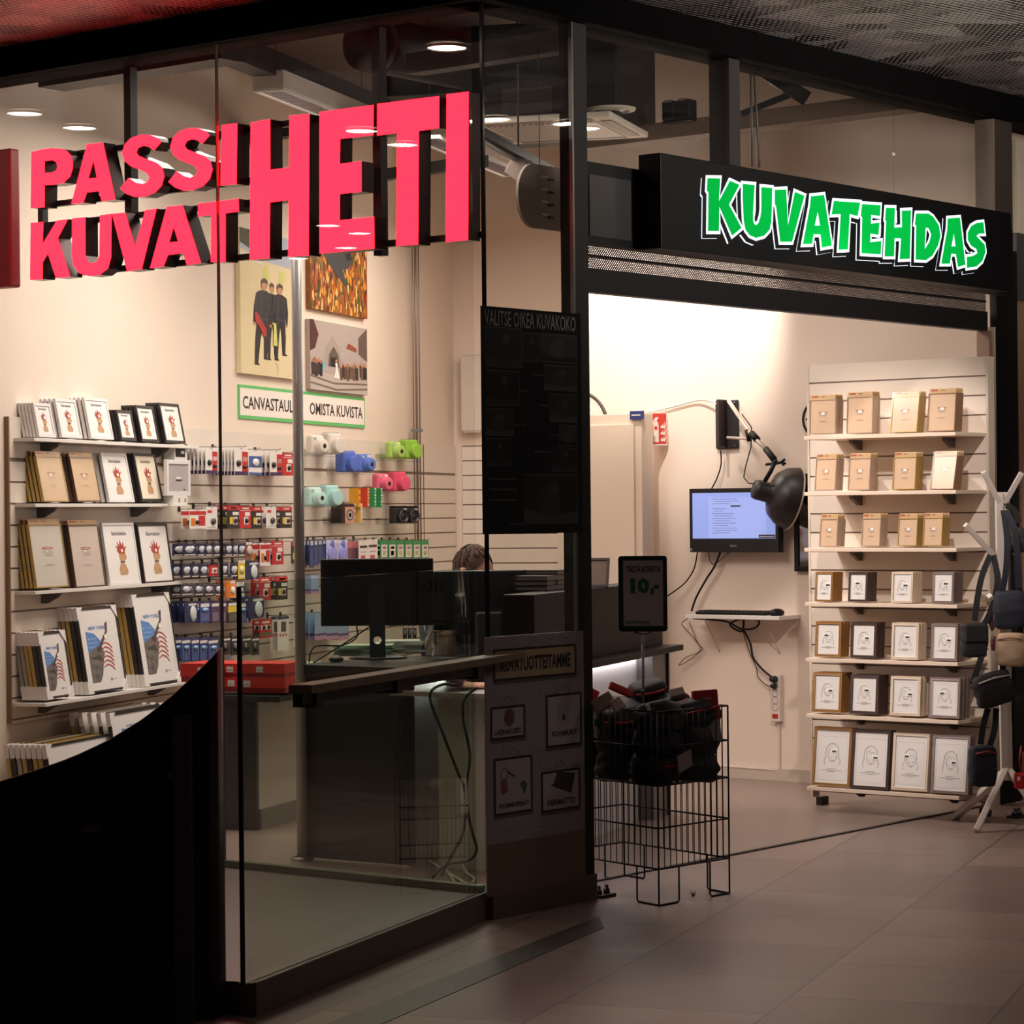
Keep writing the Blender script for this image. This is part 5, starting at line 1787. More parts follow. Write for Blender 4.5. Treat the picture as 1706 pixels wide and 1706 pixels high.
# ------------------------------------------------------------------ till desk
d0 = on_z(512, 1433)
PD = Plane(d0.x, d0.y, 123.5)
DZ = .85
desk = thing('till_desk', 'dark till desk with charcoal end panel behind the shop window', 'desk', PD.org()['loc'], (0, 0, PD.r))
sR = PD.px(687, 1447)[0]
MB().box(0, sR, 0, .03, .012, DZ - .05, M((46, 46, 45), .45)).build('front_panel', desk, bevel=.002)
MB().box(-.035, 0, -.01, .04, .0, DZ - .05, M((120, 118, 118), .35, .6)).build('leg', desk)
MB().box(-.02, .78, -.03, .72, DZ - .05, DZ, M((38, 36, 38), .4)).build('desktop', desk, bevel=.004)
q0, z0 = PD.px(650, 1153, .06)
MB().box(q0, q0 + .52, -.06, .25, z0 - .014, z0 + .006, M((176, 174, 166), .4)).build('under_shelf', desk)
g0_, g1_ = PD.px(731, 1300, -.06)[0], PD.px(806, 1300, -.06)[0]
MB().box(g0_, g1_, .06, .1, .0, z0 - .016, M((206, 208, 196), .4)).build('pedestal', desk)
g2_, g3_ = PD.px(680, 1300, -.24)[0], PD.px(745, 1300, -.24)[0]
MB().box(g2_, g3_, .24, .27, .0, DZ - .06, M((226, 226, 230), .5)).build('back_panel', desk)
MB().box(g2_, g3_, .2, .22, DZ - .075, DZ - .055, M((255, 250, 246), .5, emit=5, noise=0)).build('led_strip', desk)


def monitor(name, label, loc, rz, w, h, zb, stand=True):
    t = thing(name, label, 'monitor', loc, (0, 0, rz))
    MB().box(-w / 2, w / 2, 0, .03, zb, zb + h, M((20, 19, 21), .35)).build('back_shell', t, bevel=.006)
    MB().box(-w / 2 + .012, w / 2 - .012, .0295, .032, zb + .018, zb + h - .012, M((60, 66, 80), .2)).build('screen', t)
    if stand:
        m = MB()
        H = zb + h * .6
        pts = [(-.035, 0.006), (.035, .006), (.035, H), (-.035, H)]
        hole = [(.018 * math.cos(k * .5236), .085 + .018 * math.sin(k * .5236)) for k in range(12)]
        m.poly(pts, -.05, M((44, 44, 46), .4), [hole], depth=.03)
        m.box(-.034, .034, -.03, .0, zb + h * .35, zb + h * .6, M((30, 30, 32), .4))
        m.build('stand_neck', t)
        MB().lathe([(0, .0), (.13, .0), (.13, .006), (.11, .010), (0, .012)], M((30, 30, 32), .35), 32, Matrix.Translation((0, .03, 0)) @ Matrix.Diagonal((1, .75, 1, 1))).build('stand_base', t)
    return t


p = on_z(631, 1098, DZ)
YM = p.y
mwid = (718 - 530) / FPX * YM
zt_ = at_depth(620, 931, YM).z - DZ
zb_ = at_depth(620, 1043, YM).z - DZ
monitor('monitor', 'big black monitor seen from behind on the till desk', (p.x - .004, YM, DZ + .001), R_(2), mwid, zt_ - zb_, zb_)
Y2 = YM + .06
w2 = (905 - 722) / FPX * Y2
p2 = at_depth(814, 1085, Y2)
m2_ = thing('monitor', 'second black monitor seen from behind in front of the seated person', 'monitor', (p2.x, Y2, DZ), (R_(-6), 0, R_(6)))
h2 = at_depth(814, 949, Y2).z - DZ
MB().box(-w2 / 2, w2 / 2, 0, .04, .06, h2, M((22, 21, 23), .35)).build('back_shell', m2_, bevel=.012, seg=3)
MB().box(-w2 / 2 + .012, w2 / 2 - .012, .0395, .042, .08, h2 - .012, M((60, 66, 80), .2)).build('screen', m2_)
MB().box(-.06, .06, -.07, .02, .0, .2, M((60, 62, 62), .4)).build('stand', m2_, bevel=.01)
# things lying on the till desk
for i, (x, y, n, w, d, lb, c) in enumerate(((606, 1092, 5, .26, .18, 'pale green photo envelope in the stack left of the monitor stand', (170, 196, 168)), (672, 1088, 6, .24, .2, 'white photo envelope in the stack right of the monitor stand', (206, 208, 200)))):
    p = on_z(x, y, DZ)
    for k in range(n):
        o = MB().box(-w / 2, w / 2, -d / 2, d / 2, 0, .009, M(tuple(v - 14 * (k % 2) for v in c), .4)).build('photo_envelope', loc=(p.x + random.uniform(-.012, .012), p.y, DZ + .001 + k * .010), rot=(0, 0, random.uniform(-.2, .2)))
        tag(o, lb, 'envelope', 'photo envelopes on the till desk')
p = on_z(560, 1103, DZ)
t = thing('mouse', 'small dark mouse with pale back on the left end of the till desk', 'mouse', p)
MB().ball((0, 0, .012), (.034, .022, .014), M((60, 58, 58), .4), 14, 8).build('shell', t)
MB().ball((0, .004, .02), (.022, .014, .010), M((176, 150, 140), .4), 12, 6).build('buttons', t)
A3 = lambda x, y, Y: tuple(at_depth(x, y, Y))


def smooth_pts(pts, n=6):
    P = [Vector(p) for p in pts]
    out = []
    for i in range(len(P) - 1):
        p0, p1, p2, p3 = P[max(i - 1, 0)], P[i], P[i + 1], P[min(i + 2, len(P) - 1)]
        for k in range(n):
            t = k / n
            out.append(.5 * ((2 * p1) + (p2 - p0) * t + (2 * p0 - 5 * p1 + 4 * p2 - p3) * t * t + (3 * p1 - p0 - 3 * p2 + p3) * t ** 3))
    out.append(P[-1])
    return out


def cable(name, label, pts, r, m, cat='cable', group=None):
    P = smooth_pts(pts)
    o = P[0].copy()
    return tag(MB().tube([p - o for p in P], r, m, 7).build(name, loc=o), label, cat, group)


cable('cable', 'black monitor cable looping down to the left end of the desk', [A3(594, 1043, YM + .05), A3(594, 1062, YM + .05), A3(570, 1075, YM), A3(530, 1076, YM - .05), A3(518, 1085, YM - .08), A3(515, 1104, YM - .1)], .0035, BLACK)
cable('cable', 'second black monitor cable crossing diagonally to the desk edge', [A3(617, 1043, YM + .05), A3(580, 1068, YM), A3(545, 1090, YM - .05), A3(522, 1104, YM - .1)], .0035, BLACK)
YC = 10.75
cable('power_cord', 'black power cord hanging in an S curve left of the poster corner', [A3(760, 1141, YC), A3(735, 1141, YC - .1), A3(716, 1160, YC - .1), A3(735, 1215, YC - .1), A3(760, 1280, YC - .1), A3(776, 1325, YC - .1), A3(772, 1385, YC - .1), A3(752, 1425, YC - .1), A3(735, 1460, YC - .12)], .006, M((40, 42, 40), .5))
cable('power_cord', 'black power cord hanging beside the first and crossing it low down', [A3(795, 1145, YC), A3(774, 1165, YC), A3(772, 1200, YC), A3(783, 1260, YC), A3(776, 1320, YC), A3(785, 1380, YC), A3(794, 1415, YC), A3(780, 1434, YC), A3(745, 1440, YC), A3(720, 1462, YC - .1)], .006, M((40, 42, 40), .5))
cable('power_cord', 'coil of white cord lying on the floor under the black cords', [on_z(715, 1434, .01), on_z(735, 1446, .012), on_z(760, 1462, .012), on_z(782, 1474, .012), on_z(790, 1464, .012), on_z(776, 1452, .02), on_z(766, 1428, .03), on_z(748, 1420, .03), on_z(738, 1436, .02), on_z(758, 1470, .012)], .006, M((206, 202, 190), .5))
# crumpled white paper bag between the monitors
p = at_depth(718, 1070, YM + .25)
m = MB()
random.seed(2)
vs, fs = [], []
for j in range(9):
    for i in range(5):
        vs.append(((i - 2) * .012 + random.uniform(-.005, .005) + (j - 4) * .001, random.uniform(-.012, .012) + .02 * math.sin(i * 1.7 + j), .0 + j * .034))
for j in range(8):
    for i in range(4):
        a = j * 5 + i
        fs.append((a, a + 1, a + 6, a + 5))
m.add(vs, fs, M((214, 208, 204), .6, noise=.1, scale=40))
o = m.build('paper_bag', loc=(p.x, p.y, DZ + .002))
sd = o.modifiers.new('thickness', 'SOLIDIFY')
sd.thickness = .02
tag(o, 'crumpled white paper bag standing between the two black monitors', 'bag')

# ------------------------------------------------------------------ the person at the till: only the top of the head shows above the monitor
HP = at_depth(789, 948, 12.35)
per = thing('person', 'person with short greying brown hair bending over the till behind the second monitor', 'person', (HP.x, HP.y, 0))
SK = M((206, 150, 122), .55, noise=.05, scale=20)
body = MB()
hz = HP.z - .01
# head, bowed forwards and turned to the right
body.ball((0, 0, hz), (.078, .098, .115), SK, 24, 18)
body.ball((.02, -.035, hz - .055), (.058, .06, .07), SK, 20, 14)
body.ball((.035, -.098, hz - .035), (.013, .02, .02), SK, 12, 8)
for sx in (-1, 1):
    body.ball((sx * .08, .0, hz - .012), (.012, .024, .034), SK, 12, 10)
    body.ball((.02 + sx * .03, -.088, hz + .0), (.015, .009, .009), SK, 10, 6)
body.ball((.028, -.09, hz - .075), (.024, .01, .008), SK, 10, 6)
body.tube([(0, .03, hz - .05), (0, .06, hz - .2)], [.058, .066], SK, 16)
sh = hz - .24
body.tube([(-.2, .08, sh - .02), (-.1, .075, sh + .03), (.1, .075, sh + .03), (.2, .08, sh - .02)], [.065, .085, .085, .065], SK, 16)
body.tube([(0, .08, sh + .02), (0, .10, sh - .18), (0, .12, sh - .36), (0, .14, sh - .5)], [.13, .16, .145, .155], SK, 20)
for sx in (-1, 1):
    body.tube([(sx * .2, .08, sh - .02), (sx * .25, .03, sh - .17), (sx * .24, -.0, sh - .27), (sx * .2, -.13, sh - .3), (sx * .14, -.25, sh - .29)], [.058, .05, .045, .038, .028], SK, 12)
    body.ball((sx * .125, -.29, sh - .29), (.036, .045, .018), SK, 12, 8)
    for k in range(4):
        body.tube([(sx * (.1 + k * .017), -.31, sh - .29), (sx * (.098 + k * .018), -.345 - .006 * (k in (1, 2)), sh - .292), (sx * (.097 + k * .018), -.372 - .008 * (k in (1, 2)), sh - .305)], [.0095, .009, .0075], SK, 8)
    body.tube([(sx * .10, -.27, sh - .295), (sx * .075, -.3, sh - .3), (sx * .07, -.325, sh - .305)], [.011, .0095, .008], SK, 8)
    body.tube([(sx * .09, .13, sh - .5), (sx * .11, -.1, sh - .49), (sx * .11, -.28, sh - .5)], [.09, .075, .062], SK, 14)
    body.tube([(sx * .11, -.28, sh - .5), (sx * .11, -.29, .42), (sx * .11, -.27, .09)], [.06, .052, .036], SK, 12)
    body.tube([(sx * .11, -.25, .05), (sx * .115, -.33, .045), (sx * .12, -.42, .032)], [.04, .038, .028], SK, 10)
bo = body.build('body', per, rot=(0, 0, R_(52)))
rm = bo.modifiers.new('fuse', 'REMESH')
rm.mode = 'VOXEL'
rm.voxel_size = .009
rm.use_smooth_shade = True
sm = bo.modifiers.new('soften', 'SMOOTH')
sm.iterations = 4
HAIR = M((66, 42, 28), .75, noise=.5, scale=90, bump=.8)
hair = MB()
vs, fs = [], []
NU, NV = 32, 12
random.seed(4)
for i in range(NV + 1):
    for j in range(NU):
        a = math.pi * .56 * i / NV
        b = 2 * math.pi * j / NU
        fr = max(0, -math.sin(b))
        a *= 1 - .42 * fr ** 2
        k = 1.06 + .02 * math.sin(b * 9 + i) * math.sin(i * 1.3) + random.uniform(-.015, .018)
        vs.append((.078 * k * math.sin(a) * math.cos(b), .004 + .1 * k * math.sin(a) * math.sin(b), hz + .116 * k * math.cos(a)))
for i in range(NV):
    for j in range(NU):
        fs.append((i * NU + j, (i + 1) * NU + j, (i + 1) * NU + (j + 1) % NU, i * NU + (j + 1) % NU))
hair.add(vs, fs, HAIR, True)
HAIR2 = M((96, 66, 46), .7, noise=.4, scale=80)
for k in range(170):
    b = random.uniform(0, 6.283)
    a0 = random.uniform(.05, 1.1) * (1 - .42 * max(0, -math.sin(b)) ** 2)
    st = []
    for q in range(4):
        a = a0 + q * .13
        bb_ = b + q * .05
        k2 = 1.085 + .012 * (q == 1) - .03 * (q == 3)
        st.append((.078 * k2 * math.sin(a) * math.cos(bb_), .004 + .1 * k2 * math.sin(a) * math.sin(bb_), hz + .116 * k2 * math.cos(a)))
    hair.tube(st, [.001, .0035, .003, .0008], random.choice((HAIR, HAIR2)), 5)
hair.build('hair', per, rot=(0, 0, R_(52)))
SHIRT = M((52, 54, 64), .8, noise=.05)
shm = MB()
shm.tube([(0, .08, sh + .06), (0, .085, sh + .0), (0, .10, sh - .18), (0, .12, sh - .36), (0, .14, sh - .52)], [.08, .15, .172, .158, .168], SHIRT, 22)
for sx in (-1, 1):
    shm.tube([(sx * .1, .078, sh + .02), (sx * .2, .08, sh - .02), (sx * .25, .03, sh - .17), (sx * .24, 0, sh - .27), (sx * .21, -.1, sh - .295)], [.09, .072, .062, .056, .052], SHIRT, 12)
so = shm.build('shirt', per, rot=(0, 0, R_(52)))
tr = MB()
for sx in (-1, 1):
    tr.tube([(sx * .08, .16, sh - .5), (sx * .11, -.1, sh - .49), (sx * .11, -.29, sh - .505)], [.1, .088, .075], M((34, 36, 46), .8), 14)
    tr.tube([(sx * .11, -.285, sh - .5), (sx * .11, -.29, .42), (sx * .11, -.27, .1)], [.075, .064, .055], M((34, 36, 46), .8), 12)
tr.build('trousers', per, rot=(0, 0, R_(52)))
ch = thing('stool', 'dark round stool under the seated person', 'stool', (HP.x - .06, HP.y + .12, 0))
MB().lathe([(0, sh - .60), (.19, sh - .60), (.2, sh - .615), (.19, sh - .66), (0, sh - .66)][::-1], DARK, 28).build('seat', ch)
MB().tube([(0, 0, .03), (0, 0, sh - .65)], .025, STEEL, 12).build('stem', ch)
MB().lathe([(0, .004), (.2, .004), (.2, .02), (.03, .045), (0, .045)], DARK, 28).build('base', ch)

# ------------------------------------------------------------------ service counter right of the corner column
ct = thing('service_counter', 'dark brown service counter with light washed white front under its ledge', 'counter', PC.org()['loc'], (0, 0, PC.r))
zt_ = PC.px(1010, 979)[1]
zw = PC.px(1050, 1086)[1]
e1 = PC.px(1110, 1000)[0]
BRW = wood((28, 20, 18), .55, 5)
MB().box(-1.9, e1, .02, .16, zw, zt_, BRW).build('upper_cabinet', ct, bevel=.003)
MB().box(-1.95, e1 + .06, -.07, .17, zw - .028, zw, BRW).build('worktop', ct, bevel=.004)
MB().box(-1.9, e1 - .02, .08, .1, .0, zw - .028, M((226, 224, 226), .5, noise=.01)).build('front_panel', ct)
e0 = PC.px(1084, 1120, -.01)[0]
MB().box(e0, e1 - .015, .0, .16, .0, zw - .028, M((110, 104, 102), .45)).build('end_panel', ct)
MB().box(e1 - .015, e1 + .01, -.01, .17, .0, zw - .028, BRW).build('end_trim', ct)
MB().box(-1.85, e0 - .01, .045, .06, zw - .045, zw - .03, M((255, 246, 246), .5, emit=9, noise=0)).build('led_strip', ct)
# frames standing and lying on it
random.seed(8)
FRD = M((54, 42, 38), .35)
for i, (x0, y0, k) in enumerate(((912, 984, 3), (930, 984, 4), (950, 983, 3), (990, 981, 3))):
    s, z = PC.px(x0, y0, -.12)
    for j in range(k):
        t = thing('photo_album', f'dark album {["lowest in", "second from below in", "third from below in", "topmost in"][j]} pile {["one", "two", "three", "four"][i]} from the left along the dark counter', 'album', PC.w(s, -.12, zt_ + .002 + j * .022), (0, 0, PC.r + random.uniform(-.05, .05)), 'dark albums piled on the service counter')
        MB().box(0, .2, 0, .16, 0, .003, FRD).box(0, .2, 0, .16, .016, .02, FRD).box(0, .2, .15, .16, 0, .02, FRD).build('cover', t)
        MB().box(.004, .196, .004, .15, .003, .016, M((150, 138, 132), .6)).build('pages', t)
s, z = PC.px(982, 980, -.1)
t = thing('picture_frame', 'dark frame with brown mount leaning back on the counter left of the price sign', 'picture frame', PC.w(s - .02, -.16, zt_ + .002), (R_(-32), 0, R_(-8)))
moulding(.15, .155, .015, .012, FRD).build('moulding', t)
MB().box(.01, .14, .004, .01, .01, .145, M((104, 80, 66), .5)).build('mount', t)

# ------------------------------------------------------------------ tall cabinet, fan, and the things on the right hand wall
RX = lambda x, y, d=0.: PR.px(x, y, d)
s0, s1 = SR + .02, RX(1067, 800, .30)[0]
z1 = RX(1072, 688, .30)[1]
cb = thing('tall_cabinet', 'tall cream metal cabinet behind the service counter', 'cabinet', PR.org()['loc'], (0, 0, PR.r))
CAB = M((226, 206, 186), .45, noise=.01)
MB().box(s0, s1, -.285, -.17, .01, z1, CAB).build('carcass', cb, bevel=.003)
MB().box(s0 + .02, s1 - .045, -.30, -.285, .06, z1 - .06, CAB).build('door', cb, bevel=.002)
a0, b0 = RX(1049, 685, .305)
a1, b1 = RX(1070, 697, .305)
m = MB().box(a0, a1, -.304, -.285, b1 - .004, b0, M((34, 52, 120), .4))
m.rect(a0 + .012, a1 - .012, (b0 + b1) / 2 - .006, (b0 + b1) / 2 + .002, -.3055, PALE)
m.build('name_plate', cb)
fc, fz = RX(968, 712, .08)
fn = thing('wall_fan', 'white wire wall fan with dark rim half hidden behind the tall cabinet', 'fan', PR.w(max(fc, SR + .04), .10, fz), (0, 0, PR.r))
ring = [(.2 * math.cos(k * math.pi / 24), 0, .2 * math.sin(k * math.pi / 24)) for k in range(49)]
MB().tube(ring, .010, M((52, 46, 44), .4), 8, False).build('rim', fn)
m = MB()
for k in range(40):
    a = k * math.pi / 20
    m.tube([(.03 * math.cos(a), -.045, .03 * math.sin(a)), (.12 * math.cos(a + .1), -.045, .12 * math.sin(a + .1)), (.195 * math.cos(a + .15), 0, .195 * math.sin(a + .15))], .0025, M((222, 210, 200), .4), 5)
m.lathe([(0, .05), (.035, .05), (.035, .04)], PALE, 16, Matrix.Rotation(R_(90), 4, 'X'))
m.build('guard', fn)
m = MB()
for k in range(3):
    a = k * 2.094
    m.poly([(.02 * math.cos(a), .02 * math.sin(a)), (.17 * math.cos(a - .3), .17 * math.sin(a - .3)), (.17 * math.cos(a + .4), .17 * math.sin(a + .4))], 0, PALE, depth=.006)
m.build('blade', fn)
MB().box(-.03, .03, .01, .10, -.06, .06, PALE).build('bracket', fn)
# fire extinguisher sign, folded out from the wall
sa, z = RX(1084, 742, .12)
sb, _ = RX(1112, 742, .02)
fs_ = thing('fire_extinguisher_sign', 'red and white fire extinguisher sign projecting from the wall', 'sign', PR.w(sa, .12, z), (0, 0, PR.r))
fw = math.hypot(sb - sa, .10)
fa = math.atan2(.10, sb - sa)
hw, hh = .14, .17
m = MB()
face = MB()
REDS = M((214, 66, 52), .45, noise=.01)
WH_ = M((246, 232, 222), .5, noise=0)


def ext_sign(mb, w, h):
    mb.box(0, w, 0, .003, 0, h, WH_)
    mb.rect(.006, w - .006, .008, h - .004, -.0006, REDS)
    P = lambda q: [(x * w, y * h) for x, y in q]
    mb.poly(P([(.16, .1), (.48, .1), (.48, .62), (.44, .70), (.38, .73), (.38, .78), (.46, .82), (.46, .86), (.30, .86), (.14, .74), (.12, .66), (.16, .64), (.20, .72), (.26, .76), (.26, .72), (.18, .68), (.16, .6)]), -.0012, WH_)
    mb.rect(w * .22, w * .4, h * .48, h * .58, -.0016, REDS)
    for k in range(3):
        z = .14 + k * .2
        mb.poly(P([(.58, z), (.86, z - .02), (.9, z + .12), (.84, z + .2), (.84, z + .1), (.74, z + .04), (.76, z + .16), (.68, z + .06), (.62, z + .08)]), -.0012, WH_)


ext_sign(face, fw, .185)
face.build('face', fs_, rot=(0, 0, fa))
MB().box(0, .105, -.003, 0, 0, .185, WH_).build('side_face', fs_, rot=(0, 0, R_(115)))
# wall bracket with studio lamp
s0, z0 = RX(1192, 748, .02)
s1, z1 = RX(1228, 666, .02)
lb = thing('studio_lamp', 'black dish studio lamp on a white swing arm bracketed to the wall', 'lamp', PR.w(s0, 0, z0), (0, 0, PR.r))
w, h = s1 - s0, z1 - z0
MB().box(0, w, -.02, 0, 0, h, M((34, 30, 32), .5)).build('wall_plate', lb, bevel=.006)
MB().box(w * .40, w * .52, -.10, -.02, .01, h + .003, M((58, 46, 46), .5)).build('hinge_rail', lb, bevel=.003)
m = MB()
for a, b in ((.12, .06), (.88, .06), (.12, .94), (.88, .94)):
    m.ball((w * a, -.021, h * b), (.006, .004, .006), STEEL, 10, 6)
m.build('bolt_heads', lb)


def L_(x, y, d):
    s, z = RX(x, y, d)
    return (s - s0, -d, z - z0)


ARM = M((222, 206, 192), .35, .2)
MB().tube([L_(1214, 668, .10), L_(1252, 725, .20), L_(1278, 750, .26)], .0115, ARM, 12).build('arm', lb)
MB().tube([L_(1212, 729, .10), L_(1248, 731, .19)], .008, ARM, 10).build('strut', lb)
m = MB().tube([L_(1244, 716, .19), L_(1249, 735, .19)], .014, BLACK, 10).tube([L_(1252, 722, .2), L_(1262, 733, .22)], .019, BLACK, 12)
m.build('clamp', lb)
m = MB().tube([L_(1276, 748, .26), L_(1290, 766, .29)], .018, BLACK, 12).tube([L_(1290, 766, .29), L_(1293, 772, .30)], .014, BLACK, 10)
m.tube([L_(1276, 774, .30), L_(1305, 770, .30)], .008, BLACK, 8)
for a in range(4):
    t = a * math.pi / 2 + .5
    c = Vector(L_(1305, 770, .30))
    m.ball(c + Vector((.002, .012 * math.sin(t), .014 * math.cos(t))), .008, BLACK, 8, 6)
m.build('joint_knob', lb)
MB().tube([L_(1291, 770, .30), L_(1284, 785, .31), L_(1274, 802, .31)], .012, BLACK, 10).build('neck', lb)
# dish: axis towards the lower right of the picture
ca_ = Vector(L_(1262, 816, .30))
ax = Vector((.62, .74, -.24)).normalized()
mt = Matrix.Translation(ca_) @ ax.to_track_quat('Z', 'X').to_matrix().to_4x4()
MB().lathe([(0, -.02), (.05, -.02), (.055, .0), (.055, .06), (.075, .085)], M((36, 32, 32), .45), 28, mt).build('lamp_housing', lb)
dish = MB().lathe([(.07, .075), (.12, .095), (.155, .14), (.172, .20)], M((34, 28, 27), .4), 40, mt)
dish.build('reflector', lb)
MB().lathe([(.172, .20), (.176, .205), (.172, .21), (.166, .205), (.15, .14), (.115, .1), (.07, .08)], M((206, 190, 170), .35, .3), 40, mt).build('reflector_lining', lb)
MB().tube([Vector(L_(1236, 690, .16)), Vector(L_(1252, 712, .2)), Vector(L_(1251, 745, .2)), Vector(L_(1242, 778, .22)), Vector(L_(1239, 795, .25)), Vector(L_(1247, 805, .28)), Vector(L_(1258, 806, .29))], .0035, BLACK, 7).build('lamp_cord', lb)
cable('cable', 'white cable running along the wall to the lamp bracket', [PR.w(RX(1080, 688)[0], .02, RX(1080, 688)[1]), PR.w(RX(1130, 676)[0], .015, RX(1130, 676)[1]), PR.w(RX(1165, 667)[0], .02, RX(1165, 667)[1]), PR.w(RX(1192, 669)[0], .04, RX(1192, 669)[1]), PR.w(RX(1203, 674)[0], .06, RX(1203, 674)[1])], .005, M((226, 214, 204), .5))
cable('cable', 'black cable hanging from the lamp bracket behind the screen', [PR.w(RX(1207, 750)[0], .04, RX(1207, 750)[1]), PR.w(RX(1206, 775)[0], .03, RX(1206, 775)[1]), PR.w(RX(1198, 800)[0], .03, RX(1198, 800)[1]), PR.w(RX(1188, 818)[0], .03, RX(1188, 818)[1])], .004, BLACK)
# wall screen
s0, z0 = RX(1149, 920, .10)
s1, z1 = RX(1297, 812, .10)
w, h = s1 - s0, z1 - z0
ws = thing('wall_screen', 'black wall mounted screen lit blue under the studio lamp', 'screen', PR.w(s0, .10, z0), (0, 0, PR.r - R_(0)))
MB().box(0, w, 0, .05, 0, h, M((18, 17, 19), .3)).build('housing', ws, bevel=.004)
bz = h * .19
m = MB().rect(.022, w - .022, bz, h - .025, -.0008, M((140, 160, 228), .4, emit=.62, noise=.02, scale=3))
TX = M((84, 92, 140), .5, noise=0)
m.rect(w * .22, w * .86, bz + .01, h - .05, -.0012, M((152, 170, 234), .4, emit=.62, noise=0))
random.seed(6)
for k in range(15):
    z = h - .06 - k * .0135
    if z < bz + .03:
        break
    a = w * (.26 + .02 * (k % 2))
    if k == 3:
        m.rect(w * .47, w * .58, z - .002, z + .005, -.0018, INK)
        continue
    m.rect(a, a + w * random.uniform(.1, .32), z, z + .0018, -.0018, TX)
m.rect(w * .78, w - .024, bz + .012, bz + .030, -.0018, M((40, 44, 70), .4)).rect(w * .79, w - .03, bz + .018, bz + .0215, -.0022, PAPER)
m.rect(.022, w - .022, bz - .001, bz + .009, -.0014, M((20, 22, 40), .4))
m.build('display', ws)
MB().text('DELL', w * .46, w * .535, bz * .46, bz * .6, -.0008, M((170, 168, 168), .4, noise=0), .02).rect(.004, .018, .008, .022, -.0008, GREY).build('maker_mark', ws)
MB().box(w * .35, w * .65, .05, .10, h * .3, h * .7, BLACK).build('wall_mount', ws)
RW_ = lambda x, y, d: PR.w(RX(x, y, d)[0], d, RX(x, y, d)[1])
cable('cable', 'thin black cable bowing from the screen down to the counter', [RW_(1162, 920, .06), RW_(1156, 948, .05), RW_(1140, 972, .05), RW_(1112, 993, .08)], .004, BLACK)
cable('cable', 'black cable bundle running from the screen down to the keyboard shelf', [RW_(1200, 920, .06), RW_(1190, 944, .05), RW_(1176, 966, .05), RW_(1160, 995, .05), RW_(1152, 1018, .06)], .006, BLACK)
cable('cable', 'thin grey cable crossing behind the bundle below the screen', [RW_(1180, 920, .03), RW_(1188, 940, .03), RW_(1215, 920, .03)], .003, M((90, 84, 82), .5))
cable('cable', 'thin dark cable loop hanging under the left end of the keyboard shelf', [RW_(1146, 1030, .05), RW_(1136, 1040, .04), RW_(1150, 1056, .03), RW_(1164, 1074, .03), RW_(1170, 1082, .03), RW_(1150, 1098, .03), RW_(1131, 1109, .04), RW_(1142, 1096, .03), RW_(1166, 1084, .02), RW_(1158, 1062, .03), RW_(1148, 1036, .03)], .0025, M((84, 76, 74), .5))
s0, z0 = RX(1141, 1029, .22)
s1, _ = RX(1298, 1029, .22)
kshelf = thing('keyboard_shelf', 'small white wall shelf carrying the keyboard and mouse', 'shelf', PR.w(s0, .0, z0), (0, 0, PR.r))
MB().box(0, s1 - s0, -.22, 0, -.004, .018, WHITE).build('board', kshelf, bevel=.002)
for q in (.14, .78):
    MB().tube([((s1 - s0) * q, -.16, -.004), ((s1 - s0) * q, -.02, -.17), ((s1 - s0) * q, 0, -.20)], .003, PALE, 6).build('wire_brace', kshelf)
s2, _ = RX(1160, 1020, .19)
s3, _ = RX(1276, 1022, .19)
kb = thing('keyboard', 'slim black keyboard lying on the small wall shelf', 'keyboard', PR.w(s2, .20, z0 + .019), (0, 0, PR.r))
MB().box(0, s3 - s2, 0, .14, 0, .016, BLACK).build('case', kb, bevel=.004)
m = MB()
for i in range(16):
    for j in range(5):
        a = .008 + i * (s3 - s2 - .016) / 16
        m.box(a, a + .019, .012 + j * .024, .031 + j * .024, .016, .022, M((40, 38, 40), .5))
m.build('keys', kb)
s4, _ = RX(1291, 1020, .18)
mo = thing('mouse', 'black mouse at the right end of the small wall shelf', 'mouse', PR.w(s4, .16, z0 + .019), (0, 0, PR.r))
MB().ball((0, 0, .014), (.036, .055, .024), BLACK, 16, 10).build('shell', mo)
MB().ball((0, -.03, .03), (.004, .008, .006), STEEL, 8, 6).build('wheel', mo)
cable('cable', 'black coiled cable bunched under the keyboard shelf', [RW_(1155, 1030, .06), RW_(1180, 1032, .06), RW_(1212, 1036, .06), RW_(1235, 1048, .07), RW_(1258, 1046, .07), RW_(1264, 1034, .07), RW_(1240, 1030, .07), RW_(1216, 1040, .06), RW_(1236, 1052, .05), RW_(1239, 1030, .05)], .006, BLACK)
cable('power_cord', 'black power cord running from the keyboard shelf to the socket strip', [RW_(1239, 1050, .05), RW_(1250, 1072, .04), RW_(1255, 1096, .04), RW_(1270, 1115, .04), RW_(1288, 1130, .05)], .006, BLACK)
cable('power_cord', 'thin dark cord curving left of the other into the second socket', [RW_(1238, 1052, .04), RW_(1248, 1085, .03), RW_(1260, 1112, .03), RW_(1263, 1128, .03), RW_(1275, 1140, .03), RW_(1289, 1146, .05)], .003, M((80, 74, 72), .5))
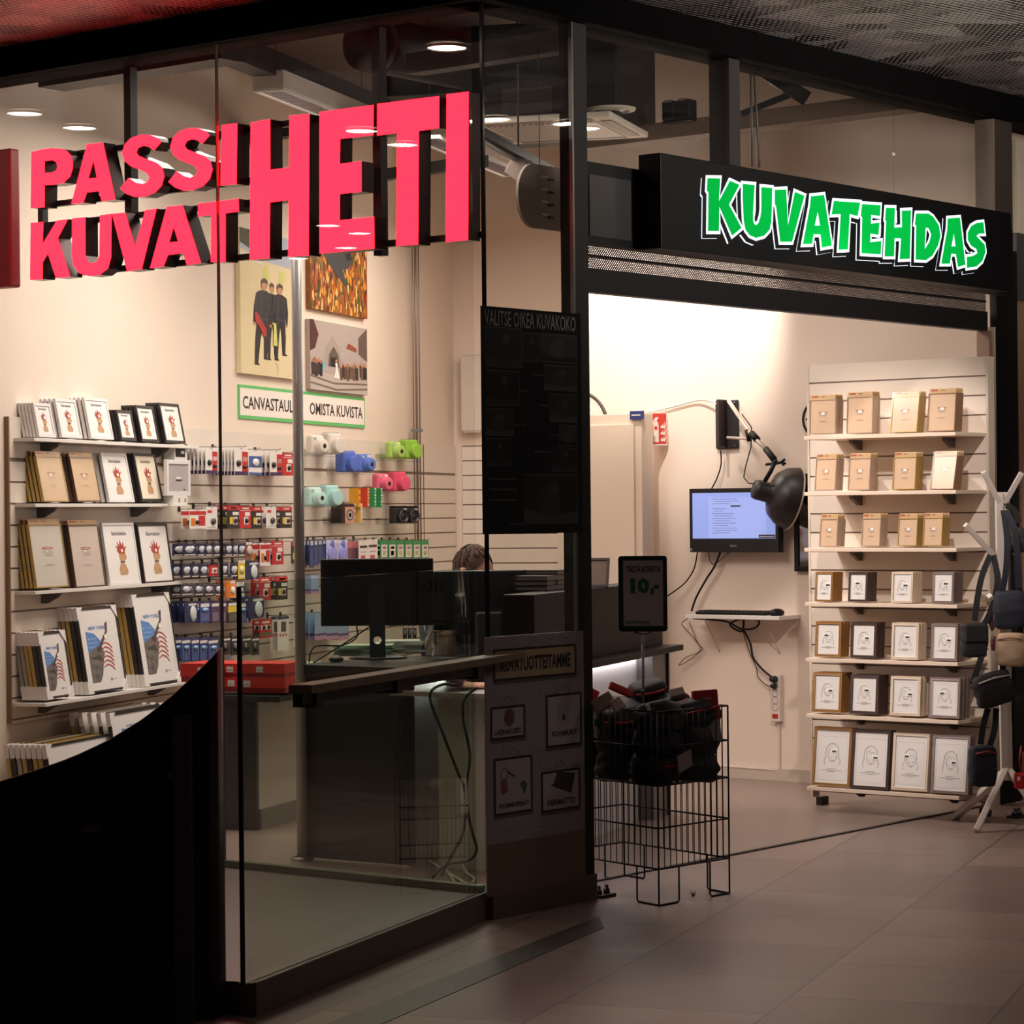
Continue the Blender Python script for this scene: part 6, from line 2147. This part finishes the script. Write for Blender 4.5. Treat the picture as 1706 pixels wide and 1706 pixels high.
# socket strip
s0, z0 = RX(1286, 1202, .03)
s1, z1 = RX(1300, 1124, .03)
ss = thing('socket_strip', 'white upright socket strip with red switch on the wall', 'socket strip', PR.w(s0, 0, z0), (0, 0, PR.r))
w, h = s1 - s0, z1 - z0
MB().box(0, w, -.04, 0, 0, h, M((226, 212, 204), .4)).build('housing', ss, bevel=.005)
for k in range(5):
    mt = Matrix.Translation((w / 2, -.041, h * (.90 - k * .148))) @ Matrix.Rotation(R_(90), 4, 'X')
    MB().lathe([(.02, 0), (.019, .002), (.017, -.002), (.0, -.002)], M((150, 134, 128), .5) if k > 1 else BLACK, 18, mt).build('socket', ss)
MB().box(w * .2, w * .8, -.046, -.04, h * .08, h * .17, M((190, 40, 34), .35)).build('switch', ss, bevel=.002)
for k, r in ((0, .02), (1, .014)):
    MB().tube([(w / 2, -.04, h * (.90 - k * .148)), (w / 2, -.075, h * (.90 - k * .148) + .004)], [r, r * .8], M((34, 32, 32), .5), 12).build('plug', ss)
cable('cable', 'white surface cable from the socket strip down and along the skirting', [RW_(1297, 1203, .01), RW_(1298, 1230, .01), RW_(1298, 1270, .01), RW_(1296, 1282, .01), RW_(1270, 1281, .012), RW_(1200, 1276, .012), RW_(1120, 1270, .012), RW_(1010, 1262, .012)], .007, M((226, 210, 200), .5))
# clock and black framed mirror, both half hidden by the unit
s, z = RX(1363, 698, .03)
ck = thing('wall_clock', 'round black rimmed wall clock half hidden by the display unit', 'clock', PR.w(s, .03, z), (0, 0, PR.r))
mt = Matrix.Rotation(R_(90), 4, 'X')
MB().lathe([(.088, -.025), (.104, -.025), (.106, -.005), (.098, .004), (.088, .0)], BLACK, 40, mt).build('rim', ck)
m = MB()
m.disc(0, 0, .09, .09, .002, M((222, 206, 194), .4), 40)
for k in range(12):
    a = k * math.pi / 6
    m.disc(.074 * math.cos(a), .074 * math.sin(a), .006, .008, .0012, INK, 8)
m.build('dial', ck)
MB().ribbon([(0, 0), (.03, .04)], .006, .0005, INK).ribbon([(0, 0), (-.01, .065)], .004, .0005, INK).build('hands', ck)
s0, z0 = RX(1323, 952, .03)
s1, z1 = RX(1395, 788, .03)
mr = thing('wall_mirror', 'black framed mirror on the wall half hidden by the display unit', 'mirror', PR.w(s0, .03, z0), (0, 0, PR.r))
moulding(s1 - s0, z1 - z0, .03, .03, BLACK).build('moulding', mr, bevel=.003)
MB().box(.02, s1 - s0 - .02, .008, .02, .02, z1 - z0 - .02, M((120, 120, 130), .04, 1.0, noise=0)).build('mirror_glass', mr)

# ------------------------------------------------------------------ wire basket full of bags, with its price sign
F0 = on_z(1098, 1510)
e1 = Vector((math.sin(R_(43.5)), math.cos(R_(43.5)), 0)) * .425
e2 = Vector((math.sin(R_(-36)), math.cos(R_(-36)), 0)) * .66
WIRE = M((26, 24, 25), .4, .5)
bk = thing('wire_basket', 'tall black wire dump basket full of bagged goods at the doorway', 'basket', (F0.x, F0.y, 0))
ZB, ZM1, ZM2, ZF, ZT = .14, .315, .50, .47, .735
ZF = .455
rr = .0028


def Bp(u, v, z):
    q = e1 * u + e2 * v
    return (q.x, q.y, z)


cor = [(0, 0), (1, 0), (1, 1), (0, 1)]
fr = MB()
for i in range(4):
    a, b = cor[i], cor[(i + 1) % 4]
    for z in (ZB, .295, ZF, .60, ZT):
        fr.tube([Bp(*a, z), Bp(*b, z)], rr * 1.3, WIRE, 6)
    fr.tube([Bp(*a, ZB), Bp(*a, ZT)], rr * 1.4, WIRE, 6)
fr.build('frame', bk)
for i in range(4):
    a, b = cor[i], cor[(i + 1) % 4]
    n = 12 if i % 2 == 0 else 18
    m = MB()
    for k in range(1, n):
        t = k / n
        u, v = a[0] + (b[0] - a[0]) * t, a[1] + (b[1] - a[1]) * t
        m.tube([Bp(u, v, ZB), Bp(u, v, ZT)], rr * .75, WIRE, 5)
    m.build('side_wires', bk)
m = MB()
for k in range(1, 12):
    m.tube([Bp(k / 12, 0, ZF), Bp(k / 12, 1, ZF)], rr * .7, WIRE, 5)
for k in range(1, 16):
    m.tube([Bp(0, k / 16, ZF), Bp(1, k / 16, ZF)], rr * .7, WIRE, 5)
m.build('basket_floor', bk)
for (u, v) in cor:
    du = .28 if u == 0 else -.28
    dv = .2 if v == 0 else -.2
    for p in ((u + du, v), (u, v + dv)):
        MB().tube([Bp(u, v, ZB), Bp(u, v, .012), Bp(u, v, rr * 1.4), Bp(u + (p[0] - u) * .08, v + (p[1] - v) * .08, rr * 1.4), Bp(u + (p[0] - u) * .94, v + (p[1] - v) * .94, rr * 1.4), Bp(*p, .012), Bp(*p, ZB)], rr * 1.4, WIRE, 6).build('leg', bk)

# bags heaped in it
random.seed(21)
FAB = [M(c, .75, noise=.15, scale=20, bump=.4) for c in ((26, 25, 29), (34, 33, 37), (22, 21, 24), (44, 44, 48))]
RBK = M((186, 34, 34), .35, noise=.05)
TANB = M((150, 132, 118), .6, noise=.08)
SILB = M((196, 186, 184), .35, noise=.1)


def soft_bag(name, label, c, size, rot, m, trim=None, card=None, cat='bag', group='bagged goods heaped in the wire basket'):
    t = thing(name, label, cat, c, rot, group)
    w, d, h = size
    mb = MB()
    vs, fs = [], []
    N1, N2 = 14, 9
    for j in range(N2 + 1):
        f = j / N2
        puff = .7 + .3 * math.sin(math.pi * min(1, max(0, f * .9 + .08)))
        for i in range(N1):
            a = 2 * math.pi * i / N1
            ca2, sa2 = math.cos(a), math.sin(a)
            x = w / 2 * (abs(ca2) ** .5) * (1 if ca2 > 0 else -1)
            y = d / 2 * puff * (abs(sa2) ** .55) * (1 if sa2 > 0 else -1)
            k = 1 + random.uniform(-.10, .10)
            vs.append((x * k * (.88 + .12 * math.sin(math.pi * f)), y * k, (f - .5) * h + random.uniform(-.05, .05) * h))
    for j in range(N2):
        for i in range(N1):
            fs.append((j * N1 + i, j * N1 + (i + 1) % N1, (j + 1) * N1 + (i + 1) % N1, (j + 1) * N1 + i))
    fs.append(tuple(range(N1))[::-1])
    fs.append(tuple(N2 * N1 + i for i in range(N1)))
    mb.add(vs, fs, m, True)
    b = mb.build('body', t)
    sb = b.modifiers.new('smooth', 'SUBSURF')
    sb.levels = sb.render_levels = 1
    if trim:
        MB().tube([(-w * .46, -d * .3, h * .1), (-w * .2, -d * .56, h * .12), (w * .2, -d * .56, h * .12), (w * .46, -d * .3, h * .1)], .005, trim, 6).build('zip', t)
    if card:
        MB().box(-w * .28, w * .28, -d * .66, -d * .62, -h * .1, h * .42, card).build('label_card', t)
    return t


def inb(u, v, z):
    q = e1 * u + e2 * v
    return (F0.x + q.x, F0.y + q.y, z)


WHERE = {(0, 0): 'front corner', (1, 0): 'right corner', (0, 1): 'left side', (1, 1): 'right side', (0, 2): 'far left corner', (1, 2): 'back corner'}
for l, (lay, zz) in enumerate((('bottom', .515), ('middle', .605), ('upper', .69))):
    for (i, j), wh in WHERE.items():
        u, v = (.27, .73)[i] + random.uniform(-.02, .02), (.17, .5, .83)[j] + random.uniform(-.02, .02)
        red = (l + i + j) % 3 == 0
        soft_bag('soft_bag', f'black{" red zipped" if red else ""} bag in the {lay} layer of the wire basket, {wh}', inb(u, v, zz + random.uniform(-.012, .012)),
                 (.21, .19, .125), (random.uniform(-.25, .25), random.uniform(-.3, .3), R_(45 + random.uniform(-25, 25))), FAB[(l * 2 + i + j) % 4], RBK if red else None, M((120, 112, 112), .5) if (l, i, j) == (0, 0, 0) else None)
soft_bag('soft_bag', 'dark rounded bag crowning the heap behind the sign pole', at_depth(1078, 1150, 10.42), (.14, .14, .075), (R_(10), R_(-12), R_(20)), FAB[1], RBK)
soft_bag('soft_bag', 'dark bag with copper edge on the right of the heap', at_depth(1118, 1168, 10.36), (.14, .12, .05), (R_(8), R_(-14), R_(20)), FAB[3], M((206, 120, 84), .3, .4))
soft_bag('soft_bag', 'dark bag on the left of the heap against the column', at_depth(1008, 1196, 10.35), (.12, .12, .09), (R_(8), R_(24), R_(20)), FAB[3])


def flat_pack(label, x, y, Y, w, h, rot, m, m2=None, th=.02, deco=None):
    t = thing('packet', label, 'packet', at_depth(x, y, Y), rot, 'bagged goods heaped in the wire basket')
    MB().box(-w / 2, w / 2, 0, th, -h / 2, h / 2, m).build('body', t, bevel=.005)
    if m2:
        MB().box(-w / 2 - .001, w / 2 + .001, -.001, th + .001, -h / 2 - .001, -h * .08, m2).build('lower_band', t)
    if deco:
        q = MB()
        deco(q, w, h)
        q.build('print', t)
    return t


flat_pack('tan flat packet lying tilted at the left of the heap', 1004, 1168, 10.12, .085, .055, (R_(-35), R_(-28), R_(10)), TANB, th=.03)
flat_pack('pinkish paper packet leaning beside the tan packet', 1028, 1172, 10.1, .05, .05, (R_(-30), R_(-30), R_(10)), M((190, 166, 162), .5))
flat_pack('red glossy packet lying across the top of the heap', 1036, 1148, 10.2, .10, .03, (R_(-25), R_(24), R_(10)), RBK)
flat_pack('red packet corner at the left edge beside the poster', 984, 1158, 10.4, .06, .06, (R_(-10), R_(30), R_(10)), RBK)
flat_pack('tan flat packet at the right of the heap top', 1128, 1152, 10.3, .06, .04, (R_(-40), R_(-10), R_(10)), TANB)
flat_pack('pale grey packet in front of the sign pole', 1090, 1176, 10.1, .06, .035, (R_(-30), R_(-14), R_(20)), SILB)
flat_pack('white packet showing low at the left through the wires', 990, 1216, 10.3, .045, .06, (0, R_(10), R_(20)), M((226, 222, 222), .4))


def rb(q, w, h):
    q.rect(-w * .22, w * .22, h * .30, h * .36, -.002, M((170, 120, 116), .5)).rect(-w * .12, w * .12, h * .1, h * .2, -.002, M((206, 196, 196), .5)).rect(-w * .12, w * .12, h * .0, h * .06, -.002, M((206, 196, 196), .5)).rect(-w * .35, w * .35, -h * .05, -h * .02, -.002, M((150, 90, 90), .5))
    q.rect(-w * .12, w * .12, -h * .4, -h * .37, -.003, INK)


t = flat_pack('red and grey upright carton standing at the right of the heap', 1178, 1192, 10.27, .098, .2, (R_(-4), R_(-3), R_(6)), M((172, 30, 32), .45), M((150, 142, 146), .5), .05, rb)
# price sign on a pole
YP = 10.18
pp = at_depth(1072, 1260, YP)
ps = thing('price_sign', 'black framed price sign reading TÄSTÄ KORISTA 10,- on a grey pole in the basket', 'sign', (pp.x, pp.y, 0), (0, 0, R_(-4)))
zA = at_depth(1071, 1262, YP).z
zBt = at_depth(1071, 1052, YP).z
zTp = at_depth(1071, 926, YP).z
hwid = (1112 - 1031) / 2 / FPX * YP
xs = at_depth(1071, 990, YP).x - pp.x
GP = M((112, 108, 108), .35, .6)
MB().tube([(0, 0, .46), (xs * .6, 0, zBt - .03)], .0055, GP, 10).build('pole', ps)
MB().tube([(xs * .6 + .0, 0, zBt - .03), (xs * .8, 0, zBt - .012), (xs - .035, 0, zBt - .002)], .004, GP, 8).tube([(xs * .8, 0, zBt - .012), (xs + .035, 0, zBt - .002)], .004, GP, 8).box(xs * .7 - .008, xs * .7 + .008, -.006, .006, zBt - .045, zBt - .012, PALE).build('fork', ps)
MB().tube([(.0, 0, ZT - .01), (.0, 0, ZT + .01)], .009, GP, 10).box(-.04, .04, -.004, .004, ZT - .006, ZT, GP).build('clip', ps)
MB().tube([(xs * .3, 0, at_depth(1071, 1153, YP).z - .008), (xs * .3, 0, at_depth(1071, 1153, YP).z + .01)], .0075, GP, 10).build('collar', ps)
W2, H2 = hwid, zTp - zBt
m = MB()
rad = .012
pts = []
for cx, cz, a0 in ((W2 - rad, H2 - rad, 0), (-W2 + rad, H2 - rad, 90), (-W2 + rad, rad, 180), (W2 - rad, rad, 270)):
    for k in range(5):
        a = R_(a0 + k * 22.5)
        pts.append((xs + cx + rad * math.cos(a), zBt + cz + rad * math.sin(a)))
m.poly(pts, -.008, M((20, 22, 22), .35), depth=.016)
m.build('sign_frame', ps)
m = MB()
x0, x1 = xs - W2 + .019, xs + W2 - .016
m.rect(xs - W2 + .014, xs + W2 - .010, zBt + .014, zTp - .014, -.0086, M((30, 60, 44), .5))
m.rect(x0, x1, zBt + .022, zTp - .018, -.0092, M((172, 162, 164), .5, noise=.03))
pw = x1 - x0
m.text('TÄSTÄ KORISTA', x0 + pw * .08, x0 + pw * .94, zTp - .064, zTp - .034, -.0098, INK, .03)
GT = M((26, 96, 56), .5, noise=.05)
m.text('10', x0 + pw * .18, x0 + pw * .66, zTp - .145, zTp - .085, -.0098, GT, .06)
m.text(',-', x0 + pw * .68, x0 + pw * .90, zTp - .155, zTp - .112, -.0098, GT, .06)
m.text('KUVATEHDAS', x0 + pw * .05, x0 + pw * .68, zBt + .030, zBt + .042, -.0098, M((66, 92, 76), .5), .04)
m.rect(x0 + pw * .4, x0 + pw * .68, zBt + .025, zBt + .027, -.0098, GREY)
m.build('price_sheet', ps)
# floor plates with bolts at the two columns
def floor_plate(x, y, label, n=2):
    p = on_z(x, y)
    t = thing('base_plate', label, 'base plate', p, (0, 0, PB.r))
    MB().box(-.05, .05, -.03, .03, .0, .012, DARK).build('plate', t, bevel=.002)
    for k in range(n):
        MB().lathe([(0, .045), (.008, .045), (.008, .03), (.013, .03), (.013, .012), (0, .012)][::-1], M((90, 84, 80), .3, .7), 6, Matrix.Translation((-.025 + .05 * k / max(1, n - 1), 0, 0))).build('bolt', t)


floor_plate(1004, 1494, 'small dark bolted floor plate at the foot of the corner column')
floor_plate(1694, 1362, 'small bolted floor plate at the foot of the right column', 3)
p = on_z(1155, 1493)
tag(MB().ball((0, 0, .006), (.008, .007, .006), M((150, 120, 96), .6), 8, 6).tube([(-.006, 0, .008), (-.008, 0, .022)], .002, PALE, 5).tube([(.004, 0, .008), (.009, 0, .02)], .002, PALE, 5).build('litter_scrap', loc=p), 'tiny pale scrap of litter on the floor by the wire basket', 'litter')

# ------------------------------------------------------------------ coat stand with bags
cs = at_depth(1676, 1290, 12.35)
CX, CY = cs.x, cs.y
rack = thing('coat_stand', 'pale wooden coat stand with splayed legs hung with bags at the right edge', 'coat stand', (CX, CY, 0))
WD = M((214, 202, 194), .45, noise=.03)


def RK(x, y, dy=0.):
    p = at_depth(x, y, CY + dy)
    return Vector((p.x - CX, p.y - CY, p.z))


m = MB().obox(RK(1674, 1300), RK(1664, 820), .036, .036, WD, (0, 1, 0)).obox(RK(1681, 1300, .02), RK(1676, 820, .02), .03, .036, WD, (0, 1, 0))
m.build('stem', rack, bevel=.004)
foot = on_z(1626, 1387)
foot2 = on_z(1590, 1365)
MB().obox(RK(1676, 1280), Vector((foot.x - CX, foot.y - CY, .006)), .034, .030, WD, (1, 0, 0)).build('leg', rack, bevel=.005)
MB().obox(RK(1672, 1288, .02), Vector((foot2.x - CX, foot2.y - CY, .006)), .030, .034, WD, (1, 0, 0)).build('leg', rack, bevel=.005)
MB().obox(RK(1680, 1282), RK(1722, 1340, -.1), .034, .030, WD, (1, 0, 0)).build('leg', rack, bevel=.005)
for (x0, y0, x1, y1, dy) in ((1668, 842, 1638, 786, -.05), (1674, 838, 1702, 788, -.06), (1655, 925, 1608, 874, -.06), (1690, 925, 1722, 888, -.05), (1668, 1020, 1648, 992, -.08)):
    MB().obox(RK(x0, y0), RK(x1, y1, dy), .024, .028, WD, (0, 1, 0)).build('peg', rack, bevel=.003)


def hang_bag(label, x, y, w, h, dep, m, straps, dy=-.09, rz=0., trim=None, flap=None, ry=0.):
    c = RK(x, y, dy)
    t = soft_bag('shoulder_bag', label, (CX + c.x, CY + c.y, c.z), (w, dep, h), (0, ry, rz), m, None, None, 'bag', 'bags hanging on the coat stand')
    inv = Matrix.Rotation(-rz, 4, 'Z')
    for pts in straps:
        q = MB()
        P = smooth_pts([RK(a, b, e) for a, b, e in pts], 4)
        k = len(P)
        vs, fs = [], []
        for i in range(k):
            d = (P[min(i + 1, k - 1)] - P[max(i - 1, 0)]).normalized()
            n_ = Vector((d.z, 0, -d.x)).normalized() * .014
            for o in (Vector((0, 0, 0)), Vector((0, .004, 0))):
                vs += [P[i] - n_ + o, P[i] + n_ + o]
        for i in range(k - 1):
            a = i * 4
            fs += [(a, a + 4, a + 5, a + 1), (a + 2, a + 3, a + 7, a + 6), (a, a + 2, a + 6, a + 4), (a + 1, a + 5, a + 7, a + 3)]
        mw_ = Matrix.Translation((CX + c.x, CY + c.y, c.z)) @ (Matrix.Rotation(rz, 4, 'Z') @ Matrix.Rotation(ry, 4, 'Y'))
        im = mw_.inverted()
        q.add([im @ (v + Vector((CX, CY, 0))) for v in vs], fs, m)
        q.build('strap', t)
    if trim:
        MB().tube([(-w * .4, -dep * .45, h * .30), (0, -dep * .6, h * .36), (w * .4, -dep * .45, h * .30)], .004, trim, 6).build('zip', t)
    if flap:
        MB().box(-w * .42, w * .42, -dep * .62, -dep * .5, -h * .05, h * .42, flap).build('flap', t, bevel=.01)
    return t


NAVY = M((28, 30, 44), .75, noise=.15, scale=20, bump=.3)
BEI = M((190, 160, 132), .7, noise=.06, scale=20, bump=.2)
BLKB = FAB[2]
hang_bag('black shoulder bag hanging on the left peg of the coat stand', 1622, 1066, .135, .165, .07, FAB[1], [[(1650, 925, -.05), (1636, 960, -.09), (1628, 1000, -.1), (1624, 1035, -.1)], [(1655, 925, -.04), (1662, 970, -.07), (1650, 1020, -.08), (1636, 1045, -.09)]], -.11, R_(15), flap=FAB[0])
hang_bag('dark navy bag hanging near the top right of the coat stand', 1683, 1015, .16, .18, .09, NAVY, [[(1672, 850, -.05), (1678, 900, -.1), (1676, 950, -.12), (1670, 985, -.12)], [(1676, 850, -.05), (1690, 880, -.1), (1696, 930, -.12), (1698, 980, -.12)]], -.12, R_(-10))
hang_bag('beige belt bag hanging below the navy bag on the coat stand', 1684, 1082, .145, .16, .085, BEI, [[(1660, 1060, -.12), (1664, 1045, -.13), (1680, 1046, -.13)]], -.13, R_(-15), M((150, 122, 98), .6))
hang_bag('dark grey bag with pale zip hanging in the middle of the coat stand', 1655, 1148, .19, .16, .09, FAB[1], [[(1640, 1080, -.12), (1630, 1110, -.13), (1620, 1140, -.13)], [(1668, 1060, -.1), (1672, 1090, -.12), (1670, 1120, -.13)]], -.13, R_(10), M((190, 180, 176), .4), ry=R_(-14))
hang_bag('navy bag with red tab hanging lowest on the coat stand', 1637, 1276, .135, .20, .09, NAVY, [[(1646, 1180, -.12), (1638, 1210, -.13), (1634, 1240, -.13)], [(1660, 1180, -.1), (1656, 1220, -.12), (1646, 1250, -.13)]], -.13, R_(15), M((150, 30, 34), .5))
hang_bag('long black bag hanging down behind the stem at the picture edge', 1700, 1180, .10, .42, .09, BLKB, [[(1690, 925, -.04), (1700, 1000, -.02), (1700, 1060, 0)]], .03, 0)
hang_bag('black bag with wide strap at the upper right picture edge', 1694, 900, .09, .12, .06, M((52, 44, 44), .7, noise=.1), [[(1676, 842, -.04), (1690, 850, -.03), (1698, 870, -.02)]], -.02, 0)
hang_bag('maroon bag squeezed between the black and beige bags', 1659, 1072, .05, .07, .05, M((74, 26, 36), .7, noise=.1), [[(1652, 1010, -.06), (1650, 1030, -.07), (1656, 1050, -.07)]], -.05, 0)
c = RK(1702, 1300, -.12)
rp = thing('red_pouch', 'bright red pouch hanging low at the right picture edge', 'pouch', (CX + c.x, CY + c.y, c.z))
MB().box(-.035, .05, -.02, .02, -.04, .035, M((200, 30, 32), .4)).rect(-.025, -.01, -.0, .02, -.0205, PAPER).build('body', rp, bevel=.01)
MB().tube([(0, 0, .035), (-.01, 0, .09), (.0, 0, .16)], .004, M((180, 30, 34), .5), 6).build('cord', rp)
